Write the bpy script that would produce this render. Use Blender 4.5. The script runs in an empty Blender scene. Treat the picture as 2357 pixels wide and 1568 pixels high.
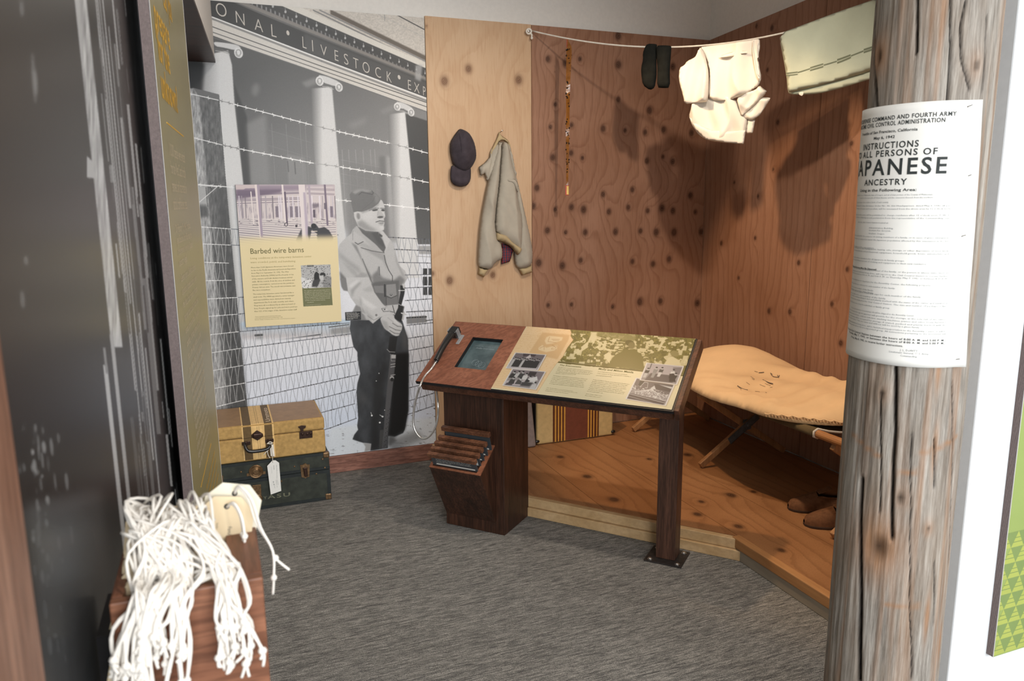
import bpy, math, random
import numpy as np
from mathutils import Vector, Matrix, geometry

SC = bpy.context.scene
COL = SC.collection
PI = math.pi

# ------------------------------------------------------------------ camera
FW, FH, FPX = 2357.0, 1568.0, 1734.0
CX, CY = FW / 2, FH / 2
def _cam_axes():
    down = np.array([1263 - CX, 10240 - CY, FPX]); up = -down / np.linalg.norm(down)
    z = np.array([0, 0, 1.0]); fwd = z - z.dot(up) * up; fwd /= np.linalg.norm(fwd)
    right = np.cross(fwd, up)
    if right[0] < 0: right = -right
    R = np.stack([right, fwd, up])
    b = R @ np.array([5700 - CX, 425 - CY, FPX]); a = -math.atan2(b[1], b[0])
    c, s = math.cos(a), math.sin(a)
    return np.array([[c, -s, 0], [s, c, 0], [0, 0, 1]]) @ R
RC = _cam_axes()
CAM = np.array([0, 0, 1.5])
cd = bpy.data.cameras.new('camera'); cam = bpy.data.objects.new('camera', cd); COL.objects.link(cam)
M = Matrix.Identity(4)
for i in range(3):
    M[i][0] = RC[i][0]; M[i][1] = -RC[i][1]; M[i][2] = -RC[i][2]; M[i][3] = CAM[i]
cam.matrix_world = M
cd.sensor_fit = 'HORIZONTAL'; cd.sensor_width = 36; cd.lens = FPX / FW * 36
cd.clip_start = 0.02
cd.dof.use_dof = True; cd.dof.focus_distance = 3.1; cd.dof.aperture_fstop = 7.0
SC.camera = cam

# ------------------------------------------------------------------ world, lamps, exposure
SC.view_settings.view_transform = 'Standard'; SC.view_settings.look = 'None'
SC.view_settings.gamma = 1; SC.view_settings.exposure = 0.0; SC.view_settings.use_curve_mapping = False
w = bpy.data.worlds.new('room_air'); SC.world = w; w.use_nodes = True
w.node_tree.nodes['Background'].inputs[0].default_value = (1.0, 0.97, 0.93, 1)
w.node_tree.nodes['Background'].inputs[1].default_value = 0.36
def look_at(o, t):
    o.rotation_euler = (Vector(t) - o.location).to_track_quat('-Z', 'Y').to_euler()
def spot(name, loc, tgt, power, col, size, blend=0.5, rad=0.05):
    l = bpy.data.lights.new(name, 'SPOT'); l.energy = power; l.color = col; l.spot_size = math.radians(size)
    l.spot_blend = blend; l.shadow_soft_size = rad
    o = bpy.data.objects.new(name, l); COL.objects.link(o); o.location = loc; look_at(o, tgt); return o
def area(name, loc, tgt, sx, sy, power, col):
    l = bpy.data.lights.new(name, 'AREA'); l.shape = 'RECTANGLE'; l.size = sx; l.size_y = sy; l.energy = power; l.color = col
    o = bpy.data.objects.new(name, l); COL.objects.link(o); o.location = loc; look_at(o, tgt); return o
area('window_daylight', (0.9, -3.4, 2.0), (1.2, 3.0, 1.2), 4.5, 2.4, 330, (0.93, 0.97, 1.0))
area('side_window_daylight', (3.9, -1.9, 1.9), (1.9, 1.2, 1.1), 1.8, 2.0, 34, (0.9, 0.95, 1.0))
spot('spotlight_front', (1.6, 1.7, 2.85), (1.75, 3.3, 0.6), 105, (1.0, 0.87, 0.73), 105, 0.6, 0.045)
spot('spotlight_cell', (1.2, 3.2, 2.85), (2.62, 2.95, 0.75), 120, (1.0, 0.68, 0.40), 63, 0.38, 0.035)
spot('spotlight_mural', (0.55, 2.1, 2.9), (0.55, 4.0, 1.0), 40, (1.0, 0.94, 0.87), 90, 0.7, 0.08)
spot('spotlight_entry', (0.6, 0.1, 2.9), (0.3, 1.4, 0.9), 36, (1.0, 0.90, 0.80), 100, 0.7, 0.08)

# ------------------------------------------------------------------ photo pixel -> point on a real plane
def ray(x, y): return RC @ np.array([x - CX, y - CY, FPX])
def at_z(x, y, z=0.0): d = ray(x, y); return CAM + d * ((z - CAM[2]) / d[2])
def at_y(x, y, Y): d = ray(x, y); return CAM + d * ((Y - CAM[1]) / d[1])
def at_x(x, y, X): d = ray(x, y); return CAM + d * ((X - CAM[0]) / d[0])
def at_pl(x, y, p, n):
    d = ray(x, y); return CAM + d * (np.dot(np.asarray(p) - CAM, n) / np.dot(d, n))
def proj(p):
    d = (np.asarray(p) - CAM) @ RC
    return CX + FPX * d[..., 0] / d[..., 2], CY + FPX * d[..., 1] / d[..., 2]
def V3(*a): return np.array(a, float)
def unit(v): v = np.asarray(v, float); return v / np.linalg.norm(v)

# ------------------------------------------------------------------ mesh builder
class MB:
    def __init__(s): s.v = []; s.f = []; s.m = []
    def add(s, vs, fs, mi=0):
        o = len(s.v); s.v.extend([tuple(map(float, p)) for p in vs])
        for f in fs: s.f.append([o + i for i in f]); s.m.append(mi)
    def obox(s, o, a, b, c, mi=0):
        o, a, b, c = map(np.asarray, (o, a, b, c))
        if np.dot(np.cross(a, b), c) < 0: a, b = b, a
        vs = [o, o + a, o + a + b, o + b, o + c, o + a + c, o + a + b + c, o + b + c]
        s.add(vs, [(3, 2, 1, 0), (4, 5, 6, 7), (0, 1, 5, 4), (1, 2, 6, 5), (2, 3, 7, 6), (3, 0, 4, 7)], mi)
    def box(s, x0, x1, y0, y1, z0, z1, mi=0):
        s.obox(V3(x0, y0, z0), V3(x1 - x0, 0, 0), V3(0, y1 - y0, 0), V3(0, 0, z1 - z0), mi)
    def prism(s, poly, vec, mi=0, mi_side=None):
        n = len(poly); poly = [np.asarray(p, float) for p in poly]; vec = np.asarray(vec, float)
        nn = sum((np.cross(poly[i], poly[(i + 1) % n]) for i in range(n)), V3(0, 0, 0))
        if np.dot(nn, vec) < 0: poly = poly[::-1]
        o = len(s.v); s.v.extend([tuple(p) for p in poly] + [tuple(p + vec) for p in poly])
        s.f.append([o + i for i in range(n)][::-1]); s.m.append(mi if mi_side is None else mi_side)
        s.f.append([o + n + i for i in range(n)]); s.m.append(mi)
        for i in range(n):
            j = (i + 1) % n; s.f.append([o + i, o + j, o + n + j, o + n + i]); s.m.append(mi if mi_side is None else mi_side)
    def tube(s, pts, r, seg=8, closed=False, mi=0, caps=True):
        P = [np.asarray(p, float) for p in pts]; n = len(P); o = len(s.v); prev = None
        for i, p in enumerate(P):
            if closed: t = P[(i + 1) % n] - P[i - 1]
            else: t = P[min(i + 1, n - 1)] - P[max(i - 1, 0)]
            t = unit(t + 1e-12)
            a = prev if prev is not None else (V3(0, 0, 1) if abs(t[2]) < .9 else V3(1, 0, 0))
            a = unit(a - np.dot(a, t) * t); b = np.cross(t, a); prev = a
            rr = r[i] if hasattr(r, '__len__') else r
            if not hasattr(rr, '__len__'): rr = (rr, rr)
            for k in range(seg):
                q = 2 * PI * k / seg
                s.v.append(tuple(p + a * rr[0] * math.cos(q) + b * rr[1] * math.sin(q)))
        for i in range(n if closed else n - 1):
            j = (i + 1) % n
            for k in range(seg):
                l = (k + 1) % seg
                s.f.append([o + i * seg + k, o + i * seg + l, o + j * seg + l, o + j * seg + k]); s.m.append(mi)
        if caps and not closed:
            s.f.append([o + k for k in range(seg)][::-1]); s.m.append(mi)
            s.f.append([o + (n - 1) * seg + k for k in range(seg)]); s.m.append(mi)
    def lathe(s, o, ax, prof, seg=24, mi=0):
        ax = unit(ax); a = unit(np.cross(ax, V3(0, 0, 1) if abs(ax[2]) < .9 else V3(1, 0, 0))); b = np.cross(ax, a)
        o = np.asarray(o, float); st = len(s.v)
        for r, h in prof:
            for k in range(seg):
                q = 2 * PI * k / seg; s.v.append(tuple(o + ax * h + (a * math.cos(q) + b * math.sin(q)) * max(r, 1e-5)))
        for i in range(len(prof) - 1):
            for k in range(seg):
                l = (k + 1) % seg
                s.f.append([st + i * seg + k, st + i * seg + l, st + (i + 1) * seg + l, st + (i + 1) * seg + k]); s.m.append(mi)
        s.f.append([st + k for k in range(seg)][::-1]); s.m.append(mi)
        s.f.append([st + (len(prof) - 1) * seg + k for k in range(seg)]); s.m.append(mi)
    def ball(s, c, r, seg=12, mi=0, sc=(1, 1, 1)):
        st = len(s.v); n = seg // 2
        for i in range(n + 1):
            th = PI * i / n
            for k in range(seg):
                q = 2 * PI * k / seg
                s.v.append((c[0] + r * sc[0] * max(math.sin(th), .001) * math.cos(q), c[1] + r * sc[1] * max(math.sin(th), .001) * math.sin(q), c[2] + r * sc[2] * math.cos(th)))
        for i in range(n):
            for k in range(seg):
                l = (k + 1) % seg
                s.f.append([st + i * seg + k, st + (i + 1) * seg + k, st + (i + 1) * seg + l, st + i * seg + l]); s.m.append(mi)
    def build(s, name, mats, parent=None, loc=None, smooth=False, bevel=0, bseg=2, sub=0, label=None, cat=None, group=None, kind=None, recalc=False):
        root = parent
        while root is not None and root.parent is not None: root = root.parent
        if root is not None: off = np.array(root.location)
        elif loc is not None: off = np.asarray(loc, float)
        else:
            a = np.array(s.v); off = V3((a[:, 0].min() + a[:, 0].max()) / 2, (a[:, 1].min() + a[:, 1].max()) / 2, a[:, 2].min())
        me = bpy.data.meshes.new(name)
        me.from_pydata([(x - off[0], y - off[1], z - off[2]) for x, y, z in s.v], [], s.f)
        if not isinstance(mats, (list, tuple)): mats = [mats]
        for m in mats: me.materials.append(m)
        if len(mats) > 1: me.polygons.foreach_set('material_index', s.m)
        if smooth: me.polygons.foreach_set('use_smooth', [True] * len(s.f))
        me.update()
        o = bpy.data.objects.new(name, me); COL.objects.link(o)
        if root is not None: o.parent = parent
        else: o.location = off
        if bevel:
            b = o.modifiers.new('edge_round', 'BEVEL'); b.width = bevel; b.segments = bseg; b.limit_method = 'ANGLE'; b.angle_limit = math.radians(40)
        if sub:
            b = o.modifiers.new('soften', 'SUBSURF'); b.levels = sub; b.render_levels = sub
        tag(o, label, cat, group, kind)
        return o
def tag(o, label=None, cat=None, group=None, kind=None):
    if label: o['label'] = label
    if cat: o['category'] = cat
    if group: o['group'] = group
    if kind: o['kind'] = kind
    return o
def thing(name, label, cat, loc, group=None):
    o = bpy.data.objects.new(name, None); COL.objects.link(o); o.location = tuple(map(float, loc)); o.empty_display_size = 0.05
    return tag(o, label, cat, group)

# ------------------------------------------------------------------ noise on arrays
def vnoise(x, y, seed=0):
    rs = np.random.RandomState(seed); T = rs.rand(64, 64)
    xi = np.floor(x).astype(int); yi = np.floor(y).astype(int); fx = x - xi; fy = y - yi
    fx = fx * fx * (3 - 2 * fx); fy = fy * fy * (3 - 2 * fy)
    a = T[xi % 64, yi % 64]; b = T[(xi + 1) % 64, yi % 64]; c = T[xi % 64, (yi + 1) % 64]; d = T[(xi + 1) % 64, (yi + 1) % 64]
    return (a * (1 - fx) + b * fx) * (1 - fy) + (c * (1 - fx) + d * fx) * fy
def fbm(x, y, seed=0, oc=4):
    t = 0; amp = .5
    for i in range(oc): t = t + amp * vnoise(x * 2 ** i, y * 2 ** i, seed + i); amp *= .5
    return t

# ------------------------------------------------------------------ materials
class NT:
    def __init__(s, name):
        s.m = bpy.data.materials.new(name); s.m.use_nodes = True; s.t = s.m.node_tree; s.b = s.t.nodes['Principled BSDF']
    def n(s, typ, **kw):
        d = s.t.nodes.new(typ)
        for k, v in kw.items():
            if k[0] == '_': setattr(d, k[1:], v)
        return d
    def l(s, a, b): s.t.links.new(a, b)
    def coord(s, sc=(1, 1, 1), rot=(0, 0, 0), src='Object'):
        tc = s.n('ShaderNodeTexCoord'); mp = s.n('ShaderNodeMapping'); s.l(tc.outputs[src], mp.inputs[0])
        mp.inputs['Scale'].default_value = sc; mp.inputs['Rotation'].default_value = rot; return mp.outputs[0]
    def noise(s, vec, scale, detail=4, rough=.55, dist=0):
        d = s.n('ShaderNodeTexNoise'); s.l(vec, d.inputs['Vector']); d.inputs['Scale'].default_value = scale
        d.inputs['Detail'].default_value = detail; d.inputs['Roughness'].default_value = rough; d.inputs['Distortion'].default_value = dist
        return d.outputs[0]
    def ramp(s, fac, stops, interp='LINEAR'):
        d = s.n('ShaderNodeValToRGB'); s.l(fac, d.inputs[0]); e = d.color_ramp.elements; d.color_ramp.interpolation = interp
        while len(e) > 1: e.remove(e[-1])
        e[0].position = stops[0][0]; e[0].color = (*stops[0][1], 1)
        for p, c in stops[1:]:
            k = e.new(p); k.color = (*c, 1)
        return d.outputs[0]
    def mix(s, fac, a, b, mode='MIX'):
        d = s.n('ShaderNodeMix', _data_type='RGBA', _blend_type=mode)
        for v, k in ((fac, 0), (a, 6), (b, 7)):
            if hasattr(v, 'links'): s.l(v, d.inputs[k])
            elif k == 0: d.inputs[0].default_value = v
            else: d.inputs[k].default_value = (*v, 1)
        return d.outputs[2]
    def math(s, op, a, b=None, c=None):
        d = s.n('ShaderNodeMath', _operation=op)
        for i, v in enumerate((a, b, c)):
            if v is None: continue
            if hasattr(v, 'links'): s.l(v, d.inputs[i])
            else: d.inputs[i].default_value = v
        return d.outputs[0]
    def bump(s, h, strength=.3, dist=.002):
        d = s.n('ShaderNodeBump'); s.l(h, d.inputs['Height']); d.inputs['Strength'].default_value = strength; d.inputs['Distance'].default_value = dist
        s.l(d.outputs[0], s.b.inputs['Normal'])
    def base(s, c, rough=.5, metal=0, spec=.5):
        if hasattr(c, 'links'): s.l(c, s.b.inputs['Base Color'])
        else: s.b.inputs['Base Color'].default_value = (*c, 1)
        s.b.inputs['Roughness'].default_value = rough; s.b.inputs['Metallic'].default_value = metal
        s.b.inputs['Specular IOR Level'].default_value = spec
        return s.m
def srgb(r, g, b):
    return tuple(((c / 255) / 12.92 if c / 255 <= .04045 else ((c / 255 + .055) / 1.055) ** 2.4) for c in (r, g, b))
def plain(name, c, rough=.5, metal=0, var=.12, sc=30, bump=0, spec=.4, bs=200, bd=.001):
    t = NT(name); v = t.coord()
    f = t.noise(v, sc, 4)
    a = tuple(x * (1 - var) for x in c); b = tuple(min(1, x * (1 + var)) for x in c)
    m = t.base(t.ramp(f, [(.3, a), (.7, b)]), rough, metal, spec)
    if bump: t.bump(t.noise(v, bs, 3), bump, bd)
    return m
def wood(name, dark, lite, axis=2, sc=18, stretch=14, rough=.45, bump=.15, pores=.5):
    t = NT(name); s = [1, 1, 1]; s[axis] = 1 / stretch
    v = t.coord(tuple(s))
    f = t.noise(v, sc, 6, .6, .6); g = t.noise(v, sc * 7, 3, .6)
    c = t.ramp(f, [(.3, dark), (.52, tuple((a + b) / 2 for a, b in zip(dark, lite))), (.72, lite)])
    c2 = t.mix(t.ramp(g, [(.42, (pores,) * 3), (.56, (0, 0, 0))]), c, tuple(x * .45 for x in dark))
    m = t.base(c2, rough, 0, .35)
    t.bump(g, bump, .001); return m
def fabric(name, c, var=.1, rough=.9, weave=900, sc=9, bump=.25, c2=None):
    t = NT(name); v = t.coord(); f = t.noise(v, sc, 5)
    a = tuple(x * (1 - var) for x in c); b = c2 or tuple(min(1, x * (1 + var)) for x in c)
    m = t.base(t.ramp(f, [(.32, a), (.68, b)]), rough, 0, .15)
    t.bump(t.noise(v, weave, 2), bump, .0006)
    t.b.inputs['Sheen Weight'].default_value = .05 if max(c) > .05 else 0; return m
# ------------------------------------------------------------------ plywood: grain field stored per vertex, drawn by nodes
def ply_mat(name, pale, mid, dark, knotc, lines=.55):
    t = NT(name); v = t.coord((1, 1, .06)); v2 = t.coord((1, 1, .25))
    fa = t.n('ShaderNodeAttribute'); fa.attribute_name = 'grain'
    ka = t.n('ShaderNodeAttribute'); ka.attribute_name = 'knot'
    ph = t.math('ADD', fa.outputs['Fac'], t.math('MULTIPLY', t.noise(v2, 40, 2), .35))
    fr = t.math('FRACT', ph)
    ring = t.ramp(fr, [(0, (0, 0, 0)), (.62, (.10,) * 3), (.88, (1, 1, 1)), (.95, (.9,) * 3), (1, (0, 0, 0))])
    st = t.noise(v, 160, 3); big = t.noise(t.coord((1, 1, .5)), 3.2, 3)
    c = t.ramp(big, [(.3, mid), (.7, pale)])
    c = t.mix(t.math('MULTIPLY', ring, lines), c, dark)
    c = t.mix(t.ramp(st, [(.5, (0, 0, 0)), (.72, (.38,) * 3)]), c, dark)
    kk = t.ramp(ka.outputs['Fac'], [(0, (1, 1, 1)), (.34, (.95,) * 3), (.50, (.50,) * 3), (.75, (.14,) * 3), (1, (0, 0, 0))])
    kr = t.math('MULTIPLY', t.math('ADD', t.math('SINE', t.math('MULTIPLY', ka.outputs['Fac'], 48)), 5.0), .165)
    c = t.mix(t.math('MULTIPLY', kk, kr), c, knotc)
    m = t.base(c, .55, 0, .25); t.bump(st, .12, .0008); return m
def ply_board(name, o, eu, ev, wd, hts, thick, knots, mat, cell=.01, gs=1.0, seed=1, rings=13, label=None, cat=None, group=None, kind=None, parent=None, clip=None):
    """board with front face spanned by eu (across the grain) and ev (along it); hts = height at u=0 and u=wd"""
    o = np.asarray(o, float); eu = unit(eu); ev = unit(ev); nrm = np.cross(eu, ev)
    nu = max(2, int(wd / cell)); nv = max(2, int(max(hts) / cell))
    U, T = np.meshgrid(np.linspace(0, wd, nu + 1), np.linspace(0, 1, nv + 1), indexing='ij')
    Vv = T * (hts[0] + (hts[1] - hts[0]) * U / wd)
    F = U * rings + 3.2 * gs * fbm(U * 2.3 + 3, Vv * .75, seed, 3) + .7 * gs * vnoise(U * 9, Vv * 2.2, seed + 7)
    K = np.full_like(U, 9.0)
    for (ku, kv, kr) in knots:
        d = np.sqrt((U - ku) ** 2 + ((Vv - kv) * .82) ** 2)
        F = F + 2.4 * gs * np.exp(-np.sqrt(((U - ku) / (kr * 3.2)) ** 2 + ((Vv - kv) / (kr * 4.6)) ** 2))
        K = np.minimum(K, d / (kr * 2.2))
    K = np.clip(K, 0, 1)
    P = o + U[..., None] * eu + Vv[..., None] * ev
    n1 = (nu + 1) * (nv + 1); vs = P.reshape(-1, 3)
    idx = np.arange(n1).reshape(nu + 1, nv + 1)
    q = np.stack([idx[:-1, :-1], idx[1:, :-1], idx[1:, 1:], idx[:-1, 1:]], -1).reshape(-1, 4)
    cs = [idx[0, 0], idx[nu, 0], idx[nu, nv], idx[0, nv]]
    back = [vs[i] - nrm * thick for i in cs]; vs = np.vstack([vs, back])
    b0 = n1
    fs = q.tolist() + [[b0 + 3, b0 + 2, b0 + 1, b0]]
    fs += [list(idx[:, 0]) [::-1] + [b0, b0 + 1], list(idx[nu, :])[::-1] + [b0 + 1, b0 + 2], list(idx[:, nv]) + [b0 + 2, b0 + 3], list(idx[0, :]) + [b0 + 3, b0]]
    root = parent
    off = np.array(root.location) if root is not None else V3(*(o + eu * wd / 2 - nrm * thick / 2))
    me = bpy.data.meshes.new(name); me.from_pydata((vs - off).tolist(), [], fs); me.materials.append(mat)
    for an, A in (('grain', F), ('knot', K)):
        at = me.attributes.new(an, 'FLOAT', 'POINT')
        at.data.foreach_set('value', np.concatenate([A.reshape(-1), [0 if an == 'grain' else 1] * 4]).astype(np.float32))
    me.update(); ob = bpy.data.objects.new(name, me); COL.objects.link(ob)
    if root is not None: ob.parent = parent
    else: ob.location = off
    return tag(ob, label, cat, group, kind)

# ------------------------------------------------------------------ lettering
CHARS = ''.join(chr(c) for c in range(33, 127)) + '•'
def _glyphs(res, bold):
    obs = []
    for ch in [' '] + list(CHARS):
        c = bpy.data.curves.new('glyph', 'FONT'); c.body = 'H' + ch + 'H'; c.resolution_u = res; c.offset = bold
        o1 = bpy.data.objects.new('glyph', c); COL.objects.link(o1)
        c2 = None; o2 = None
        if ch != ' ':
            c2 = bpy.data.curves.new('glyph', 'FONT'); c2.body = ch; c2.resolution_u = res; c2.offset = bold
            o2 = bpy.data.objects.new('glyph', c2); COL.objects.link(o2)
        obs.append((ch, o1, o2))
    c = bpy.data.curves.new('glyph', 'FONT'); c.body = 'HH'; oh = bpy.data.objects.new('glyph', c); COL.objects.link(oh)
    dg = bpy.context.evaluated_depsgraph_get(); dg.update()
    wid = lambda o: max((v.co.x for v in o.evaluated_get(dg).data.splines[0].bezier_points), default=0) if False else None
    def mesh(o):
        m = bpy.data.meshes.new_from_object(o.evaluated_get(dg)); v = np.array([p.co[:2] for p in m.vertices]).reshape(-1, 2); f = [list(p.vertices) for p in m.polygons]
        bpy.data.meshes.remove(m); return v, f
    hh = mesh(oh)[0][:, 0].max(); G = {}
    for ch, o1, o2 in obs:
        adv = mesh(o1)[0][:, 0].max() - hh
        v, f = mesh(o2) if o2 else (np.zeros((0, 2)), [])
        G[ch] = (v, f, adv)
    for ch, o1, o2 in obs:
        for o in (o1, o2):
            if o: d = o.data; bpy.data.objects.remove(o); bpy.data.curves.remove(d)
    d = oh.data; bpy.data.objects.remove(oh); bpy.data.curves.remove(d)
    cap = G['H'][0][:, 1].max()
    return G, cap
GLY = {'r': _glyphs(3, 0.0), 'b': _glyphs(3, 0.016), 's': _glyphs(1, 0.0), 't': _glyphs(4, -0.012)}
def text_pts(st, k='r', space=0.0):
    G, cap = GLY[k]; x = 0; out = []
    for ch in st:
        g = G.get(ch, G[' ']); out.append((g[0] + [x, 0], g[1])); x += g[2] + space
    return out, x - space, cap
def put_text(mb, st, p0, p1, up, cap, k='r', off=.0006, nrm=None, space=0, mi=0, fmap=None, size=None):
    """baseline from p0 to p1 (fits the width); cap = capital height in metres"""
    out, wd, c0 = text_pts(st, k, space); p0 = np.asarray(p0, float); up = np.asarray(up, float)
    if fmap is None:
        p1 = np.asarray(p1, float); ex = p1 - p0; n = unit(np.cross(ex, up)) if nrm is None else nrm
    for v, f in out:
        if not len(v): continue
        if fmap is None: q = p0 + np.outer(v[:, 0] / wd, ex) + np.outer(v[:, 1] * cap / c0, up) + n * off
        else: q = fmap(v[:, 0] / wd, v[:, 1] / c0)
        mb.add(q, f, mi)
def para(mb, lines, p, ex, up, size, lead, k='s', off=.0006, sx=.92, mi=0):
    """lines of small print set solid from a top-left corner; size = capital height"""
    y = 0; p = np.asarray(p, float)
    for ln in lines:
        if ln:
            out, wd, c0 = text_pts(ln, k); sc = size / c0 * sx
            a = p - np.asarray(up) * (y + size); put_text(mb, ln, a, a + np.asarray(ex) * wd * sc, up, size, k, off, mi=mi)
        y += lead

# ------------------------------------------------------------------ relief: an outline filled and swelled (cloth, caps, sacks)
def inside(P, poly):
    x, y = P[:, 0], P[:, 1]; r = np.zeros(len(P), bool); n = len(poly)
    for i in range(n):
        x1, y1 = poly[i]; x2, y2 = poly[(i + 1) % n]
        if y1 == y2: continue
        r ^= ((y1 > y) != (y2 > y)) & (x < (x2 - x1) * (y - y1) / (y2 - y1) + x1)
    return r
def edge_dist(P, poly):
    d = np.full(len(P), 1e9); n = len(poly)
    for i in range(n):
        a = np.array(poly[i]); b = np.array(poly[(i + 1) % n]); ab = b - a; L = ab.dot(ab) + 1e-12
        t = np.clip(((P - a) @ ab) / L, 0, 1); d = np.minimum(d, np.linalg.norm(P - a - t[:, None] * ab, axis=1))
    return d
def smooth_poly(poly, it=1):
    for _ in range(it):
        q = []
        for i in range(len(poly)):
            a = np.array(poly[i]); b = np.array(poly[(i + 1) % len(poly)]); q += [a * .78 + b * .22, a * .22 + b * .78]
        poly = q
    return [tuple(p) for p in poly]
def relief(mb, poly, fr, depth, edge, cell, fold=None, back=0.0, base=0.0, mi=0, round_=1, hfun=None):
    """fr = (origin, ea, eb, n): poly in (a, b) metres; swells by depth along n"""
    if round_: poly = smooth_poly(poly, round_)
    A = np.array(poly); bd = []
    for i in range(len(A)):
        a, b = A[i], A[(i + 1) % len(A)]; k = max(1, int(round(np.linalg.norm(b - a) / cell)))
        for j in range(k): bd.append(a + (b - a) * j / k)
    bd = np.array(bd); lo, hi = A.min(0), A.max(0)
    gx, gy = np.meshgrid(np.arange(lo[0], hi[0], cell), np.arange(lo[1], hi[1], cell * .9)); gx[1::2] += cell / 2
    g = np.stack([gx.ravel(), gy.ravel()], 1); g = g[inside(g, poly)]; g = g[edge_dist(g, poly) > cell * .45]
    P = np.vstack([bd, g]); nb = len(bd)
    r = geometry.delaunay_2d_cdt([Vector(p) for p in P], [(i, (i + 1) % nb) for i in range(nb)], [], 1, 1e-7)
    P = np.array([tuple(v) for v in r[0]]); F = [tuple(f) for f in r[2]]
    d = edge_dist(P, poly); t = np.clip(d / edge, 0, 1); prof = np.sqrt(np.clip(1 - (1 - t) ** 2, 0, 1)); prof[d < 1e-5] = 0
    h = depth * prof if hfun is None else hfun(P[:, 0], P[:, 1]) * np.where(d < 1e-5, 0, 1)
    if fold is not None: h = h + fold(P[:, 0], P[:, 1]) * np.clip(d / (edge * .7), 0, 1)
    o, ea, eb, n = fr; W = o + np.outer(P[:, 0], ea) + np.outer(P[:, 1], eb)
    ori = np.dot(np.cross(ea, eb), n) > 0
    N = len(P); isb = d < 1e-5
    vs = list(W + np.outer(h + base, n)); m2 = {}
    for i in range(N):
        if isb[i]: m2[i] = i
        else: m2[i] = len(vs); vs.append(W[i] + n * (base - back * prof[i]))
    fs = []
    for f in F:
        if len(f) == 3:
            p = P[list(f)]; c = (p[1][0] - p[0][0]) * (p[2][1] - p[0][1]) - (p[1][1] - p[0][1]) * (p[2][0] - p[0][0])
            if (c > 0) != ori: f = f[::-1]
        fs.append(list(f)); g2 = [m2[i] for i in f][::-1]
        if set(g2) != set(f): fs.append(g2)
    mb.add(vs, fs, mi)

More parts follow.
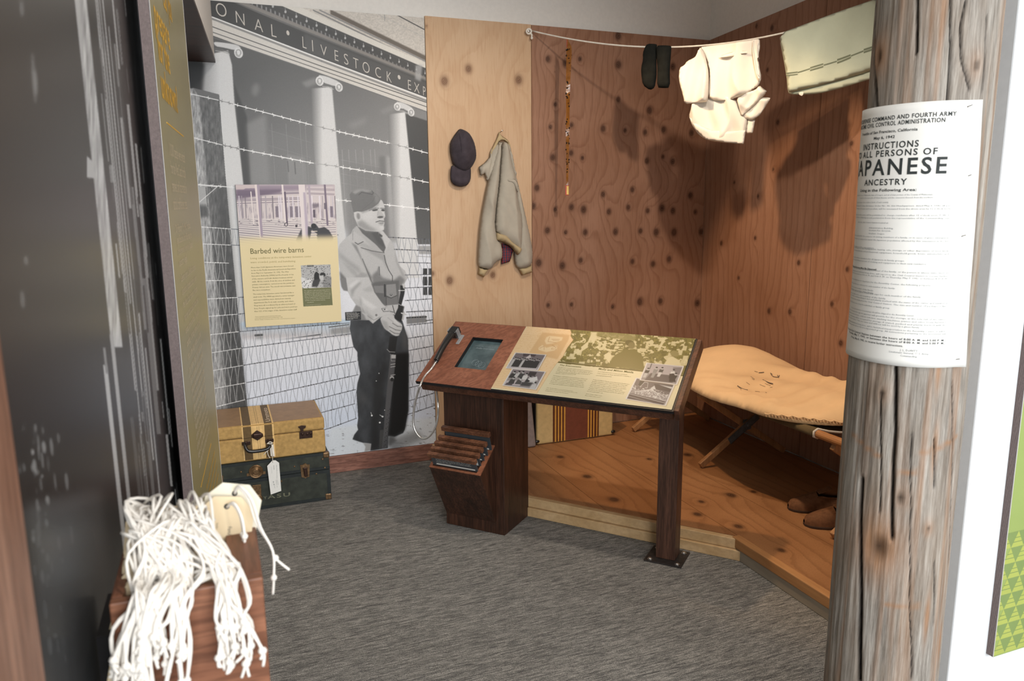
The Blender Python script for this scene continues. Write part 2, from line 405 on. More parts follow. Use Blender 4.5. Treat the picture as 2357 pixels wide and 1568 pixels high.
# ------------------------------------------------------------------ prints: a small raster painter (for photographs printed on panels)
class Cv:
    def __init__(s, x0, y0, x1, y1, ss, bg):
        s.x0, s.y0, s.ss = x0, y0, ss; s.w, s.h = int((x1 - x0) * ss), int((y1 - y0) * ss)
        s.a = np.zeros((s.h, s.w, 3), np.float32); s.a[:] = s.c(bg)
    def c(s, c): return np.array(c if hasattr(c, '__len__') else (c, c, c), np.float32) / 255
    def bb(s, P, pad=0):
        P = np.asarray(P, float); x = (P[:, 0] - s.x0) * s.ss; y = (P[:, 1] - s.y0) * s.ss
        a, b = max(0, int(x.min() - pad)), min(s.w, int(x.max() + pad + 2)); c, d = max(0, int(y.min() - pad)), min(s.h, int(y.max() + pad + 2))
        return a, b, c, d, x, y
    @staticmethod
    def gb(m, r):
        if r < .5: return m
        k = max(1, int(r)); ker = np.exp(-.5 * (np.arange(-2 * k, 2 * k + 1) / r) ** 2); ker /= ker.sum(); n = 2 * k
        for ax in (0, 1):
            p = [(0, 0), (0, 0)]; p[ax] = (n, n); q = np.pad(m, p, mode='edge'); o = np.zeros_like(m)
            for i, kv in enumerate(ker):
                o += kv * (q[i:i + m.shape[0], :] if ax == 0 else q[:, i:i + m.shape[1]])
            m = o
        return m
    def blend(s, box, m, col, a=1):
        x0, x1, y0, y1 = box; R = s.a[y0:y1, x0:x1]; m = (m * a)[..., None]; R[:] = R * (1 - m) + (col if hasattr(col, 'shape') and col.ndim == 3 else s.c(col)) * m
    def mask(s, P, blur=0):
        a, b, c, d, x, y = s.bb(P, blur * s.ss * 2.5 + 2)
        if b <= a or d <= c: return None, None
        X, Y = np.meshgrid(np.arange(a, b) + .5, np.arange(c, d) + .5); r = np.zeros(X.shape, bool); n = len(x)
        for i in range(n):
            j = (i + 1) % n
            if y[i] == y[j]: continue
            r ^= ((y[i] > Y) != (y[j] > Y)) & (X < (x[j] - x[i]) * (Y - y[i]) / (y[j] - y[i]) + x[i])
        m = r.astype(np.float32)
        return (a, b, c, d), s.gb(m, blur * s.ss)
    def poly(s, P, col, blur=0, a=1, rnd=0):
        if rnd: P = smooth_poly(P, rnd)
        bx, m = s.mask(P, blur)
        if bx: s.blend(bx, m, col, a)
    def grad(s, P, p0, c0, p1, c1, blur=0, a=1):
        bx, m = s.mask(P, blur)
        if not bx: return
        x0, x1, y0, y1 = bx; X, Y = np.meshgrid(np.arange(x0, x1) / s.ss + s.x0, np.arange(y0, y1) / s.ss + s.y0)
        dx, dy = p1[0] - p0[0], p1[1] - p0[1]; t = np.clip(((X - p0[0]) * dx + (Y - p0[1]) * dy) / (dx * dx + dy * dy), 0, 1)[..., None]
        s.blend(bx, m, s.c(c0) * (1 - t) + s.c(c1) * t, a)
    def line(s, P, wd, col, a=1, blur=0):
        for (xa, ya), (xb, yb) in zip(P[:-1], P[1:]):
            bx = s.bb([(xa, ya), (xb, yb)], wd * s.ss + 2 + 3 * blur * s.ss); x0, x1, y0, y1, x, y = bx
            if x1 <= x0 or y1 <= y0: continue
            X, Y = np.meshgrid(np.arange(x0, x1) + .5, np.arange(y0, y1) + .5); dx, dy = x[1] - x[0], y[1] - y[0]
            t = np.clip(((X - x[0]) * dx + (Y - y[0]) * dy) / (dx * dx + dy * dy + 1e-9), 0, 1)
            d = np.hypot(X - x[0] - t * dx, Y - y[0] - t * dy); m = np.clip(wd * s.ss / 2 + .5 - d, 0, 1).astype(np.float32)
            s.blend((x0, x1, y0, y1), s.gb(m, blur * s.ss), col, a)
    def ell(s, cx, cy, rx, ry, col, rot=0, blur=0, a=1):
        c, n = math.cos(math.radians(rot)), math.sin(math.radians(rot))
        s.poly([(cx + rx * math.cos(t) * c - ry * math.sin(t) * n, cy + rx * math.cos(t) * n + ry * math.sin(t) * c) for t in np.linspace(0, 2 * PI, 25)[:-1]], col, blur, a)
    def tex(s, P, amp, fx, fy, seed=0, blur=0, oc=4):
        bx, m = s.mask(P, blur)
        if not bx: return
        x0, x1, y0, y1 = bx; X, Y = np.meshgrid(np.arange(x0, x1) / s.ss + s.x0, np.arange(y0, y1) / s.ss + s.y0)
        s.a[y0:y1, x0:x1] = np.clip(s.a[y0:y1, x0:x1] * (1 + (amp * (fbm(X * fx, Y * fy, seed, oc) - .47) * 2 * m)[..., None]), 0, 1)
    def blot(s, P, col, thr, fx, fy, seed=0, soft=.06, a=1, blur=0):
        bx, m = s.mask(P, blur)
        if not bx: return
        x0, x1, y0, y1 = bx; X, Y = np.meshgrid(np.arange(x0, x1) / s.ss + s.x0, np.arange(y0, y1) / s.ss + s.y0)
        s.blend(bx, m * np.clip((fbm(X * fx, Y * fy, seed, 3) - thr) / soft, 0, 1), col, a)
    def sample(s, x, y):
        u = np.clip((x - s.x0) * s.ss - .5, 0, s.w - 1.001); v = np.clip((y - s.y0) * s.ss - .5, 0, s.h - 1.001)
        i, j = u.astype(int), v.astype(int); f, g = (u - i)[..., None], (v - j)[..., None]; A = s.a
        return (A[j, i] * (1 - f) + A[j, i + 1] * f) * (1 - g) + (A[j + 1, i] * (1 - f) + A[j + 1, i + 1] * f) * g
def print_mat(name, cv, o, eu, ev, wd, ht, px=.0016, gain=1.0, rough=.42, to_photo=proj):
    """paint -> flat print: every texel of the sheet takes its tone from the painted canvas"""
    nu, nv = int(wd / px), int(ht / px)
    U, Vv = np.meshgrid((np.arange(nu) + .5) / nu * wd, (np.arange(nv) + .5) / nv * ht)
    x, y = to_photo(np.asarray(o) + U[..., None] * np.asarray(eu) + Vv[..., None] * np.asarray(ev))
    A = np.clip(cv.sample(x, y), 0, 1)
    if gain != 1: A = np.clip(A ** 2.2 * gain, 0, .9) ** (1 / 2.2)
    im = bpy.data.images.new(name, nu, nv); buf = np.ones((nv, nu, 4), np.float32); buf[..., :3] = A
    im.pixels.foreach_set(buf.ravel()); im.update(); im.pack()
    t = NT(name); tx = t.n('ShaderNodeTexImage'); tx.image = im; tx.extension = 'EXTEND'
    tc = t.n('ShaderNodeTexCoord'); t.l(tc.outputs['UV'], tx.inputs[0])
    return t.base(tx.outputs[0], rough, 0, .3)
def sheet(name, o, eu, ev, wd, ht, thick, face, edge, parent=None, **kw):
    """flat board: face material with UV on the front, edge material elsewhere"""
    o = np.asarray(o, float); eu = np.asarray(eu, float); ev = np.asarray(ev, float); n = unit(np.cross(eu, ev)); mb = MB()
    a, b = eu * wd, ev * ht; q = [o, o + a, o + a + b, o + b]
    mb.add(q + [p - n * thick for p in q], [(0, 1, 2, 3)], 0)
    mb.f += [[7, 6, 5, 4], [0, 4, 5, 1], [1, 5, 6, 2], [2, 6, 7, 3], [3, 7, 4, 0]]; mb.m += [1] * 5
    ob = mb.build(name, [face, edge], parent=parent, **kw); uv = ob.data.uv_layers.new(name='UVMap')
    for li, c in zip(range(4), ((0, 0), (1, 0), (1, 1), (0, 1))): uv.data[li].uv = c
    return ob
# ------------------------------------------------------------------ shared materials
M_white = plain('wall_paint', (.72, .69, .645), .75, 0, .03, 60, .05, .2, 300)
M_white2 = plain('wall_paint_bright', (.80, .81, .82), .7, 0, .02, 60, .04, .2, 300)
M_ceil = plain('ceiling_paint', (.7, .69, .67), .9, 0, .03)
M_black = plain('black_edge', (.012, .011, .012), .4, 0, .2)
M_blackp = plain('black_plastic', (.012, .011, .010), .28, 0, .1, 40, 0, .6)
M_dark = wood('stained_oak_dark', (.022, .010, .006), (.075, .030, .017), 2, 22, 16, .42, .2)
M_dark_x = wood('stained_oak_dark_flat', (.022, .010, .006), (.085, .034, .019), 0, 22, 16, .42, .2)
M_red = wood('stained_oak_red', (.17, .060, .030), (.30, .115, .060), 0, 16, 10, .42, .12, .35)
M_rail = wood('stained_oak_rail', (.05, .021, .012), (.15, .060, .034), 0, 22, 16, .42, .15)
M_pine = wood('pine_board', (.44, .28, .13), (.62, .43, .24), 0, 9, 10, .6, .1, .15)
M_base = wood('oak_baseboard', (.15, .058, .038), (.36, .17, .125), 0, 26, 10, .5, .15, .5)
M_steel = plain('steel', (.55, .54, .52), .3, 1, .1, 80)
M_iron = plain('dark_iron', (.055, .05, .048), .45, .7, .3, 60)
M_brass = plain('aged_brass', (.20, .12, .06), .42, .8, .35, 90, .2, .5, 300)
M_paper = plain('paper', (.78, .77, .73), .8, 0, .03, 30, 0, .2)
M_manila = plain('manila_card', (.72, .58, .38), .8, 0, .06, 25, 0, .2)
M_ink = plain('ink', (.02, .022, .022), .6)
M_rope = fabric('cotton_cord', (.78, .73, .65), .08, .9, 1500, 40, .3)
M_nail = plain('nail_steel', (.30, .28, .26), .35, .9, .2)

# ------------------------------------------------------------------ room shell
YB, XR = 4.17, 2.969
PROUD = .0
def shell(name, x0, x1, y0, y1, z0, z1, m, **kw):
    mb = MB(); mb.box(x0, x1, y0, y1, z0, z1); return mb.build(name, m, kind='structure', **kw)
def carpet():
    t = NT('carpet_weave'); a = math.radians(-13)
    v = t.coord((1, 9, 1), (0, 0, a)); f = t.noise(v, 26, 4, .75); v2 = t.coord((1, 14, 1), (0, 0, a)); g = t.noise(v2, 12, 5, .8); h = t.noise(t.coord((1, 1, 1)), 420, 2)
    s = t.math('ADD', t.math('MULTIPLY', f, .55), t.math('MULTIPLY', g, .45))
    c = t.ramp(s, [(.39, (.085, .082, .078)), (.48, (.20, .192, .178)), (.58, (.39, .372, .338))])
    c = t.mix(t.ramp(h, [(.40, (.75,) * 3), (.52, (0, 0, 0))]), c, (.035, .035, .036))
    m = t.base(c, .95, 0, .1); t.bump(h, .6, .003); return m
M_carpet = carpet()
mb = MB(); mb.box(-2.6, 4.6, -1.6, 4.3, -.06, 0); mb.build('floor', M_carpet, kind='structure')
shell('wall_back', -2.6, 3.1, YB, YB + .12, 0, 3.3, M_white)
shell('wall_right', XR, XR + .12, 1.43, YB, 0, 3.3, M_white)
mb = MB(); mb.box(1.79, 4.6, 1.31, 1.43, 0, 3.3); mb.build('wall_front', M_white2, kind='structure', bevel=.004)
shell('ceiling', -2.6, 4.6, -1.6, 4.3, 3.3, 3.38, M_ceil)
LD = V3(.0625, .998, 0); LN = V3(.998, -.0625, 0)           # run of the left partition and its outward normal
LP = V3(-.0826, 1.648, 0)                                    # near edge of the olive board's face
def lp(s, off=0, z=0): return LP + LD * s + LN * off + V3(0, 0, z)
mb = MB(); mb.obox(lp(-1.3, -.0565), LD * 2.02, -LN * .1, V3(0, 0, 3.3)); mb.build('wall_left', M_white, kind='structure')
# dropped soffit along the left side with a dark wood underside
mb = MB(); mb.obox(lp(.86, -.6, 2.205), LD * 1.655, LN * .59, V3(0, 0, 1.1)); mb.build('trim_1', M_white, kind='structure')
mb = MB(); mb.obox(lp(.86, -.6, 2.190), LD * 1.655, LN * .592, V3(0, 0, .0148)); mb.build('trim_2', M_dark_x, kind='structure')
mb = MB(); mb.box(-2.6, 1.118, YB - .016, YB, 0, .098); mb.build('baseboard_back', M_base, kind='structure', bevel=.003)

# ------------------------------------------------------------------ plywood lining of the cell
M_ply_pale = ply_mat('plywood_pale', (.60, .42, .27), (.53, .345, .205), (.42, .235, .12), (.15, .07, .038), .20)
M_ply_brown = ply_mat('plywood_brown', (.36, .20, .132), (.28, .14, .083), (.16, .066, .033), (.040, .015, .009), .36)
M_deck = ply_mat('pine_deck', (.36, .175, .075), (.28, .125, .05), (.17, .07, .026), (.030, .012, .007), .40)
YP = 4.152; ZT = 2.487
def kn_y(L, u0, z0): return [(at_y(x, y, YP)[0] - u0, at_y(x, y, YP)[2] - z0, r) for x, y, r in L]
c4 = lambda u, v: (960 + u / 3.466, 20 + v / 3.466)
c5 = lambda u, v: (960 + u / 3.135, 260 + v / 3.135)
K1 = [(*c4(218, 578), .020), (*c4(410, 480), .017), (*c4(810, 568), .020), (*c5(235, 1210), .019), (*c5(546, 1170), .016), (981, 60, .006), (*c5(110, 1160), .012)]
ply_board('plywood_panel', (1.134, YP, .092), (1, 0, 0), (0, 0, 1), .616, (ZT - .092,) * 2, .016, kn_y(K1, 1.134, .092), M_ply_pale, .01, 1.0, 3, 9,
          label='pale plywood panel with the cap and jacket hanging on it', cat='panel')
K2 = [c4(1040, 403), c4(1180, 437), c4(1295, 403), c4(1600, 218), c4(1602, 448), c4(1600, 724), c4(1098, 765), c4(1060, 945), c4(1229, 930), c4(1850, 813), c4(1480, 958), c4(1655, 972), c4(1815, 987), c4(1962, 967), c4(2185, 993), c4(1225, 1152), c4(1315, 1192), c4(1078, 1188), c4(1828, 1215), c4(1957, 1182), c4(2035, 1220), c4(953, 1430), c4(1713, 1445), c4(1480, 1482), c4(2175, 1490), c4(2035, 465)]
K2 += [c5(u, v) for u, v in ((835, 672), (993, 697), (1110, 680), (1198, 697), (1380, 713), (1520, 682), (1660, 706), (1763, 687), (1842, 705), (2003, 715), (937, 848), (1068, 862), (1210, 862), (1428, 858), (1608, 852), (1722, 860), (1850, 862), (2045, 858), (875, 1082), (1045, 1102), (1177, 1063), (1550, 1072), (1698, 1090), (1815, 1054), (943, 1387), (1110, 1382), (1408, 1398), (1603, 1362), (1752, 1358), (2018, 1372))]
random.seed(4)
K2 = [(x, y, random.choice((.011, .014, .016, .019))) for x, y in K2]
ply_board('plywood_panel', (1.751, YP - .006, .092), (1, 0, 0), (0, 0, 1), 1.203, (2.484 - .092, 2.480 - .092), .014, kn_y(K2, 1.751, .092), M_ply_brown, .01, 1.15, 11, 15,
          label='knotty brown plywood sheet on the back wall behind the kiosk and clothesline', cat='panel')
XP = 2.955
def kn_x(L, y0, z0): return [(y0 - at_x(x, y, XP)[1], at_x(x, y, XP)[2] - z0, r) for x, y, r in L]
c6 = lambda u, v: (1440 + u / 3.8, v / 3.8)
K3 = [(*c6(1145, 228), .010), (*c6(1280, 245), .013), (*c6(1240, 612), .010), (*c6(1330, 1070), .012), (1745, 452, .010), (1838, 605, .012), (1738, 548, .010), (1770, 716, .013), (1818, 718, .013), (1895, 655, .012), (1936, 690, .010), (1690, 420, .008), (1780, 390, .008), (1660, 560, .012), (1700, 640, .010)]
ply_board('plywood_panel', (XP, 4.146, .092), (0, -1, 0), (0, 0, 1), .968, (2.482 - .092, 2.530 - .092), .014, kn_x(K3, 4.146, .092), M_ply_brown, .01, .8, 23, 19,
          label='orange-lit plywood sheet on the right wall next to the corner', cat='panel')
K4 = [(1935, 790, .013), (1950, 620, .01), (1915, 700, .011), (1960, 330, .011)]
ply_board('plywood_panel', (XP, 3.175, .092), (0, -1, 0), (0, 0, 1), 1.22, (2.531 - .092, 2.591 - .092), .014, kn_x(K4, 3.175, .092), M_ply_brown, .01, .8, 31, 19,
          label='plywood sheet on the right wall behind the towel and the timber pole', cat='panel')

# ------------------------------------------------------------------ raised wooden platform
plat = thing('wooden_platform', 'low pine platform with a diagonal front edge under the cot and suitcase', 'platform', (2.1, 3.2, 0))
K5 = [(1352, 1097), (1290, 1052), (1495, 1057), (1683, 1140), (1615, 1155), (1735, 1132), (1606, 1184), (1800, 1267), (1583, 1047), (1414, 1150), (1700, 1212)]
K5 = [(at_z(x, y, .092), random.choice((.014, .018, .022))) for x, y in K5]
kA, kB = V3(1.985, 2.452, 0), V3(1.13, 3.470, 0)             # front corner and left end of the diagonal edge
edges = [1.13, 1.595, 1.985, 2.283, 2.62, XP - .0145]
def ycut(x): return kB[1] + (kA[1] - kB[1]) * (x - kB[0]) / (kA[0] - kB[0]) if x < kA[0] else 1.46
for a, b in zip(edges[:-1], edges[1:]):
    y0a, y0b = ycut(a), (ycut(b) if b <= kA[0] + .001 else 1.46)
    if a >= kA[0] - .001: y0a = y0b = 1.46
    if abs(b - kA[0]) < .001: y0b = kA[1]
    yt = YP - .0145
    kn = [(b - p[0], yt - p[1], r) for p, r in K5 if a < p[0] < b]
    g = .0012
    ply_board('deck_board', (b - g, yt, .092), (-1, 0, 0), (0, -1, 0), b - a - 2 * g, (yt - y0b, yt - y0a), .018, kn, M_deck, .012, .8, int(a * 100) % 40, 11, parent=plat)
dv = unit(kA - kB); nv = V3(dv[1], -dv[0], 0); nv = nv if nv[1] < 0 else -nv
mb = MB(); mb.obox(kB + nv * .002 + V3(0, 0, .046), dv * (np.linalg.norm(kA - kB) - .004), nv * .03, V3(0, 0, .045)); mb.build('edge_board', M_pine, parent=plat, bevel=.003)
mb = MB(); mb.obox(kB + nv * .002, dv * (np.linalg.norm(kA - kB) + .02), nv * .042, V3(0, 0, .045)); mb.build('edge_board', M_pine, parent=plat, bevel=.003)
M_deckedge = wood('pine_edge', (.33, .15, .055), (.52, .27, .11), 1, 9, 10, .55, .1, .15)
M_greyedge = wood('grey_edge', (.30, .25, .19), (.44, .38, .30), 1, 9, 10, .7, .1, .15)
mb = MB(); mb.obox(V3(1.955, 1.46, .050), V3(0, 1.0, 0), V3(.038, 0, 0), V3(0, 0, .045)); mb.build('edge_board', M_deckedge, parent=plat, bevel=.004)
mb = MB(); mb.obox(V3(1.962, 1.46, 0), V3(0, .985, 0), V3(.03, 0, 0), V3(0, 0, .049)); mb.build('edge_board', M_greyedge, parent=plat, bevel=.003)
mb = MB(); mb.box(1.105, 1.130, 3.49, YP + .01, .0, .096); mb.build('edge_board', M_pine, parent=plat, bevel=.003)
# ------------------------------------------------------------------ photo mural
def paint_mural():
    c = Cv(410, -4, 1004, 1062, 2, 150)
    # porch interior and lower ground
    c.grad([(410, -4), (1004, -4), (1004, 600), (410, 600)], (600, 150), 72, (800, 520), 138)
    c.poly([(410, 560), (1004, 556), (1004, 1062), (410, 1062)], (206, 208, 214), 3)
    c.poly([(500, 520), (800, 530), (800, 600), (500, 600)], (196, 198, 206), 8)
    # upper storey, cornice, frieze
    c.poly([(480, -4), (1004, -4), (1004, 175), (740, 46), (640, 0)], (182, 176, 168))
    c.tex([(480, -4), (1004, -4), (1004, 175), (740, 46), (640, 0)], .12, .35, .5, 3)
    def band(x0, y0, x1, y1, t0, t1, col, bl=.4, a=1): c.poly([(x0, y0), (x1, y1), (x1, y1 + t1), (x0, y0 + t0)], col, bl, a)
    c.line([(885, 28), (885, 48)], 2, 130, .7); c.line([(904, 30), (1004, 83)], 2.2, 70); c.line([(870, 33), (1004, 100)], 1, 150, .6); c.line([(800, 45), (1004, 150)], 1, 150, .5)
    band(760, 22, 1004, 141, 11, 11, (92, 84, 76), 1.2); band(735, 22, 1004, 152, 3, 3, 120); band(720, 22, 1004, 160, 3, 3, 110); band(700, 22, 1004, 167, 2, 2, 125)
    band(640, -6, 1004, 156, 17, 13, (196, 192, 184))
    band(560, -24, 1004, 168, 38, 30, 62); band(480, -50, 1004, 174, 60, 26, 56, .6)
    for i in range(46):                                       # dentils and pendants
        t = i / 45; x = 566 + 425 * (t ** .93); yl = 5 + (x - 560) * .4255
        c.poly([(x, yl - 11 + 3 * t), (x + 3.6 - 1.6 * t, yl - 9.6 + 3 * t), (x + 4 - 1.6 * t, yl - .5), (x + .6, yl - 2)], 128 - 14 * t, .5)
    for i in range(17):
        t = i / 16; x = 628 + 350 * (t ** .9); yl = 5 + (x - 560) * .4255
        c.ell(x, yl - 19 + 5 * t, 2.6 - .9 * t, 3.6 - 1 * t, 165, 0, .4); c.line([(x - .5, yl - 27 + 7 * t), (x, yl - 22 + 6 * t)], 1.4, 140)
    band(500, -22, 1004, 188, 14, 8, (118, 114, 110), .8); band(500, -12, 1004, 194, 3, 2.5, 84, .6)
    c.poly([(480, -4), (515, -4), (700, 76.5), (1004, 198), (1004, 235), (980, 224), (740, 134.7), (700, 118.5), (488, 38), (480, 36)], 46, .5)
    c.poly([(700, 76.5), (1004, 198), (1004, 235), (700, 118.5)], 76, 3, .7)
    c.poly([(956, 150), (972, 150), (968, 188), (955, 182)], 150, 2, .8)
    c.poly([(480, 38), (488, 38), (740, 134.7), (1004, 234), (1004, 272), (980, 255.5), (732, 166.8), (549, 104), (492, 83), (480, 82)], (188, 184, 178))
    c.line([(484, 38), (740, 136), (1004, 235)], 2, 214); c.line([(484, 42), (740, 141), (1004, 241)], 4, 110, .9, .6)
    c.line([(486, 61), (740, 153), (1004, 244)], 1.8, 62); c.line([(488, 74), (740, 162), (1004, 254)], 1.6, 70); c.line([(488, 86), (549, 105), (732, 168), (1004, 266)], 2, 96, .8)
    # interior details
    c.poly([(538, 190), (568, 270), (578, 430), (560, 430)], 46, 2, .8); c.poly([(568, 285), (612, 262), (622, 425), (578, 425)], 122, 5, .8)
    c.poly([(618, 300), (700, 320), (712, 425), (624, 425)], 104, 6, .7)
    for x in (625, 658, 690, 702): c.line([(x, 285), (x + 9, 425)], 1.2, 135, .5)
    for y in (300, 335): c.line([(618, y), (715, y + 28)], 1, 128, .5)
    c.poly([(660, 355), (702, 362), (708, 425), (664, 425)], 128, 2, .6); c.line([(662, 372), (664, 395)], 3, 80, .7); c.line([(678, 374), (680, 400)], 3, 80, .7)
    for x in (795, 810, 826, 843, 860, 870): c.line([(x - 8, 345), (x + 4, 560)], 1.6, 152, .55)
    for y in (372, 404, 425): c.line([(785, y - 4), (880, y + 14)], 1.2, 150, .5)
    c.poly([(798, 370), (876, 385), (888, 560), (800, 560)], 108, 6, .6); c.poly([(888, 360), (903, 360), (912, 580), (895, 580)], 150, 3, .7); c.poly([(872, 360), (886, 360), (897, 570), (882, 570)], 92, 3, .6)
    c.ell(588, 207, 9, 15, 110, 10, 4, .8); c.poly([(800, 285), (845, 268), (840, 285), (810, 298)], 130, 5, .5)
    c.poly([(932, 262), (1004, 285), (1004, 562), (962, 562)], 62, 1); c.grad([(940, 400), (1004, 400), (1004, 562), (962, 562)], (980, 400), 62, (980, 560), 88)
    # columns
    c.grad([(468, 128), (525, 116), (534, 150), (540, 240), (560, 424), (574, 720), (560, 760), (500, 760), (455, 230)], (470, 300), 150, (505, 300), 190, 1)
    c.poly([(410, 130), (470, 146), (464, 230), (410, 230)], 16, 4)  # dark patch: the soffit's cast shadow painted into the print
    c.grad([(716, 204), (764, 200), (772, 290), (787, 460), (800, 600), (740, 600), (729, 424), (720, 320)], (716, 300), 96, (742, 300), 190, 1.2)
    c.grad([(893, 264), (932, 258), (952, 460), (966, 640), (920, 640), (905, 500), (896, 350)], (893, 400), 105, (922, 400), 196, 1.2)
    def capital(P, vols, ring):
        c.poly(P, 186, .8, 1, 1); c.line(ring, 3, 92, .8, .6); c.line([(x, y + 4) for x, y in ring], 2, 150, .9)
        for x, y, r in vols:
            c.ell(x, y, r, r * 1.25, 200, -20, .5); c.line([(x + (r * .75 - .12 * k) * math.cos(k * .55), y + (r * .95 - .15 * k) * math.sin(k * .55)) for k in range(2, 30) if r * .75 - .12 * k > .8], .9, 110, .8)
    c.line([(500, 103), (515, 107), (535, 116)], 4, 70, .7, 1)
    capital([(490, 96), (520, 99), (548, 104), (556, 112), (540, 116), (515, 110), (496, 107)], [(549, 122, 10)], [(496, 113), (512, 115), (528, 121)])
    c.poly([(694, 190), (726, 178), (732, 192), (705, 202)], 120, 3, .8)
    capital([(730, 172), (752, 176), (780, 188), (787, 198), (770, 199), (742, 190)], [(735.6, 187, 9), (780, 201, 8.5)], [(742, 195), (755, 196), (767, 202)])
    c.poly([(874, 255), (905, 240), (911, 252), (882, 264)], 120, 3, .8)
    capital([(910, 234), (925, 236), (946, 246), (953, 256), (938, 257), (918, 248)], [(914, 246, 7.5), (946, 259, 7.5)], [(918, 251), (928, 252), (937, 257)])
    # lower storey windows and plinth
    c.poly([(962, 566), (1004, 566), (1004, 585), (964, 585)], 150, 1); c.line([(960, 590), (1004, 592)], 1.5, 130, .7)
    for y0, y1 in ((618, 633), (637, 657), (661, 679)):
        for x0, x1 in ((973, 983), (986, 1004)): c.poly([(x0, y0), (x1, y0), (x1, y1), (x0, y1)], 52, .4)
    c.line([(935, 718), (1000, 715)], 2, 110); c.poly([(935, 730), (980, 726), (982, 742), (936, 746)], 120, 1)
    for k in range(8): c.line([(936 + 6 * k, 731.5 - .3 * k), (939 + 6 * k, 731.3 - .3 * k)], 2.6, 40)
    c.line([(980, 738), (1004, 735)], 1.6, 50)
    c.grad([(552, 742), (806, 735), (806, 775), (560, 800)], (680, 745), (176, 190, 202), (680, 778), (178, 172, 172), 2)
    c.line([(588, 772), (603, 771)], 5, 70, 1, .6); c.poly([(590, 776), (604, 775), (604, 790), (590, 791)], 118, 1); c.line([(616, 786), (737, 770)], 2.4, 60); c.line([(560, 796), (580, 795)], 4, 82, .9, .7)
    for x in (678, 740): c.line([(x, 742), (x + 1, 774)], 1.6, 100, .8)
    c.line([(757, 753), (803, 747)], 2.6, 92); c.poly([(760, 757), (806, 750), (806, 766), (762, 770)], 140, 2)
    # sky-lit ground, frost and grit
    c.grad([(540, 780), (1004, 770), (1004, 1062), (480, 1062)], (700, 790), (204, 205, 210), (700, 960), (196, 204, 218), 4)
    c.poly([(760, 985), (850, 975), (1004, 960), (1004, 1062), (740, 1062)], (200, 206, 212), 4)
    c.blot([(745, 985), (1004, 960), (1004, 1062), (745, 1062)], (128, 130, 134), .62, .09, .3, 5, .08, .7, 2)
    c.blot([(940, 930), (1004, 925), (1004, 1030), (930, 1040)], (70, 66, 62), .66, .06, .25, 15, .05, .8, 2)
    c.poly([(890, 1012), (960, 990), (975, 1010), (900, 1045)], 110, 6, .7)
    # fence post
    P = [(424, 206), (446, 203), (504, 218), (521, 428), (546, 700), (570, 942), (410, 960), (410, 220)]
    c.poly(P, 84); c.poly([(410, 206), (446, 203), (459, 221), (492, 600), (522, 945), (410, 960)], 138, 1.5)
    c.tex(P, .34, .22, .08, 9, 1); c.tex(P, .25, .8, .05, 19, 1); c.poly([(446, 203), (504, 218), (505, 232), (459, 224)], 92, 1)
    c.poly([(500, 440), (521, 428), (546, 700), (570, 942), (536, 945), (515, 700)], 52, 6, .55)
    c.poly([(445, 428), (474, 430), (477, 470), (448, 468)], 150, 1); c.poly([(450, 472), (478, 474), (480, 500), (452, 500)], 60, 3, .8); c.line([(474, 432), (478, 475)], 1.6, 50, .8)
    # soldier
    A = lambda L: [(760 + u / 5.808, 410 + v / 5.808) for u, v in L]
    B = lambda L: [(770 + u / 7.129, 640 + v / 7.129) for u, v in L]
    D = lambda L: [(780 + u / 6.817, 820 + v / 6.817) for u, v in L]
    jacket = A([(345, 640), (300, 690), (280, 740), (200, 805), (125, 885), (105, 950), (108, 1090), (128, 1240), (135, 1330), (175, 1480), (230, 1510)]) + B([(270, 330), (350, 440), (300, 540), (262, 730), (560, 700), (640, 740), (1130, 690), (1150, 560), (1040, 440), (1130, 120), (1160, 60)]) + A([(1040, 1330), (1000, 1240), (930, 1180), (905, 1120), (870, 960), (810, 830), (760, 780), (700, 706)])
    c.poly(jacket, 168, .6)
    sh = lambda L, col, bl=2, a=.75: c.poly(A(L), col, bl, a)
    sh([(280, 860), (350, 900), (440, 1120), (560, 1330), (540, 1400), (470, 1200), (380, 1020)], 104, 1.6); sh([(560, 1300), (620, 1240), (700, 1330), (840, 1370), (930, 1300), (1000, 1360), (930, 1500), (560, 1450)], 108, 2.5, .9)
    sh([(120, 1240), (200, 1330), (230, 1500), (170, 1480), (135, 1330)], 96, 2, .9); sh([(110, 980), (240, 1090), (380, 1190), (430, 1300), (260, 1180), (130, 1060)], 140, 3)
    sh([(220, 1400), (420, 1260), (520, 1290), (360, 1420), (250, 1500)], 138, 2); sh([(150, 1110), (330, 1230), (420, 1390), (270, 1260)], 146, 2)
    sh([(420, 930), (600, 970), (720, 1010), (780, 1260), (700, 1100), (560, 1020)], 138, 2); sh([(640, 1180), (660, 1180), (660, 1290), (600, 1330)], 112, 1); sh([(300, 880), (430, 860), (700, 990), (560, 960)], 150, 2)
    sh([(860, 940), (900, 1130), (1000, 1330), (960, 1300), (880, 1120)], 128, 2)
    c.line(A([(330, 860), (370, 885), (440, 850)]), 1.4, 62); c.line(A([(410, 930), (560, 975), (720, 1000)]), 1.6, 88); c.line(A([(720, 1030), (740, 1130), (780, 1230), (830, 1310), (830, 1390)]), 1.6, 70); c.line(A([(340, 650), (300, 720), (300, 830)]), 1, 120)
    c.line(A([(655, 1190), (660, 1300)]), 1.3, 80); c.line(A([(430, 1080), (500, 1260), (560, 1400)]), 1.4, 86)
    c.poly(A([(440, 800), (300, 700), (345, 645), (560, 790), (720, 990), (560, 930)]), 158, 1, .9); c.poly(A([(650, 740), (700, 706), (800, 830), (780, 870), (730, 1000), (720, 900), (690, 800), (640, 775)]), 178, .6)
    c.poly(A([(652, 735), (700, 770), (690, 790), (650, 780)]), 72, .8)
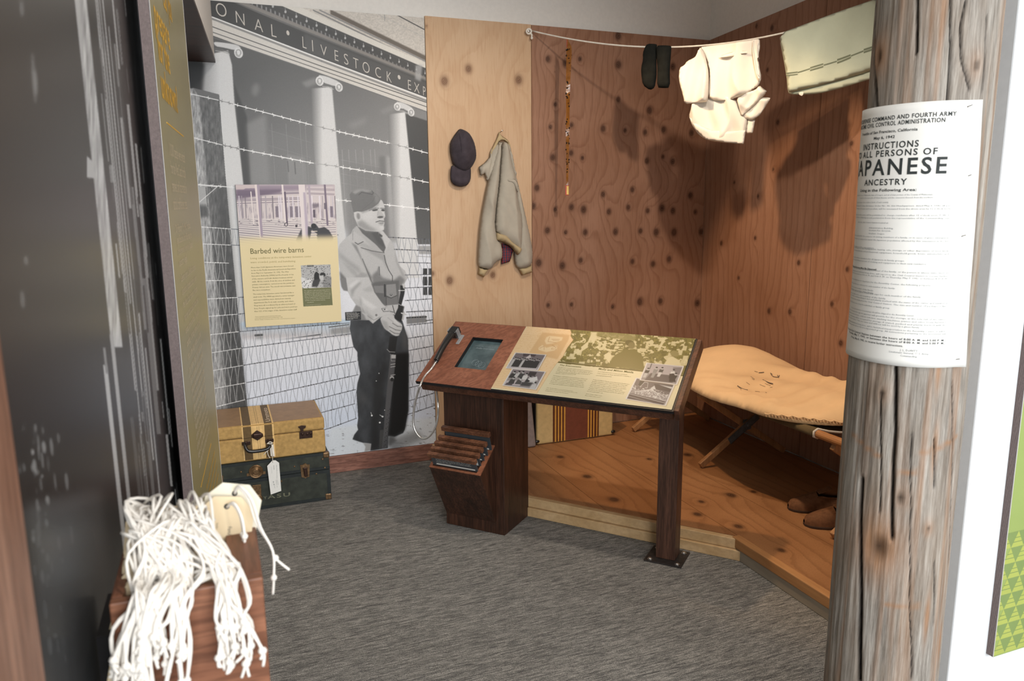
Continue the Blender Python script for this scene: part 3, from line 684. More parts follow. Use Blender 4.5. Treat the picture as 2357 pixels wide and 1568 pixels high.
    c.poly(A([(360, 640), (470, 700), (560, 712), (640, 716), (650, 770), (700, 830), (740, 930), (715, 1000), (600, 880), (430, 740)]), 88, .8); c.poly(A([(540, 720), (650, 720), (700, 830), (735, 940), (640, 880)]), 70, 2, .7)
    # head and cap
    c.poly(A([(312, 452), (420, 448), (560, 400), (640, 340), (672, 288), (692, 300), (716, 350), (728, 395), (722, 432), (732, 490), (735, 512), (722, 535), (714, 548), (724, 575), (722, 612), (714, 640), (718, 690), (690, 706), (640, 718), (560, 712), (470, 702), (372, 648), (352, 600), (328, 540)]), 178, .5)
    c.poly(A([(352, 590), (430, 560), (520, 640), (640, 700), (560, 714), (470, 702), (372, 648)]), 128, 3.2, .8); c.poly(A([(430, 470), (560, 420), (620, 470), (560, 560), (450, 560)]), 192, 5, .5); c.poly(A([(410, 450), (560, 402), (650, 335), (668, 310), (640, 370), (540, 430), (430, 470)]), 126, 1.6, .7)
    c.ell(*A([(364, 505)])[0], 8, 11.5, 176, -8, .5); c.ell(*A([(375, 510)])[0], 4, 7.5, 112, -8, 1.2, .8); c.line(A([(330, 470), (350, 448), (390, 460)]), 1, 200, .8)
    c.ell(*A([(598, 428)])[0], 7, 2, 62, -8, .6); c.ell(*A([(703, 430)])[0], 4, 2.4, 62, 0, .6); c.line(A([(520, 432), (600, 402), (648, 404)]), 2, 92, .8, .7); c.line(A([(672, 404), (728, 408)]), 2, 88, .8, .6)
    c.poly(A([(640, 440), (680, 440), (728, 500), (715, 535), (640, 530), (625, 510)]), 160, 1.6, .7); c.ell(*A([(668, 522)])[0], 7, 2.4, 78, -4, .7); c.line(A([(640, 440), (632, 500)]), 1.4, 128, .6, .8); c.line(A([(690, 440), (722, 500)]), 1.2, 210, .7, .7)
    c.line(A([(610, 588), (660, 572), (722, 578)]), 1.8, 76, .95, .4); c.poly(A([(630, 596), (718, 588), (712, 608), (670, 612)]), 118, .8, .8); c.poly(A([(640, 614), (712, 610), (690, 632)]), 112, 1.6, .7); c.ell(*A([(690, 660)])[0], 6, 4, 196, 0, 2, .6)
    cap = A([(258, 218), (288, 182), (350, 152), (425, 143), (500, 156), (565, 178), (625, 216), (660, 262), (668, 296), (640, 342), (562, 402), (482, 432), (420, 450), (368, 446), (310, 458), (294, 400), (272, 300)])
    c.poly(cap, 100, .5); c.poly(A([(290, 185), (350, 152), (425, 143), (500, 156), (560, 180), (480, 190), (420, 170), (330, 215)]), 142, 1.6, .8); c.poly(A([(570, 190), (625, 220), (662, 270), (640, 330), (600, 330), (590, 250)]), 120, 2, .8)
    c.line(A([(556, 168), (575, 200), (560, 220), (500, 205), (420, 190), (380, 225)]), 1.3, 66, .8); c.line(A([(600, 240), (560, 320), (430, 420)]), 1, 84, .6)
    # belt, pouches, lower jacket, sleeve, hand
    c.poly(B([(600, 90), (700, 60), (1060, 40), (1060, 430), (840, 460), (760, 430), (650, 240)]), 92, 1.6); c.poly(B([(850, 450), (1040, 430), (1040, 480), (990, 600), (930, 590)]), 168, 1); c.line(B([(950, 450), (985, 580)]), 1.6, 60); c.line(B([(905, 545), (965, 560)]), 1.4, 70)
    c.poly(B([(640, 130), (800, 125), (805, 250), (670, 240)]), 116, .6); c.poly(B([(835, 112), (1000, 95), (1020, 290), (930, 330), (845, 290)]), 128, .6); c.poly(B([(850, 330), (1030, 300), (1035, 430), (850, 440)]), 104, .8); c.line(B([(820, 110), (825, 300)]), 3, 50); c.line(B([(840, 290), (925, 330), (1020, 285)]), 1.4, 60); c.line(B([(838, 112), (848, 440)]), 1.2, 62); c.ell(*B([(926, 272)])[0], 2.4, 2.4, 50); c.ell(*B([(926, 268)])[0], 1, 1, 220)
    c.poly(B([(300, 545), (350, 440), (430, 480), (520, 690), (262, 735)]), 122, 1.5)
    c.poly(B([(90, 0), (190, 0), (220, 215), (150, 205), (110, 140)]), 112, 1)
    sleeve = B([(185, -10), (220, 220), (285, 340), (385, 350), (425, 470), (450, 580), (520, 620), (550, 650), (562, 690), (628, 748), (760, 640), (840, 602), (925, 598), (880, 530), (770, 400), (650, 235), (600, 100), (560, -10)])
    c.poly(sleeve, 176, .6)
    for L, col in (([(430, 300), (500, 350), (700, 480), (620, 520), (480, 420)], 196), ([(420, 290), (440, 470), (520, 600), (455, 560), (415, 400)], 118), ([(260, 200), (400, 60), (440, 80), (330, 200), (280, 330)], 140), ([(500, 480), (560, 580), (640, 640), (600, 700), (540, 640)], 150), ([(450, 190), (600, 130), (640, 220), (520, 230)], 158), ([(230, 120), (380, 20), (420, 40), (260, 170)], 194)):
        c.poly(B(L), col, 2.2, .8)
    c.line(B([(540, 620), (640, 690), (740, 640)]), 1, 110, .8); c.line(B([(770, 500), (800, 550), (890, 545)]), 1.3, 86); c.line(B([(770, 500), (840, 490)]), 1, 100); c.ell(*B([(683, 608)])[0], 2.6, 2.6, 112); c.ell(*B([(820, 515)])[0], 2, 2, 96)
    # trousers
    tr = B([(262, 700), (430, 690), (560, 690), (628, 748), (760, 640), (980, 600), (1110, 700), (1160, 870), (1202, 990), (1216, 1300), (1212, 1568)]) + D([(1090, 0), (1088, 850), (1030, 1150), (1005, 1205), (870, 1262), (775, 1250), (765, 1440), (490, 1482), (505, 1372), (380, 1358), (212, 1303), (240, 1232), (300, 1152), (285, 1090), (300, 970), (290, 800), (273, 560), (290, 420), (332, 275), (295, 60)]) + B([(380, 1370), (372, 1210), (310, 1130), (282, 1000), (246, 830)])
    c.poly(tr, (56, 58, 61), .8); c.tex(tr, .35, .05, .03, 33, 2)
    c.poly(D([(860, -40), (1092, -60), (1088, 850), (1030, 1150), (870, 1262), (775, 1250), (820, 700)]), 26, 3); c.poly(B([(1100, 800), (1165, 880), (1200, 1000), (1190, 1200), (1120, 1100)]), 76, 4, .8)
    c.poly(D([(560, 380), (700, 100), (740, 60), (690, 700), (620, 1100), (640, 1450), (500, 1470), (520, 900)]), 36, 4, .7); c.poly(D([(300, 560), (430, 600), (480, 760), (330, 720)]), 78, 6, .6)
    c.poly(D([(380, 1360), (505, 1372), (490, 1480), (400, 1500), (415, 1420)]), 150, 1)
    c.poly(D([(770, 1250), (870, 1262), (900, 1330), (770, 1420)]), 96, 3)
    # rifle
    c.poly(B([(1075, 120), (1150, 130), (1150, 210), (1140, 275), (1095, 440), (1142, 470), (1112, 620), (1090, 725), (1040, 700), (985, 665), (990, 600), (1040, 490), (1045, 430), (1075, 250)]), 34, .5); c.line(B([(1050, 205), (1160, 205)]), 1.6, 200); c.poly(B([(1110, 90), (1155, 110), (1150, 190), (1120, 160)]), 180, .8); c.line(B([(1045, 425), (1085, 445), (1140, 465)]), 1.6, 170, .8); c.line(B([(1130, 470), (1105, 620)]), 1.2, 120, .7); c.line(B([(1095, 575), (1170, 600)]), 3, 180)
    c.poly(B([(905, 955), (1030, 960), (995, 1210), (940, 1265), (875, 1190)]), 38, .8); c.line(B([(860, 1170), (900, 1210), (985, 1215)]), 1.8, 150, .8)
    c.poly(D([(800, 0), (895, 0), (852, 390), (805, 800), (762, 1260), (750, 1445), (665, 1452), (700, 1150), (740, 640)]), (82, 82, 84), .8); c.poly(D([(640, 1160), (700, 1150), (668, 1452), (630, 1452)]), 66, .6)
    c.poly(B([(925, 1255), (1005, 1258), (1000, 1320), (930, 1318)]), 172, .6); c.line(B([(915, 1250), (930, 1360), (990, 1360)]), 1.4, 150, .8)
    for y in (130, 170, 300): c.line(D([(812, y), (880, y - 12)]), 1.6, 190, .8)
    c.ell(*D([(830, 345)])[0], 5, 5, 170, 0, .5); c.ell(*D([(832, 365)])[0], 4, 4.4, 40, 0, .4)
    for k in range(9): c.ell(*D([(800 - k * 9, 830 + k * 70)])[0], .8, .8, 24); c.ell(*D([(770 - k * 8, 850 + k * 70)])[0], .8, .8, 24)
    for x, y in ((515, 930), (683, 945), (640, 1040), (628, 268), (585, 388), (715, 845)): c.ell(*D([(x, y)])[0], 2.2 if y > 900 else 1.1, 1.9 if y > 900 else 1.2, 225, 0, .3)
    c.line(D([(500, 880), (512, 920)]), 1.1, 200); c.line(D([(640, 920), (680, 945)]), 1.4, 190)
    hand = B([(742, 652), (830, 612), (978, 600), (975, 652), (1035, 720), (1098, 752), (1112, 785), (1100, 850), (1085, 880), (1065, 915), (1060, 942), (1010, 956), (945, 930), (895, 885), (820, 835), (775, 750)])
    c.poly(hand, 176, .6, 1, 1); c.poly(B([(760, 680), (860, 720), (900, 860), (820, 830), (778, 755)]), 146, 2, .8)
    for L in ([(950, 740), (1030, 790), (1095, 800)], [(895, 795), (1000, 850), (1085, 862)], [(905, 860), (980, 905), (1062, 915)]): c.line(B(L), 1.6, 96, .9, .4)
    c.line(B([(870, 650), (960, 720), (950, 745)]), 1.2, 130, .6, .6); c.poly(B([(960, 660), (1090, 745), (1060, 770), (970, 720)]), 192, 1.5, .7)
    # wires: barbed strands, then woven fence
    def strand(P, col, wd=1.7, n=14, a=1, seed=1):
        rs = random.Random(seed); c.line(P, wd, col, a)
        (x0, y0), (x1, y1) = P[0], P[-1]
        for i in range(n):
            t = (i + .5 + rs.uniform(-.2, .2)) / n; x, y = x0 + (x1 - x0) * t, y0 + (y1 - y0) * t
            c.line([(x - 3, y - 1.5), (x + 3, y + 1.8)], 2.2, col, a); c.line([(x + rs.uniform(-3, 3), y - 4), (x + rs.uniform(-2, 2), y + 4)], 1.1, col, a)
    strand([(425, 213), (503, 231)], 205, 2, 2); strand([(503, 231), (538, 240)], 120, 1.2, 2); strand([(538, 240), (718, 288)], 216, 2, 9); strand([(718, 288), (774, 302)], 130, 1.2, 3); strand([(774, 302), (897, 330)], 216, 2, 8); strand([(897, 330), (941, 341)], 140, 1.2, 3); strand([(941, 341), (1004, 358)], 220, 2, 3)
    strand([(425, 312), (512, 334)], 200, 2, 4); strand([(512, 334), (552, 343)], 110, 1.3, 3); strand([(552, 343), (722, 376)], 216, 2, 8); strand([(722, 376), (782, 384)], 140, 1.2, 3); strand([(782, 384), (900, 404)], 216, 2, 7); strand([(900, 404), (945, 412)], 140, 1.2, 3); strand([(945, 412), (1004, 424)], 222, 2, 3)
    strand([(430, 423), (545, 432)], 205, 2.2, 5); c.line([(430, 424), (500, 430), (440, 482)], 1.8, 190); strand([(770, 460), (808, 463)], 214, 1.6, 2); strand([(884, 471), (1004, 484)], 222, 1.8, 4)
    H = [([(430, 520), (545, 528), (780, 541)], [(893, 546), (1004, 552)]), ([(430, 560), (525, 564), (776, 571)], [(907, 574), (1004, 578)]), ([(430, 602), (530, 606)], [(917, 604), (1004, 606)]), ([(430, 647), (535, 645)], [(932, 633), (1004, 632)]),
         ([(440, 690), (540, 685), (784, 672)], [(932, 663), (1004, 660)]), ([(445, 731), (549, 723), (786, 700)], [(932, 692), (1004, 687)]), ([(450, 774), (554, 763), (806, 743)], [(936, 718), (1004, 715)]), ([(455, 817), (558, 801), (812, 768)], [(936, 749), (1004, 742)]),
         ([(460, 858), (559, 841), (818, 798)], [(938, 779), (1004, 769)]), ([(465, 899), (566, 881), (822, 831)], [(940, 807), (1004, 795)]), ([(470, 943), (568, 919), (826, 862)], [(940, 836), (1004, 824)]), ([(560, 958), (700, 926), (820, 896)], [(940, 864), (1004, 850)]), ([(600, 990), (742, 949), (821, 928)], [(940, 893), (1004, 877)]), ([(640, 1020), (760, 985), (822, 962)], [(940, 923), (1004, 903)]), (None, [(938, 954), (1004, 932)])]
    def ey(P, x): 
        for (a, b), (e, f) in zip(P[:-1], P[1:]):
            if a <= x <= e: return b + (f - b) * (x - a) / (e - a)
        return None
    postx = lambda y: 521 + (y - 428) * .0955
    rs = random.Random(7)
    for side in (0, 1):
        Ls = [h[side] for h in H if h[side]]
        for i, P in enumerate(Ls):
            for x in np.arange(P[0][0], P[-1][0] - 5, 6):
                y0, y1 = ey(P, x), ey(P, min(x + 6.2, P[-1][0]))
                on = x < postx(y0) - 3; c.line([(x, y0), (x + 6.2, y1)], 1.5, 208 if on else (84, 86, 92), .95)
                if rs.random() < .3: c.ell(x, y0, 1.8, 1.2, 215 if on else 60)
            if i + 1 < len(Ls):
                Q = Ls[i + 1]; x = max(P[0][0], Q[0][0]) + 4
                while x < min(P[-1][0], Q[-1][0]) - 8:
                    dx = rs.uniform(4, 9); x2 = min(x + dx, P[-1][0]); ya = ey(P, x)
                    for (u0, u1) in ((x, x + dx), (x + rs.uniform(8, 12), x + rs.uniform(5, 10))):
                        ya, yb = ey(P, min(u0, P[-1][0])), ey(Q, min(u1, Q[-1][0]))
                        if ya is None or yb is None: continue
                        on = u0 < postx(ya) - 4; bow = rs.uniform(-2, 2)
                        c.line([(u0, ya), ((u0 + u1) / 2 + bow, (ya + yb) / 2), (u1, yb)], 1.0, 190 if on else (112, 116, 124), .85 if on else .75)
                    x += rs.uniform(12, 18)
    c.tex([(410, -4), (1004, -4), (1004, 1062), (410, 1062)], .05, .9, .9, 77)
    return c
MX0, MX1, MZ0, MZ1 = -.36, 1.132, .1, 2.479
YM = 4.166
mur = paint_mural()
M_mural = print_mat('mural_print', mur, (MX0, YM, MZ0), (1, 0, 0), (0, 0, 1), MX1 - MX0, MZ1 - MZ0, .0017, 1.15, .42)
sheet('photo_mural', (MX0, YM - .004, MZ0), (1, 0, 0), (0, 0, 1), MX1 - MX0, MZ1 - MZ0, .004, M_mural, M_black, label='large black-and-white photo mural of a soldier beside a wire fence', cat='mural')
mural = bpy.data.objects['photo_mural']
# inscription on the frieze, letter by letter along the band
M_let = plain('frieze_letters', srgb(196, 190, 182), .6, 0, .05)
mb = MB(); YL = YM - .0046
LET = [('O', 496, 34, 524, 42, 30), ('N', 541, 51, 566, 60, 27), ('A', 586, 68, 606, 75, 27), ('L', 623, 83, 637, 87, 28), ('•', 658, 91, 669, 95, 34), ('L', 695, 109, 706, 113, 26), ('I', 717, 117, 723, 120, 26), ('V', 738, 125, 753, 131, 23), ('E', 769, 138, 780, 142, 24), ('S', 791, 146, 803, 151, 24), ('T', 813, 155, 826, 160, 23), ('O', 834, 164, 852, 171, 24), ('C', 863, 175, 878, 181, 23), ('K', 889, 186, 902, 191, 23), ('•', 914, 191, 924, 195, 30), ('E', 938, 205, 947, 208, 22), ('X', 953, 211, 966, 216, 22), ('P', 973, 219, 980, 222, 21)]
for ch, x0, y0, x1, y1, h in LET:
    p0, p1 = at_y(x0, y0, YL), at_y(x1, y1, YL); cp = at_y(x0, y0 - h, YL)[2] - p0[2]
    put_text(mb, ch, p0, p1, (0, 0, 1), cp, 't', .0, nrm=V3(0, -1, 0))
mb.build('lettering', M_let, parent=mural)

# ------------------------------------------------------------------ the 'Barbed wire barns' board on the mural
def paint_barn():
    c = Cv(536, 418, 784, 760, 3, (226, 210, 166))
    A = lambda L: [(530 + u / 9.065, 410 + v / 9.065) for u, v in L]
    sq = [(538, 420), (775, 420), (782, 560), (538, 570)]
    c.poly(sq, (208, 198, 198)); c.poly(A([(100, 150), (2160, 130), (2170, 250), (100, 300)]), (150, 136, 150), 3); c.poly(A([(100, 150), (540, 140), (540, 210), (320, 215), (280, 240), (110, 245)]), (205, 190, 190), .5)
    c.poly(A([(120, 250), (1060, 230), (1060, 300), (120, 450)]), (118, 104, 122), 2); c.poly(A([(1570, 160), (2170, 150), (2180, 440), (1600, 440)]), (206, 196, 198), 3)
    for y in (330, 350, 440, 470, 520): c.line(A([(130, y + 10), (1450, y - 30)]), 1.6, (112, 100, 118), .8)
    for y in (215, 240, 310, 330): c.line(A([(1600, y), (2170, y + 20)]), 1.2, (130, 118, 130), .8)
    c.blot(A([(150, 550), (2200, 500), (2210, 850), (170, 850)]), (150, 138, 150), .5, .35, .06, 4, .1, .6)
    for x, w_, col in ((180, 3, 200), (235, 3, 150), (310, 2, 120), (640, 2.4, 140), (735, 3, 168), (880, 2.4, 120), (1010, 3, 220), (1050, 3, 220), (1215, 3, 210), (1300, 3, 215), (1410, 3, 220), (1700, 3, 225), (1860, 3, 225), (1920, 2, 160), (2060, 3, 215), (2130, 3, 200), (2180, 2, 120)):
        c.line(A([(x, 380), (x + 25, 900)]), w_, (col, col - 8, col), .9)
    for x in (1240, 1350, 1440, 940, 2080): c.poly(A([(x, 590), (x + 60, 590), (x + 70, 820), (x + 10, 820)]), (112, 102, 116), .6, .8)
    c.poly(A([(1710, 540), (1850, 530), (1850, 600), (1720, 640)]), (110, 100, 112), 1.5, .8); c.poly(A([(1725, 660), (1770, 660), (1780, 820), (1730, 820)]), (96, 86, 98), .5)
    c.poly(A([(160, 850), (2210, 850), (2230, 1400), (190, 1400)]), (214, 206, 204), 2)
    for i in range(15):
        y = 860 + i * 34 + i * i * .8; d = 60 + i * 9; col = (116, 108, 120) if i % 2 else (150, 140, 150)
        c.line(A([(180, y), (700, y + d * .4), (1500, y + d), (2200, y + d * .7)]), .8 + i * .16, col, .85)
    c.blot(A([(170, 850), (2200, 850), (2210, 1010), (180, 1010)]), (96, 86, 98), .56, .12, .5, 8, .08, .7)
    c.line(A([(530, 130), (640, 1220)]), 5.5, (226, 214, 212)); c.line(A([(580, 150), (660, 1220)]), 5.5, (164, 150, 166)); c.line(A([(1085, 130), (1150, 920)]), 4, (226, 216, 214)); c.line(A([(1140, 300), (1185, 930)]), 4, (104, 92, 108)); c.line(A([(430, 290), (490, 960)]), 2.6, (226, 216, 214))
    c.poly(A([(1420, 130), (1555, 130), (1640, 1330), (1510, 1330)]), (222, 212, 212), .5); c.poly(A([(1520, 300), (1570, 300), (1650, 1330), (1585, 1330)]), (180, 168, 182), 1); c.line(A([(1640, 130), (1705, 960)]), 5, (176, 164, 176)); c.line(A([(1970, 130), (2030, 970)]), 4.4, (122, 110, 126)); c.poly(A([(1955, 520), (2010, 520), (2010, 650), (1960, 650)]), (110, 100, 114))
    c.ell(*A([(1165, 970)])[0], 4.5, 4.5, (60, 54, 60)); c.ell(*A([(1165, 970)])[0], 3, 3, (190, 180, 184)); c.poly(A([(1355, 975), (1405, 975), (1400, 1025), (1360, 1025)]), (64, 58, 64))
    c.poly(A([(1370, 1300), (1490, 1050), (1500, 1350), (1420, 1380)]), (70, 68, 74), 1); c.poly(A([(1620, 1010), (1700, 1030), (1790, 970), (1850, 1050), (1960, 1020), (2060, 1090), (2150, 1240), (2130, 1330), (1820, 1330), (1800, 1150), (1700, 1080), (1680, 1180), (1650, 1330), (1620, 1200)]), (62, 62, 68), .8); c.ell(*A([(1740, 1000)])[0], 6, 6, (44, 44, 48), 0, .6)
    for y in (1110, 1170, 1230, 1290): c.line(A([(1690, y), (1810, y)]), 2, (206, 196, 184))
    for k in range(12):
        y = 1180 + k * 26; c.poly(A([(150, y), (2250, y - 40), (2260, y + 40), (150, y + 60)]), (226, 210, 166), 3, min(1, k * .16))
    c.poly(A([(150, 1430), (2260, 1330), (2400, 3200), (150, 3200)]), (226, 210, 166), 4)
    B = lambda L: [(540 + u / 6.535, 540 + v / 6.535) for u, v in L]
    ph = B([(995, 465), (1443, 450), (1455, 795), (1018, 812)])
    c.poly(ph, 178, .3); c.poly(B([(995, 640), (1200, 690), (1190, 800), (1018, 812)]), 216, 1); c.poly(B([(1330, 600), (1455, 640), (1455, 795), (1330, 800)]), 140, .8); c.poly(B([(1090, 460), (1190, 460), (1190, 485), (1090, 490)]), 110, .5); c.blot(ph, 60, .56, .5, .6, 6, .05, .8)
    c.poly(B([(1200, 590), (1230, 555), (1270, 590), (1275, 680), (1230, 700), (1195, 680)]), 34, .6); c.ell(*B([(1325, 605)])[0], 6.5, 5, 40, 0, .5); c.poly(B([(1180, 690), (1300, 660), (1250, 780), (1160, 790)]), 60, 1); c.poly(B([(1270, 620), (1340, 610), (1340, 690), (1290, 690)]), 190, .8)
    c.poly(B([(1018, 812), (1455, 797), (1475, 1062), (1035, 1083)]), (112, 114, 78), .3)
    return c
BB = [at_y(x, y, YM - .022) for x, y in ((566, 753), (786, 740), (770, 424), (543, 426))]
bx0 = BB[0][0]; bw = BB[1][0] - bx0; bz0 = (BB[0][2] + BB[1][2]) / 2; bh = (BB[2][2] + BB[3][2]) / 2 - bz0
bar = paint_barn(); YBB = YM - .026
M_bar = print_mat('barn_board_print', bar, (bx0, YBB, bz0), (1, 0, 0), (0, 0, 1), bw, bh, .0008, .95, .5)
o = sheet('exhibit_board', (bx0, YBB, bz0), (1, 0, 0), (0, 0, 1), bw, bh, .021, M_bar, M_black, label='cream exhibit board titled Barbed wire barns mounted on the photo mural', cat='exhibit board')
M_olive_ink = plain('olive_ink', srgb(92, 88, 40), .6, 0, .02); M_olive_ink2 = plain('olive_ink_light', srgb(160, 146, 92), .6, 0, .02); M_cream_ink = plain('cream_ink', srgb(222, 216, 190), .6, 0, .02)
mb = MB(); up = (0, 0, 1)
def ty(st, x0, y0, x1, y1, h, k='r', Y=None, mi=0):
    Y = YBB if Y is None else Y; p0, p1 = at_y(x0, y0, Y), at_y(x1, y1, Y)
    put_text(mb, st, p0, p1, up, at_y(x0, y0 - h, Y)[2] - p0[2], k, .0008, nrm=V3(0, -1, 0), mi=mi)
ty('Barbed wire barns', 575.5, 584.5, 700, 580.5, 12, 'r')
b6 = lambda u, v: (540 + u / 6.535, 540 + v / 6.535)
T1 = ["More than 3,600 Japanese Americans were forced", "to live in the Pacific International Livestock Exposition", "from May 2 to September 10, 1942. The War", "Relocation Authority (WRA) laid floorboards on top", "of the manure and built dividers between animal", "stalls. All the sounds, from the cries of children and", "private conversations, carried across the partitions.", "Privacy did not exist. The stench was pervasive, and", "flies were everywhere."]
E1 = [885, 920, 815, 890, 870, 905, 900, 912, 540]
T2 = ["The temporary detention center functioned like a", "small town. The WRA appointed a center manager", "and responsibilities were divided into twenty", "departments like food, mail, security, and others.", "They were all coordinated by an advisory board of", "Issei. People signed up for jobs and were paid less", "than 12% of the wages of the detention center staff."]
E2 = [890, 900, 845, 895, 910, 945, 942]
for i, (t_, e) in enumerate(zip(T1, E1)):
    y = 508 + i * 42.6; x = 247 + i * 3.2; ty(t_, *b6(x, y), *b6(e, y - (e - x) * .042), 3.1, 's')
for i, (t_, e) in enumerate(zip(T2, E2)):
    y = 908 + i * 43; x = 277 + i * 3.4; ty(t_, *b6(x, y), *b6(e, y - (e - x) * .045), 3.1, 's')
for i, (t_, e) in enumerate((("Center: Construction at the Portland Assembly Center,", 700), ("at the Pacific International Livestock Exposition, 1942.", 725), ("Below: Single residents share a room, courtesy photo archive.", 918))):
    y = 1242 + i * 23; ty(t_, *b6(305, y), *b6(e, y - (e - 305) * .04), 1.7, 's')
mb.build('lettering', M_olive_ink, parent=o)
mb = MB(); ty('Living conditions at the temporary detention center', *b6(235, 372), *b6(1158, 340), 4.4, 's'); ty('were crowded, putrid, and humiliating.', *b6(240, 432), *b6(922, 412), 4.4, 's'); mb.build('lettering', M_olive_ink2, parent=o)
mb = MB()
for i, e in enumerate((1440, 1440, 1445, 1445, 1440, 1438, 1365)):
    y = 853 + i * 24.5; ty(("We stayed in a stall and it was dusty and hot,", "the walls were thin and everyone could hear us", "talking late at night, and the smell of horses was", "there. The floorboards did not keep it out at all.", "Families hung blankets for privacy between the", "rows of cots. That is where we lived for months,", "and that is how the summer went by.")[i], *b6(1047 + i * 2, y), *b6(e, y - (e - 1047) * .04), 1.9, 's')
ty('— resident', *b6(1075, 1028), *b6(1190, 1022), 1.8, 's'); ty('Courtesy of the photo archive collection', *b6(1065, 1066), *b6(1300, 1052), 1.2, 's')
mb.build('lettering', M_cream_ink, parent=o)
# little black caption label
p = [at_y(x, y, YM - .008) for x, y in ((795.5, 738), (831, 736), (830, 717), (794.5, 719))]
o = sheet('caption_label', (p[0][0], YM - .010, p[0][2]), (1, 0, 0), (0, 0, 1), p[1][0] - p[0][0], p[3][2] - p[0][2], .005, M_black, M_black, label="small black caption label with white print at the soldier's hip", cat='label')
mb = MB(); k = lambda u, v: (780 + u / 26.13, 700 + v / 26.13)
for i, (t_, e) in enumerate((("Armed guard at the gate of the", 1075), ("Pacific International Livestock Exposition,", 1240), ("Portland, Oregon. Guards patrolled", 1170), ("the fences of the temporary detention", 1250), ("center around the clock in 1942.", 1150), ("Photograph courtesy of the archive", 1140), ("historical society", 850))):
    ty(t_, *k(435 + 8 * i, 565 + 62 * i + (10 if i > 4 else 0)), *k(e, 535 + 62 * i + (10 if i > 4 else 0)), 1.6, 's', YM - .010)
mb.build('lettering', M_paper, parent=o)
# ------------------------------------------------------------------ reading kiosk
KA = V3(.7943, 3.2443, .71); KT = -.842; KU = V3(math.cos(KT), math.sin(KT), 0); KB = V3(-KU[1], KU[0], 0)
KL, KS = 1.179, .4222; KV = unit(KB * .3589 + V3(0, 0, .2224)); KN = np.cross(KU, KV)
def kp(s, t, h=0.): return KA + KU * s + KV * t + KN * h                  # on the sloped desk
def kf(s, b, z): return V3(*(KA + KU * s + KB * b)[:2], z)               # on the floor plan
def kst(x, y, h=0.):
    p = at_pl(x, y, KA + KN * h, KN) - KA; return p.dot(KU), p.dot(KV)
kio = thing('exhibit_kiosk', 'dark oak reading kiosk with sloped printed desk on a cabinet and one post', 'kiosk', kf(.6, .2, 0))
def kbox(name, s0, s1, t0, t1, h0, h1, m, **kw):
    mb = MB(); mb.obox(kp(s0, t0, h0), KU * (s1 - s0), KV * (t1 - t0), KN * (h1 - h0)); return mb.build(name, m, parent=kio, **kw)
S0, S1, T0, T1 = .147, .308, .114, .320                                  # screen opening
# black-edged desk panel, with the opening
mb = MB()
for s0, s1, t0, t1 in ((0, S0, 0, KS), (S1, KL, 0, KS), (S0, S1, 0, T0), (S0, S1, T1, KS)): mb.obox(kp(s0, t0, -.016), KU * (s1 - s0), KV * (t1 - t0), KN * .015)
mb.build('desk_panel', M_black, parent=kio)
mb = MB(); SP = .385
for s0, s1, t0, t1 in ((.002, S0, .002, KS - .002), (S1, SP, .002, KS - .002), (S0, S1, .002, T0), (S0, S1, T1, KS - .002)): mb.obox(kp(s0, t0, -.001), KU * (s1 - s0), KV * (t1 - t0), KN * .0012)
M_veneer = wood('reddish_veneer', (.17, .058, .032), (.30, .12, .07), 0, 14, 7, .45, .1, .4); mb.build('wood_veneer', M_veneer, parent=kio)
# wooden tray under the panel
mb = MB(); I = .010
mb.obox(kp(I, I, -.062), KU * (KL - 2 * I), KV * .022, KN * .0455); mb.build('front_rail', M_rail, parent=kio, bevel=.002)
mb = MB(); mb.obox(kp(I, KS - I - .022, -.062), KU * (KL - 2 * I), KV * .022, KN * .0455); mb.build('back_rail', M_rail, parent=kio, bevel=.002)
for s in (I, KL - I - .022):
    mb = MB(); mb.obox(kp(s, I + .0225, -.062), KU * .022, KV * (KS - 2 * I - .045), KN * .0455); mb.build('end_rail', M_rail, parent=kio, bevel=.002)
mb = MB(); mb.obox(kp(KL - .0005, .004, -.055), KU * .020, KV * (KS - .006), KN * .054); mb.build('edge_trim', M_rail, parent=kio, bevel=.002)
# screen set in the opening
M_glass = NT('screen_glass'); v = M_glass.coord(); f = M_glass.noise(v, 14, 3)
M_glass = M_glass.base(M_glass.ramp(f, [(.35, (.035, .06, .068)), (.65, (.085, .125, .135))]), .12, 0, .7)
scr = kbox('screen', S0 - .002, S1 + .002, T0 - .002, T1 + .002, -.026, -.020, M_glass)
mb = MB()
for s0, s1, t0, t1 in ((S0 - .004, S0, T0, T1), (S1, S1 + .004, T0, T1), (S0 - .004, S1 + .004, T0 - .004, T0), (S0 - .004, S1 + .004, T1, T1 + .004)): mb.obox(kp(s0, t0, -.030), KU * (s1 - s0), KV * (t1 - t0), KN * .0135)
mb.build('bezel', M_blackp, parent=scr)
mb = MB(); M_dimtext = plain('screen_text', (.22, .27, .29), .4)
put_text(mb, 'Audio Interviews', kp(S0 + .035, T1 - .055, -.0198), kp(S1 - .03, T1 - .055, -.0198), KV, .010, 'r', .0004); put_text(mb, 'touch the screen to begin', kp(S0 + .025, T1 - .038, -.0198), kp(S1 - .01, T1 - .038, -.0198), KV, .004, 's', .0004)
for k in range(3):
    pts = [kp(S0 + .075 + .02 * k + .016 * math.cos(a), T0 + .06 + .018 * math.sin(a) - .006 * k, -.0194) for a in np.linspace(0, 2 * PI, 20)[:-1]]; mb.tube(pts, .0006, 4, True)
mb.build('screen_text', M_dimtext, parent=scr)
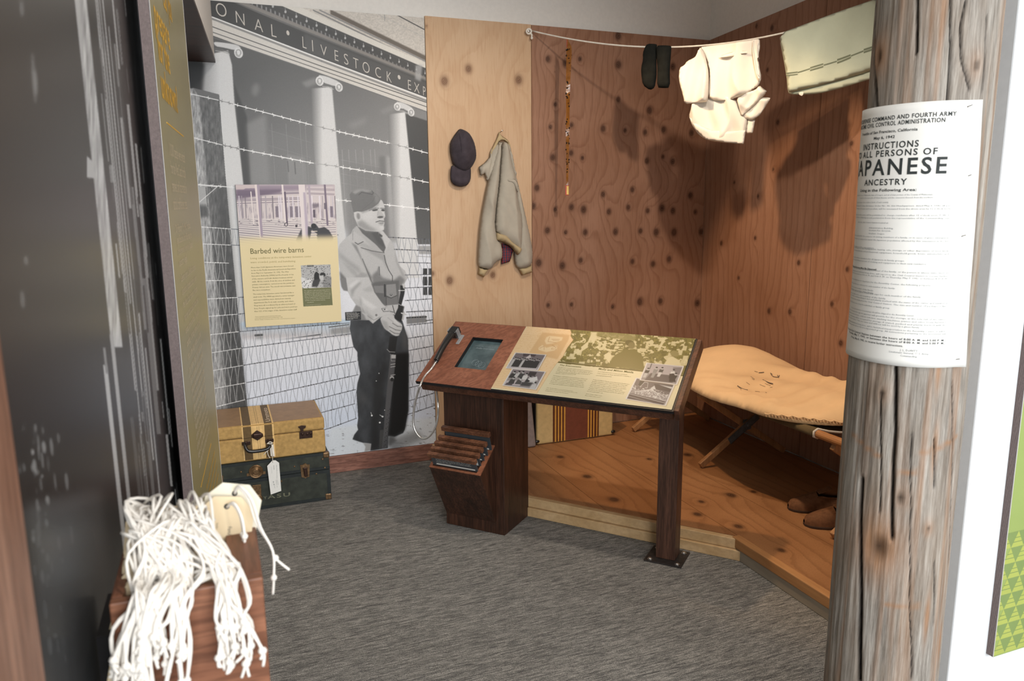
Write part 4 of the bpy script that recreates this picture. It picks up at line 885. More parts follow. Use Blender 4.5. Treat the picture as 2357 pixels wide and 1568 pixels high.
# printed sheet
def paint_kiosk():
    c = Cv(1115, 745, 1615, 955, 3, (228, 218, 182))
    E_ = lambda L: [(1130 + u / 7.84, 740 + v / 7.84) for u, v in L]; R_ = lambda L: [(1340 + u / 7.467, 760 + v / 7.467) for u, v in L]
    paper = E_([(655, 95), (1430, 155), (1450, 200), (1440, 270), (1485, 340), (1380, 480), (1300, 640), (1235, 715), (1180, 770), (1060, 940), (830, 1305), (-20, 1190), (-40, 1160)])
    olive = [(1300, 757), (1615, 777), (1584, 868), (1440, 852), (1280, 834)]
    c.poly(olive, (128, 120, 66)); pal = (216, 206, 166)
    c.tex(olive, .25, .3, .3, 3)
    c.blot([(1305, 768), (1420, 772), (1400, 850), (1283, 836)], pal, .53, .13, .16, 21, .03, .95); c.blot([(1360, 765), (1612, 780), (1590, 820), (1350, 806)], pal, .50, .10, .20, 12, .03, .95); c.blot([(1420, 800), (1605, 806), (1590, 862), (1400, 850)], pal, .55, .09, .13, 8, .03, .9)
    c.poly(R_([(170, 40), (280, 40), (210, 230), (-80, 420), (-60, 330), (100, 200)]), pal, .5); c.poly(R_([(260, 35), (930, 90), (900, 200), (560, 150), (240, 100)]), (150, 142, 92), 1, .8); c.line(R_([(250, 110), (520, 190), (820, 230)]), 1.2, pal); c.line(R_([(220, 180), (480, 300)]), 1.2, pal); c.line(R_([(550, 150), (500, 300)]), 1.4, pal)
    c.poly(R_([(1390, 140), (1440, 150), (1330, 360), (1290, 370)]), pal, .5)
    rs = random.Random(5)
    for i in range(34):                                       # crowd: heads and shoulders
        x, y = rs.uniform(1310, 1590), rs.uniform(782, 845); k = (y - 770) / 60; r = 2.2 + 2.2 * k; col = (112, 104, 52) if rs.random() < .6 else pal
        c.ell(x, y, r * .8, r, (200, 190, 150) if col[0] < 150 else (120, 110, 60), 20, .3, .9); c.poly([(x - r * 1.6, y + r * .9), (x + r * 1.5, y + r), (x + r * .6, y + r * 4.4), (x - r * 2.4, y + r * 4.2)], col, .5, .9)
    c.poly(R_([(430, 640), (520, 480), (620, 400), (740, 340), (900, 330), (990, 410), (1040, 480), (1060, 620), (1100, 700), (760, 650)]), (122, 114, 58), .8); c.ell(*R_([(820, 230)])[0], 11, 7, (108, 100, 54), 15, .6); c.ell(*R_([(850, 270)])[0], 8, 8, (132, 122, 76), 0, .8)
    c.poly(R_([(1400, 600), (1480, 480), (1560, 460), (1680, 530), (1700, 620)]), pal, .8); c.ell(*R_([(1590, 410)])[0], 10, 7, (150, 140, 92), 10, .8); c.poly(R_([(370, 440), (470, 370), (500, 440), (470, 580), (400, 480)]), pal, .6)
    c.line([(1283, 834.5), (1440, 851), (1579, 866.5)], 2.6, (104, 96, 44)); c.line([(1286, 833), (1370, 841)], 1.3, (150, 140, 110))
    c.poly([(1276, 836), (1440, 853), (1581, 868.5), (1560, 955), (1200, 930)], (228, 218, 182)); 
    c.poly(paper, (240, 210, 166), .25); c.line(paper[1:11], .8, (205, 168, 120), .8)
    c.blot(paper, (222, 184, 132), .52, .5, .9, 31, .1, .5)
    for y in range(770, 890, 4): c.line([(1200 - (y - 755) * .6, y), (1262 - (y - 755) * .6, y + 4)], .8, (214, 178, 128), .5)
    c.poly(E_([(930, 205), (1420, 250), (1400, 340), (1200, 690), (690, 570)]), (220, 184, 134), 1, .9); c.poly(E_([(1000, 290), (1060, 265), (1300, 290), (1280, 350), (1120, 400), (1000, 420), (970, 360)]), (240, 214, 172), .8); c.line(E_([(1060, 285), (1030, 370), (1180, 390)]), .8, (190, 150, 104)); c.poly(E_([(860, 480), (930, 430), (1000, 480), (1200, 430), (1190, 520), (1000, 560), (860, 520)]), (240, 214, 172), .8); c.line(E_([(880, 490), (960, 450), (960, 520)]), .8, (190, 150, 104)); c.line(E_([(1100, 330), (1240, 330)]), .9, (180, 140, 96), .8); c.line(E_([(1120, 350), (1230, 352)]), .7, (180, 140, 96), .8)
    c.blot(E_([(1100, 430), (1210, 440), (1180, 530), (1090, 510)]), (190, 150, 104), .5, .8, .8, 3, .05, .8)
    def snap(q, inner, paintf):
        c.poly([(x + 1.2, y + 1.6) for x, y in q], (150, 130, 100), 1, .5); c.poly(q, (224, 222, 222), .2); g = np.mean(q, 0); q2 = [tuple(g + (np.array(p) - g) * inner) for p in q]; c.poly(q2, (150, 145, 146), .2)
        a, b, d = np.array(q2[0]), np.array(q2[1]) - q2[0], np.array(q2[3]) - q2[0]; paintf(lambda u, v: tuple(a + b * u + d * v), q2)
    def group(T, q):
        c.poly([T(0, 0), T(1, 0), T(1, .45), T(0, .4)], (120, 112, 116), .6); c.poly([T(.25, 0), T(.7, 0), T(.68, .18), T(.5, .12), T(.3, .2)], (78, 70, 74), .5); c.poly([T(.4, .3), T(.5, .02), T(.62, .3)], (196, 190, 192), .6); c.poly([T(0, .85), T(1, .85), T(1, 1), T(0, 1)], (196, 192, 194), .8)
        for k in range(11):
            u = .08 + k * .083; col = 188 if k in (0, 4) else 58; c.poly([T(u - .05, .42), T(u + .05, .42), T(u + .055, .9), T(u - .055, .9)], col, .4); c.ell(*T(u, .33 + .03 * (k % 3)), 2, 2.2, 176, 0, .3); c.ell(*T(u, .29 + .03 * (k % 3)), 2, 1.3, 50, 0, .3)
    def table(T, q):
        c.poly([T(0, 0), T(1, 0), T(1, .5), T(0, .5)], (132, 124, 128), .6); c.poly([T(.55, .05), T(.78, .05), T(.78, .3), T(.55, .3)], (66, 60, 62), .4); c.poly([T(0, .72), T(.6, .6), T(.55, .95), T(0, .98)], (190, 184, 188), .6); c.poly([T(.05, .85), T(.25, .82), T(.25, .98), T(.03, .98)], (92, 86, 90), .4)
        for u, v, k in ((.1, .15, 60), (.24, .12, 190), (.36, .1, 70), (.5, .2, 205), (.66, .35, 60), (.8, .35, 205), (.18, .5, 70), (.4, .5, 80), (.92, .7, 195)): c.poly([T(u - .07, v + .1), T(u + .07, v + .1), T(u + .1, v + .38), T(u - .09, v + .38)], k, .5); c.ell(*T(u, v + .04), 2.6, 2.8, 190, 0, .3); c.ell(*T(u, v - .01), 2.6, 1.6, 46, 0, .3)
        c.poly([T(.6, .5), T(.85, .3), T(.95, .55), T(.7, .6)], 214, .6); c.line([T(.4, .6), T(.62, .78), T(.85, .6)], 1.6, 200); c.poly([T(.5, .72), T(.85, .7), T(.8, .95), T(.5, .95)], 72, 1)
    def yard(T, q):
        c.poly([T(0, 0), T(1, 0), T(1, .55), T(0, .6)], (178, 172, 174), .6); c.poly([T(.2, .55), T(.95, .6), T(.9, 1), T(.1, 1)], (96, 90, 92), .8); c.line([T(.12, 0), T(.12, .3)], 2, 90); c.poly([T(.75, .1), T(1, .05), T(1, .5), T(.8, .5)], (130, 124, 126), .6)
        for u, v, h, k, l in ((.08, .3, .55, 60, 190), (.3, .2, .62, 140, 150), (.46, .18, .55, 80, 205), (.8, .25, .5, 215, 60), (.9, .45, .5, 50, 60)): c.poly([T(u - .06, v + .1), T(u + .06, v + .1), T(u + .05, v + h * .55), T(u - .06, v + h * .55)], k, .4); c.poly([T(u - .055, v + h * .5), T(u + .045, v + h * .5), T(u + .02, v + h), T(u - .06, v + h)], l, .4); c.ell(*T(u, v + .04), 2.4, 2.8, 190, 0, .3); c.ell(*T(u, v - .01), 2.5, 1.6, 46, 0, .3)
        c.poly([T(.72, .5), T(.84, .45), T(.98, .95), T(.8, .98)], (56, 50, 52), .6)
    def hall(T, q):
        c.poly([T(0, 0), T(1, 0), T(1, .5), T(0, .5)], (110, 104, 106), .6); c.poly([T(.5, .1), T(1, .05), T(1, .35), T(.6, .32)], (84, 78, 80), .5); c.poly([T(.62, .1), T(1, .1), T(1, .2)], 196, .6); c.poly([T(.1, .02), T(.22, .02), T(.2, .3), T(.12, .3)], 66, .5)
        for k in range(9): c.line([T(.5, .38), T(.1 + .1 * k, .62)], 1.3, 206)
        c.line([T(.18, .36), T(.24, .1), T(.33, .1), T(.38, .34)], 1.2, 190); c.poly([T(.45, .36), T(.53, .18), T(.62, .36)], 206, .4)
        c.blot([T(0, .3), T(1, .4), T(1, .8), T(0, .7)], 216, .5, .35, .6, 9, .05, .9); c.poly([T(0, .72), T(1, .84), T(1, 1), T(0, 1)], (82, 74, 78), .5); c.line([T(0, .76), T(1, .9)], 1.3, 190); c.line([T(0, .88), T(.7, 1)], 1, 170)
    snap(E_([(440, 565), (1005, 605), (850, 890), (265, 850)]), .93, group); snap(E_([(385, 855), (995, 910), (815, 1240), (205, 1160)]), .93, table)
    snap(R_([(925, 822), (1598, 940), (1440, 1308), (742, 1190)]), .93, hall); snap(R_([(1105, 565), (1752, 625), (1632, 945), (985, 865)]), .93, yard)
    return c
kiv = paint_kiosk(); pw = KL - .008 - SP
M_kprint = print_mat('desk_print', kiv, kp(SP, .006), KU, KV, pw, KS - .008, .0009, .60, .35)
prn = sheet('printed_sheet', kp(SP, .006, .0016), KU, KV, pw, KS - .008, .0024, M_kprint, M_black, parent=kio)
mb = MB(); kc = lambda u, v: (1250 + u / 10.25, 830 + v / 10.25)
def kt(st, u0, v0, u1, v1, h, k='s'):
    a, b = kst(*kc(u0, v0)), kst(*kc(u1, v1)); put_text(mb, st, kp(*a, .0016), kp(*b, .0016), KV, h, k, .0004, nrm=KN)
kt('The Evacuazette', 385, 128, 900, 176, .0085, 'b'); kt('Molly and Milton Maeda', 1305, 222, 2130, 308, .0105, 'b')
LN1 = ["Small but resourceful printed newsletter", "kept our spirits alive at the time of", "May 12, 1942. George I. worked 2 of the", "programming worked at the newspaper", "started, I suppose remembering."]
for i, t_ in enumerate(LN1): kt(t_, 360 - i * 17, 172 + i * 36, (1170, 1100, 1170, 1115, 780)[i], 262 + i * 30 - (0, 8, 8, 12, 45)[i] + 6, .0042)
LN2 = ["Newspaper staff fashioned newsletter delivered", "news stories and articles that were newspaper like", "Seattle Tribune and Oregonian. It ran short columns", "up to date on activities and helped them feel the", "events and community center. People could pass the", "messages among Japanese to English twice a week."]
for i, t_ in enumerate(LN2): kt(t_, 238 - i * 18, 372 + i * 37, (1040, 1025, 965, 960, 965, 965)[i], 462 + i * 38 - 4, .0042)
for i, t_ in enumerate(("Left: The Evacuazette printed mimeograph issue,", "Above: Readers at the Portland Assembly Center. Photo of the", "staff gathering: The staff of the Evacuazette.")): kt(t_, 85 - i * 18, 655 + i * 36, (715, 810, 605)[i], (740, 778, 792)[i], .0034)
for i, t_ in enumerate(("A young married couple spent their", "1942 summer at their apartment complex, a", "photographing young.")): kt(t_, 1290 - i * 20, 276 + i * 46, (1985, 2070, 1625)[i], (352, 396, 398)[i], .0045)
for i, t_ in enumerate(("Molly and Milton Maeda were married in Portland at", "Buddhist detention center. They lived at the center with", "Marriage certificate there to get a marriage license from", "detention center so they could live together in separation", "They remember their marriage with pride and", "detention with strong words of gratitude. Their apartment", "was spent among photographs and in the space of", "an uncomfortable cell.")): kt(t_, 1175 - i * 19, 470 + i * 38, (2040, 1990, 1955, 1965, 1865, 1930, 1900, 1415)[i], (580, 610, 645, 690, 720, 768, 802, 788)[i], .0042)
kt('Above: Oregon Nikkei Center', 1010, 802, 1395, 852, .0034); kt('Below: Nikkei Legacy Center', 990, 838, 1360, 890, .0034)
mb.build('lettering', M_olive_ink, parent=prn)
# cabinet, toe, bin
def kz(b): return .71 + b * .2224 / .3589 - .076
C0, C1, CB0, CB1 = .080, .392, .105, .357
def kcab(s0, s1, b0, b1, z0, zf, zb):
    mb = MB(); q = [kf(s0, b0, z0), kf(s1, b0, z0), kf(s1, b1, z0), kf(s0, b1, z0)]; t = [kf(s0, b0, zf), kf(s1, b0, zf), kf(s1, b1, zb), kf(s0, b1, zb)]
    mb.add(q + t, [(3, 2, 1, 0), (4, 5, 6, 7), (0, 1, 5, 4), (1, 2, 6, 5), (2, 3, 7, 6), (3, 0, 4, 7)]); return mb
kcab(C0, C1, CB0, CB1, 0, kz(CB0), kz(CB1)).build('cabinet', M_dark, parent=kio, bevel=.003)
BW = .345; BZF, BZB, BZ0 = .325, .420, .055
mb = MB(); pr = [(CB0 - .001, BZ0), (CB0 - .001, BZB), (CB0 - .135, BZF)]
mb.prism([kf(C0 + .001, b, z) for b, z in pr], KU * (BW - C0)); mb.build('card_bin', M_dark, parent=kio, bevel=.003)
# slotted rim of the bin
mb = MB(); bd = unit(KB * .135 + V3(0, 0, BZB - BZF)); bn = np.cross(KU, bd); bl = .135 / bd.dot(KB)
o_ = kf(C0 + .001, CB0 - .135, BZF)
mb.obox(o_ + bn * .0005, KU * (BW - C0), bd * .010, bn * .004)
for k in range(6):
    f = .010 + k * .0265
    mb.obox(o_ + bd * f + bn * .0005, KU * .012, bd * .0265, bn * .004); mb.obox(o_ + bd * f + KU * (BW - C0 - .022) + bn * .0005, KU * .022, bd * .0265, bn * .004)
mb.build('bin_rim', M_red, parent=kio)
# post, plate, bolts
mb = MB(); q = [kf(1.073, .187, .006), kf(1.156, .187, .006), kf(1.156, .270, .006), kf(1.073, .270, .006)]; t = [kf(1.073, .187, kz(.187) + .010), kf(1.156, .187, kz(.187) + .010), kf(1.156, .270, kz(.270) + .010), kf(1.073, .270, kz(.270) + .010)]
mb.add(q + t, [(3, 2, 1, 0), (4, 5, 6, 7), (0, 1, 5, 4), (1, 2, 6, 5), (2, 3, 7, 6), (3, 0, 4, 7)]); M_post = wood('stained_oak_post', (.035, .016, .010), (.12, .055, .035), 2, 24, 16, .45, .25); mb.build('post', M_post, parent=kio, bevel=.003)
mb = MB(); mb.obox(kf(1.034, .144, .0), KU * .160, KB * .154, V3(0, 0, .006)); pl = mb.build('base_plate', M_iron, parent=kio, bevel=.001)
for s, b in ((1.056, .164), (1.172, .164), (1.172, .278), (1.056, .278)):
    mb = MB(); mb.lathe(kf(s, b, .0058), (0, 0, 1), [(.011, 0), (.011, .0015), (.0085, .0018), (.0085, .004), (.006, .0065), (.0, .0072)], 14); mb.build('bolt', M_steel, parent=pl, smooth=False)
# clear cradle for the handset
M_clear = NT('clear_plastic'); M_clear = M_clear.base((.75, .78, .80), .12, 0, .6); M_clear.node_tree.nodes['Principled BSDF'].inputs['Transmission Weight'].default_value = .75
mb = MB()
for a0, a1, t_ in ((.030, .036, .30), (.0745, .0805, .30)): mb.obox(kp(a0, t_, .001), KU * .006, KV * .026, KN * .044)
mb.obox(kp(.030, t_, .0005), KU * .0505, KV * .026, KN * .003); mb.obox(kp(.081, .262, .0005), KU * .018, KV * .064, KN * .003)
mb.build('cradle', M_clear, parent=kio, bevel=.001)
# ------------------------------------------------------------------ handset with armoured cord
hs = thing('telephone_handset', 'black telephone handset with silver cord lying on the kiosk desk', 'telephone', kp(.055, .23, .002))
pts = [(.050, .128, .016), (.0505, .15, .020), (.051, .18, .026), (.052, .215, .031), (.053, .25, .034), (.054, .285, .034), (.055, .305, .033)]
rad = [(.013, .012), (.0135, .0125), (.0135, .012), (.0145, .012), (.016, .012), (.0185, .0125), (.019, .012)]
mb = MB(); mb.tube([kp(*p) for p in pts], [(b, a) for a, b in rad], 16); mb.build('handle', M_blackp, parent=hs, smooth=False, bevel=.002)
mb = MB(); mb.prism([kp(.034, .292, .006), kp(.077, .292, .006), kp(.080, .338, .006), kp(.036, .340, .006)], KN * .040); mb.build('earpiece', M_blackp, parent=hs, bevel=.006, bseg=3)
mb = MB(); mb.lathe(kp(.050, .131, .012), -KV, [(.0, -.002), (.009, 0), (.009, .008), (.006, .012), (.0, .013)], 12); mb.build('cord_sleeve', M_blackp, parent=hs)
mb = MB(); M_cord = plain('armoured_cord', (.62, .61, .59), .28, .9, .15, 600, .5, .5, 900)
cpx = [(1003, 838), (985, 857), (973, 873)]; cp_ = [kp(.050, .122, .012), kp(*kst(993, 849, .008), .008), kp(*kst(978, 866, .006), .006)]
CPL = KA - KB * .022
for x, y in ((968, 886), (961, 906), (955, 930), (951.5, 956), (951.5, 975), (955, 990), (963, 1003), (973, 1010), (985, 1007), (996, 995), (1004, 978), (1008, 955), (1008, 930)): cp_.append(at_pl(x, y, CPL, KB))
cp_ += [at_pl(1006, 910, CPL + KB * .06, KB), at_pl(1005, 896, CPL + KB * .10, KB)]
def spline(P, n=6):
    P = [np.asarray(p) for p in P]; out = []
    for i in range(len(P) - 1):
        a, b, c, d = P[max(i - 1, 0)], P[i], P[i + 1], P[min(i + 2, len(P) - 1)]
        for k in range(n):
            t = k / n; out.append(.5 * ((2 * b) + (c - a) * t + (2 * a - 5 * b + 4 * c - d) * t * t + (3 * b - a - 3 * c + d) * t ** 3))
    return out + [P[-1]]
mb.tube(spline(cp_, 8), .0048, 10); mb.build('cord', M_cord, parent=hs, smooth=True)
# ------------------------------------------------------------------ five flip cards standing in the bin
M_card = plain('grey_card', (.045, .050, .055), .5, 0, .05); M_cardw = plain('white_print', (.62, .60, .55), .6, 0, .04); M_cardh = wood('card_handle', (.07, .028, .015), (.20, .085, .045), 0, 24, 12, .4, .15)
clab = ['frontmost flip card in the kiosk bin, grey with white lines of print showing', 'second flip card from the front of the kiosk bin, white corner showing', 'middle one of the five wooden-handled flip cards in the kiosk bin', 'fourth flip card from the front of the kiosk bin, pale printed corner', 'rearmost and highest of the wooden-handled flip cards in the kiosk bin']
def flip_card(i):
    p = (.118, .094, .070, .046, .020)[i]; base = kf(C0 + .014, CB0 - p, BZF + (BZB - BZF) * (.135 - p) / .135 + .004)
    dn = unit(V3(0, 0, 1) * .9 - KB * (.40 - .03 * i)); fn = np.cross(KU, dn); hgt = (.050, .052, .054, .056, .078)[i]; wd = .232; sh_ = (0, .006, .014, .024, .034)[i] * .5
    r = thing('flip_card', clab[i], 'card', base + KU * (wd / 2 + sh_), 'flip cards in the kiosk bin')
    a = base + KU * sh_
    mb = MB(); mb.obox(a - dn * .012, KU * wd, dn * (hgt + .012), fn * .004); mb.build('card', M_card, parent=r)
    mb = MB(); mb.obox(a + dn * (hgt - .006) - fn * .008 - KU * .012, KU * (wd + .016), dn * .021, fn * .020); mb.build('handle', M_cardh, parent=r, bevel=.002)
    mb = MB(); f = -fn if np.dot(fn, KB) > 0 else fn
    q = a + (fn * .004 if np.dot(fn, KB) < 0 else 0 * fn) + f * .0006
    mb.add([q + KU * .016 + dn * .002, q + KU * (wd - .012) + dn * .002, q + KU * (wd - .012) + dn * .009, q + KU * .024 + dn * .009] if i != 1 else [q + KU * (wd - .05) + dn * .002, q + KU * (wd - .012) + dn * .002, q + KU * (wd - .012) + dn * .03, q + KU * (wd - .05) + dn * .03], [(0, 1, 2, 3)])
    if i == 0:
        for k, tx in enumerate(('What would you take with you', 'if you could only bring what you could', 'carry? Lift the card to see what families', 'packed for the unknown')): put_text(mb, tx, q + KU * .022 + dn * (.036 - k * .0072), q + KU * (.205, .2, .205, .1)[k] + dn * (.036 - k * .0072), dn, .0036, 's', .0003, nrm=f)
    mb.build('print', M_cardw, parent=r)
for i in range(5): flip_card(i)
# ------------------------------------------------------------------ trunk and suitcase against the mural
M_tweed = fabric('tan_tweed', srgb(176, 142, 88), .16, .7, 700, 60, .3); M_tweedrefl = fabric('tan_tweed_reflection', srgb(150, 116, 80), .12, .42, 700, 30, .15)  # second tweed is browner: the lid's reflection put into its colour
M_strap = fabric('brown_stripe', srgb(104, 84, 56), .12, .7, 700, 60, .3); M_cream = fabric('cream_stripe', srgb(226, 188, 128), .08, .7, 700, 60, .2)
M_bind = plain('leather_binding', srgb(150, 104, 58), .5, 0, .2, 60)
def xf(x, y, Y=3.773): return at_y(x, y, Y)
sx0, sx1, sy0, sy1, sz0, sz1 = -.228, .447, 3.772, 4.150, .2565, .440
su = thing('suitcase', 'tan tweed suitcase with brown stripes lying on top of the dark green trunk', 'suitcase', (.11, 3.96, sz0))
zs = xf(590, 1000)[2]; zseam = .376
mb = MB(); mb.box(sx0, sx1, sy0, sy1, sz0, zseam - .0008); mb.build('lower_shell', M_tweed, parent=su, bevel=.009, bseg=3)
mb = MB(); mb.box(sx0, sx1, sy0, sy1, zseam + .0008, sz1); lid = mb.build('lid', M_tweed, parent=su, bevel=.011, bseg=3)
mb = MB(); mb.box(sx0 + .012, sx1 - .012, sy0 + .012, sy1 - .012, sz1 - .002, sz1 + .0006); mb.build('lid_reflection_tint', M_tweedrefl, parent=lid)  # thin sheet on the lid carrying the painted reflection tone
stripes = [(554, 556.5, 1), (557, 575.5, 0), (576, 579.5, 1), (580, 602.5, 1), (603, 606, 1), (607, 624, 0), (624.5, 628, 1)]
mbs = [MB(), MB()]
for a, b, k in stripes:
    x0, x1 = xf(a, 960)[0], xf(b, 957)[0]; d = (0 if k == 0 else .0002)
    mbs[k].box(x0, x1, sy0 - .0008 - d, sy0 + .01, sz0 + .008, zseam - .001); mbs[k].box(x0, x1, sy0 - .0008 - d, sy0 + .01, zseam + .001, sz1 - .009)
    mbs[k].box(x0, x1, sy0 + .009, sy1 - .012, sz1 - .003, sz1 + .0012 + d)
    mbs[k].add([(x0, sy0 - .0008 - d, sz1 - .009), (x1, sy0 - .0008 - d, sz1 - .009), (x1, sy0 + .009, sz1 + .0012 + d), (x0, sy0 + .009, sz1 + .0012 + d)], [(0, 1, 2, 3)])
mbs[0].build('brown_stripes', M_strap, parent=su); mbs[1].build('cream_stripes', M_cream, parent=su)
mb = MB(); x_ = (xf(580, 960)[0] + xf(602, 957)[0]) / 2
for dx in (-.004, .005): mb.box(x_ + dx, x_ + dx + .0012, sy0 - .0013, sy0, sz0 + .01, sz1 - .01); mb.box(x_ + dx, x_ + dx + .0012, sy0 + .01, sy1 - .012, sz1, sz1 + .0017)
mb.build('stripe_lines', M_strap, parent=su)
# script lettering along the right-hand stripe of the lid
mb = MB(); M_chalk = plain('chalk_letters', srgb(212, 190, 164), .8); xm = (xf(607, 957)[0] + xf(624, 955)[0]) / 2
put_text(mb, 'Uramoto', (xm + .013, sy0 + .022, sz1 + .0018), (xm + .013, sy0 + .30, sz1 + .0018), V3(-1, 0, 0), .022, 'b', .0005, nrm=V3(0, 0, 1)); mb.build('lettering', M_chalk, parent=lid)
kk = lambda u, v: (480 + u / 5.6, 900 + v / 5.6)
def fp(u, v, Y=sy0): return at_y(*kk(u, v), Y)
M_bronze = plain('bronze_lock', (.055, .030, .022), .35, .7, .3, 80, .2, .5, 300)
# centre clasp
mb = MB(); hexa = [fp(u, v, sy0 - .001) for u, v in ((555, 560), (625, 503), (700, 550), (705, 585), (632, 638), (555, 600))]; mb.prism(hexa, V3(0, -.006, 0)); cl = mb.build('clasp', M_bronze, parent=su, bevel=.002)
mb = MB(); q = [fp(u, v) for u, v in ((570, 545), (690, 532), (696, 585), (572, 600))]; mb.prism([p + V3(0, -.0068, 0) for p in q], V3(0, -.011, 0)); mb.build('clasp_lever', M_bronze, parent=cl, bevel=.005, bseg=3)
# handle with two mounts
pts = [fp(u, v, sy0 - dy) for u, v, dy in ((465, 672, .006), (468, 705, .018), (490, 752, .026), (530, 780, .028), (620, 778, .028), (720, 760, .028), (775, 735, .026), (798, 690, .018), (796, 645, .006))]
mb = MB(); mb.tube(spline(pts, 4), [.0075] * 6 + [.009] * 22 + [.0075] * 5, 12); hd = mb.build('handle', M_blackp, parent=su, smooth=True)
for u, v in ((485, 675), (785, 640)):
    mb = MB(); c_ = fp(u, v, sy0 - .0012); mb.obox(c_ + V3(-.020, 0, -.009), V3(.040, 0, 0), V3(0, -.004, 0), V3(0, 0, .018)); mb.obox(c_ + V3(-.008, -.004, -.010), V3(.016, 0, 0), V3(0, -.008, 0), V3(0, 0, .020)); mb.build('handle_mount', M_bronze, parent=su, bevel=.002)
# right-hand latch (and its mate near the left end)
for dx in (0, -.45):
    mb = MB(); q = [fp(u, v, sy0 - .001) + V3(dx, 0, 0) for u, v in ((1170, 530), (1338, 512), (1340, 600), (1172, 618))]; mb.prism(q, V3(0, -.004, 0)); la = mb.build('latch', M_bronze, parent=su, bevel=.001)
    mb = MB(); q = [fp(u, v, sy0 - .0052) + V3(dx, 0, 0) for u, v in ((1150, 460), (1200, 443), (1255, 446), (1250, 474), (1222, 490), (1224, 520), (1185, 524), (1182, 492))]; mb.prism(q, V3(0, -.005, 0)); mb.build('hasp', M_bronze, parent=la, bevel=.0015)
    for u, v in ((1210, 560), (1272, 556), (1318, 548)):
        mb = MB(); mb.lathe(fp(u, v, sy0 - .0052) + V3(dx, 0, 0), (0, -1, 0), [(.006, 0), (.006, .002), (.003, .004), (0, .0042)], 12); mb.build('stud', M_bronze, parent=la)
# trunk
M_trunk = plain('trunk_fibre', (.030, .034, .026), .55, 0, .35, 25, .2, .3, 250); M_band = plain('trunk_band', (.012, .016, .016), .5, 0, .3, 40)
tx0, tx1, ty0, ty1, tz1 = -.245, .460, 3.770, 4.150, .2555
tr = thing('steamer_trunk', 'dark green footlocker with brass locks on the carpet below the tan suitcase', 'trunk', (.11, 3.96, 0))
zt = .165
mb = MB(); mb.box(tx0, tx1, ty0, ty1, 0.001, zt - .001); mb.build('body', M_trunk, parent=tr, bevel=.003)
mb = MB(); mb.box(tx0, tx1, ty0, ty1, zt + .001, tz1); tl = mb.build('lid', M_trunk, parent=tr, bevel=.003)
mb = MB(); mb.box(tx0, tx1 + .001, ty0 - .0015, ty0 + .01, zt - .018, zt - .0015); mb.box(tx0, tx1 + .001, ty0 - .0015, ty0 + .01, zt + .0015, zt + .016); mb.box(tx0, tx1 + .0015, ty0 - .0015, ty0 + .01, .0015, .018); mb.box(tx1 - .016, tx1 + .0015, ty0 - .0012, ty0 + .012, .02, zt - .02); mb.box(tx0, tx1 + .001, ty0 - .0012, ty0 + .012, tz1 - .014, tz1 - .001); mb.build('binding', M_band, parent=tr)
c_ = fp(612, 1040, ty0 - .0016); mb = MB(); mb.lathe(c_, (0, -1, 0), [(.034, 0), (.034, .003), (.031, .005), (.028, .004), (.026, .006), (.023, .0055), (.019, .0085), (.0165, .0075), (.013, .010), (0, .0105)], 28); mb.obox(c_ + V3(-.044, 0, -.018), V3(.088, 0, 0), V3(0, -.002, 0), V3(0, 0, .014)); mb.build('lock', M_brass, parent=tr)
mb = MB(); q = [fp(u, v, ty0 - .002) for u, v in ((562, 1215), (675, 1203), (682, 1345), (572, 1355))]; mb.prism(q, V3(0, -.005, 0)); c_ = fp(635, 1392, ty0 - .002); mb.lathe(c_, (0, -1, 0), [(.0235, 0), (.0235, .005), (.020, .007), (.0165, .0065), (.013, .009), (0, .0095)], 24); mb.build('hasp', M_brass, parent=tr, bevel=.001)
for dx in (0, -.41):
    mb = MB(); q = [fp(u, v, ty0 - .002) + V3(dx, 0, 0) for u, v in ((1180, 955), (1210, 952), (1245, 930), (1275, 948), (1302, 945), (1300, 1105), (1265, 1112), (1250, 1128), (1230, 1116), (1200, 1112))]; mb.prism(q, V3(0, -.003, 0)); lt = mb.build('latch', M_brass, parent=tr)
    mb = MB(); q = [fp(u, v, ty0 - .0052) + V3(dx, 0, 0) for u, v in ((1215, 985), (1270, 980), (1278, 1100), (1238, 1105))]; mb.prism(q, V3(0, -.010, 0)); mb.build('catch', M_bronze, parent=lt, bevel=.003)
for (x, z0, z1) in ((tx1, tz1 - .030, tz1), (tx1, .0, .034), (tx0, tz1 - .030, tz1), (tx0, 0, .034)):
    s_ = 1 if x > 0 else -1
    mb = MB(); mb.obox(V3(x - s_ * .030, ty0 - .003, z0 + .0005), V3(s_ * .033, 0, 0), V3(0, .030, 0), V3(0, 0, z1 - z0)); mb.build('corner_cap', M_brass, parent=tr, bevel=.006, bseg=3)
mb = MB(); rs = random.Random(2)
for u, v in ((1470, 880), (1500, 990), (940, 1165), (420, 1045), (1108, 975), (1390, 1070)): mb.lathe(fp(u, v, ty0 - .0015), (0, -1, 0), [(.005, 0), (.004, .002), (0, .0025)], 10)
mb.build('rivets', M_brass, parent=tr)
mb = MB(); M_stencil = plain('stencil_paint', srgb(112, 112, 92), .8, 0, .25, 120)
p0, p1 = fp(765, 1392, ty0), fp(1060, 1352, ty0); put_text(mb, 'ASU', p0, p1, (0, 0, 1), .019, 'b', .0006, nrm=V3(0, -1, 0), space=.12); p0, p1 = fp(712, 1398, ty0), fp(752, 1392, ty0); put_text(mb, 'Y', p0, p1, (0, 0, 1), .015, 'b', .0006, nrm=V3(0, -1, 0)); mb.build('lettering', M_stencil, parent=tr)
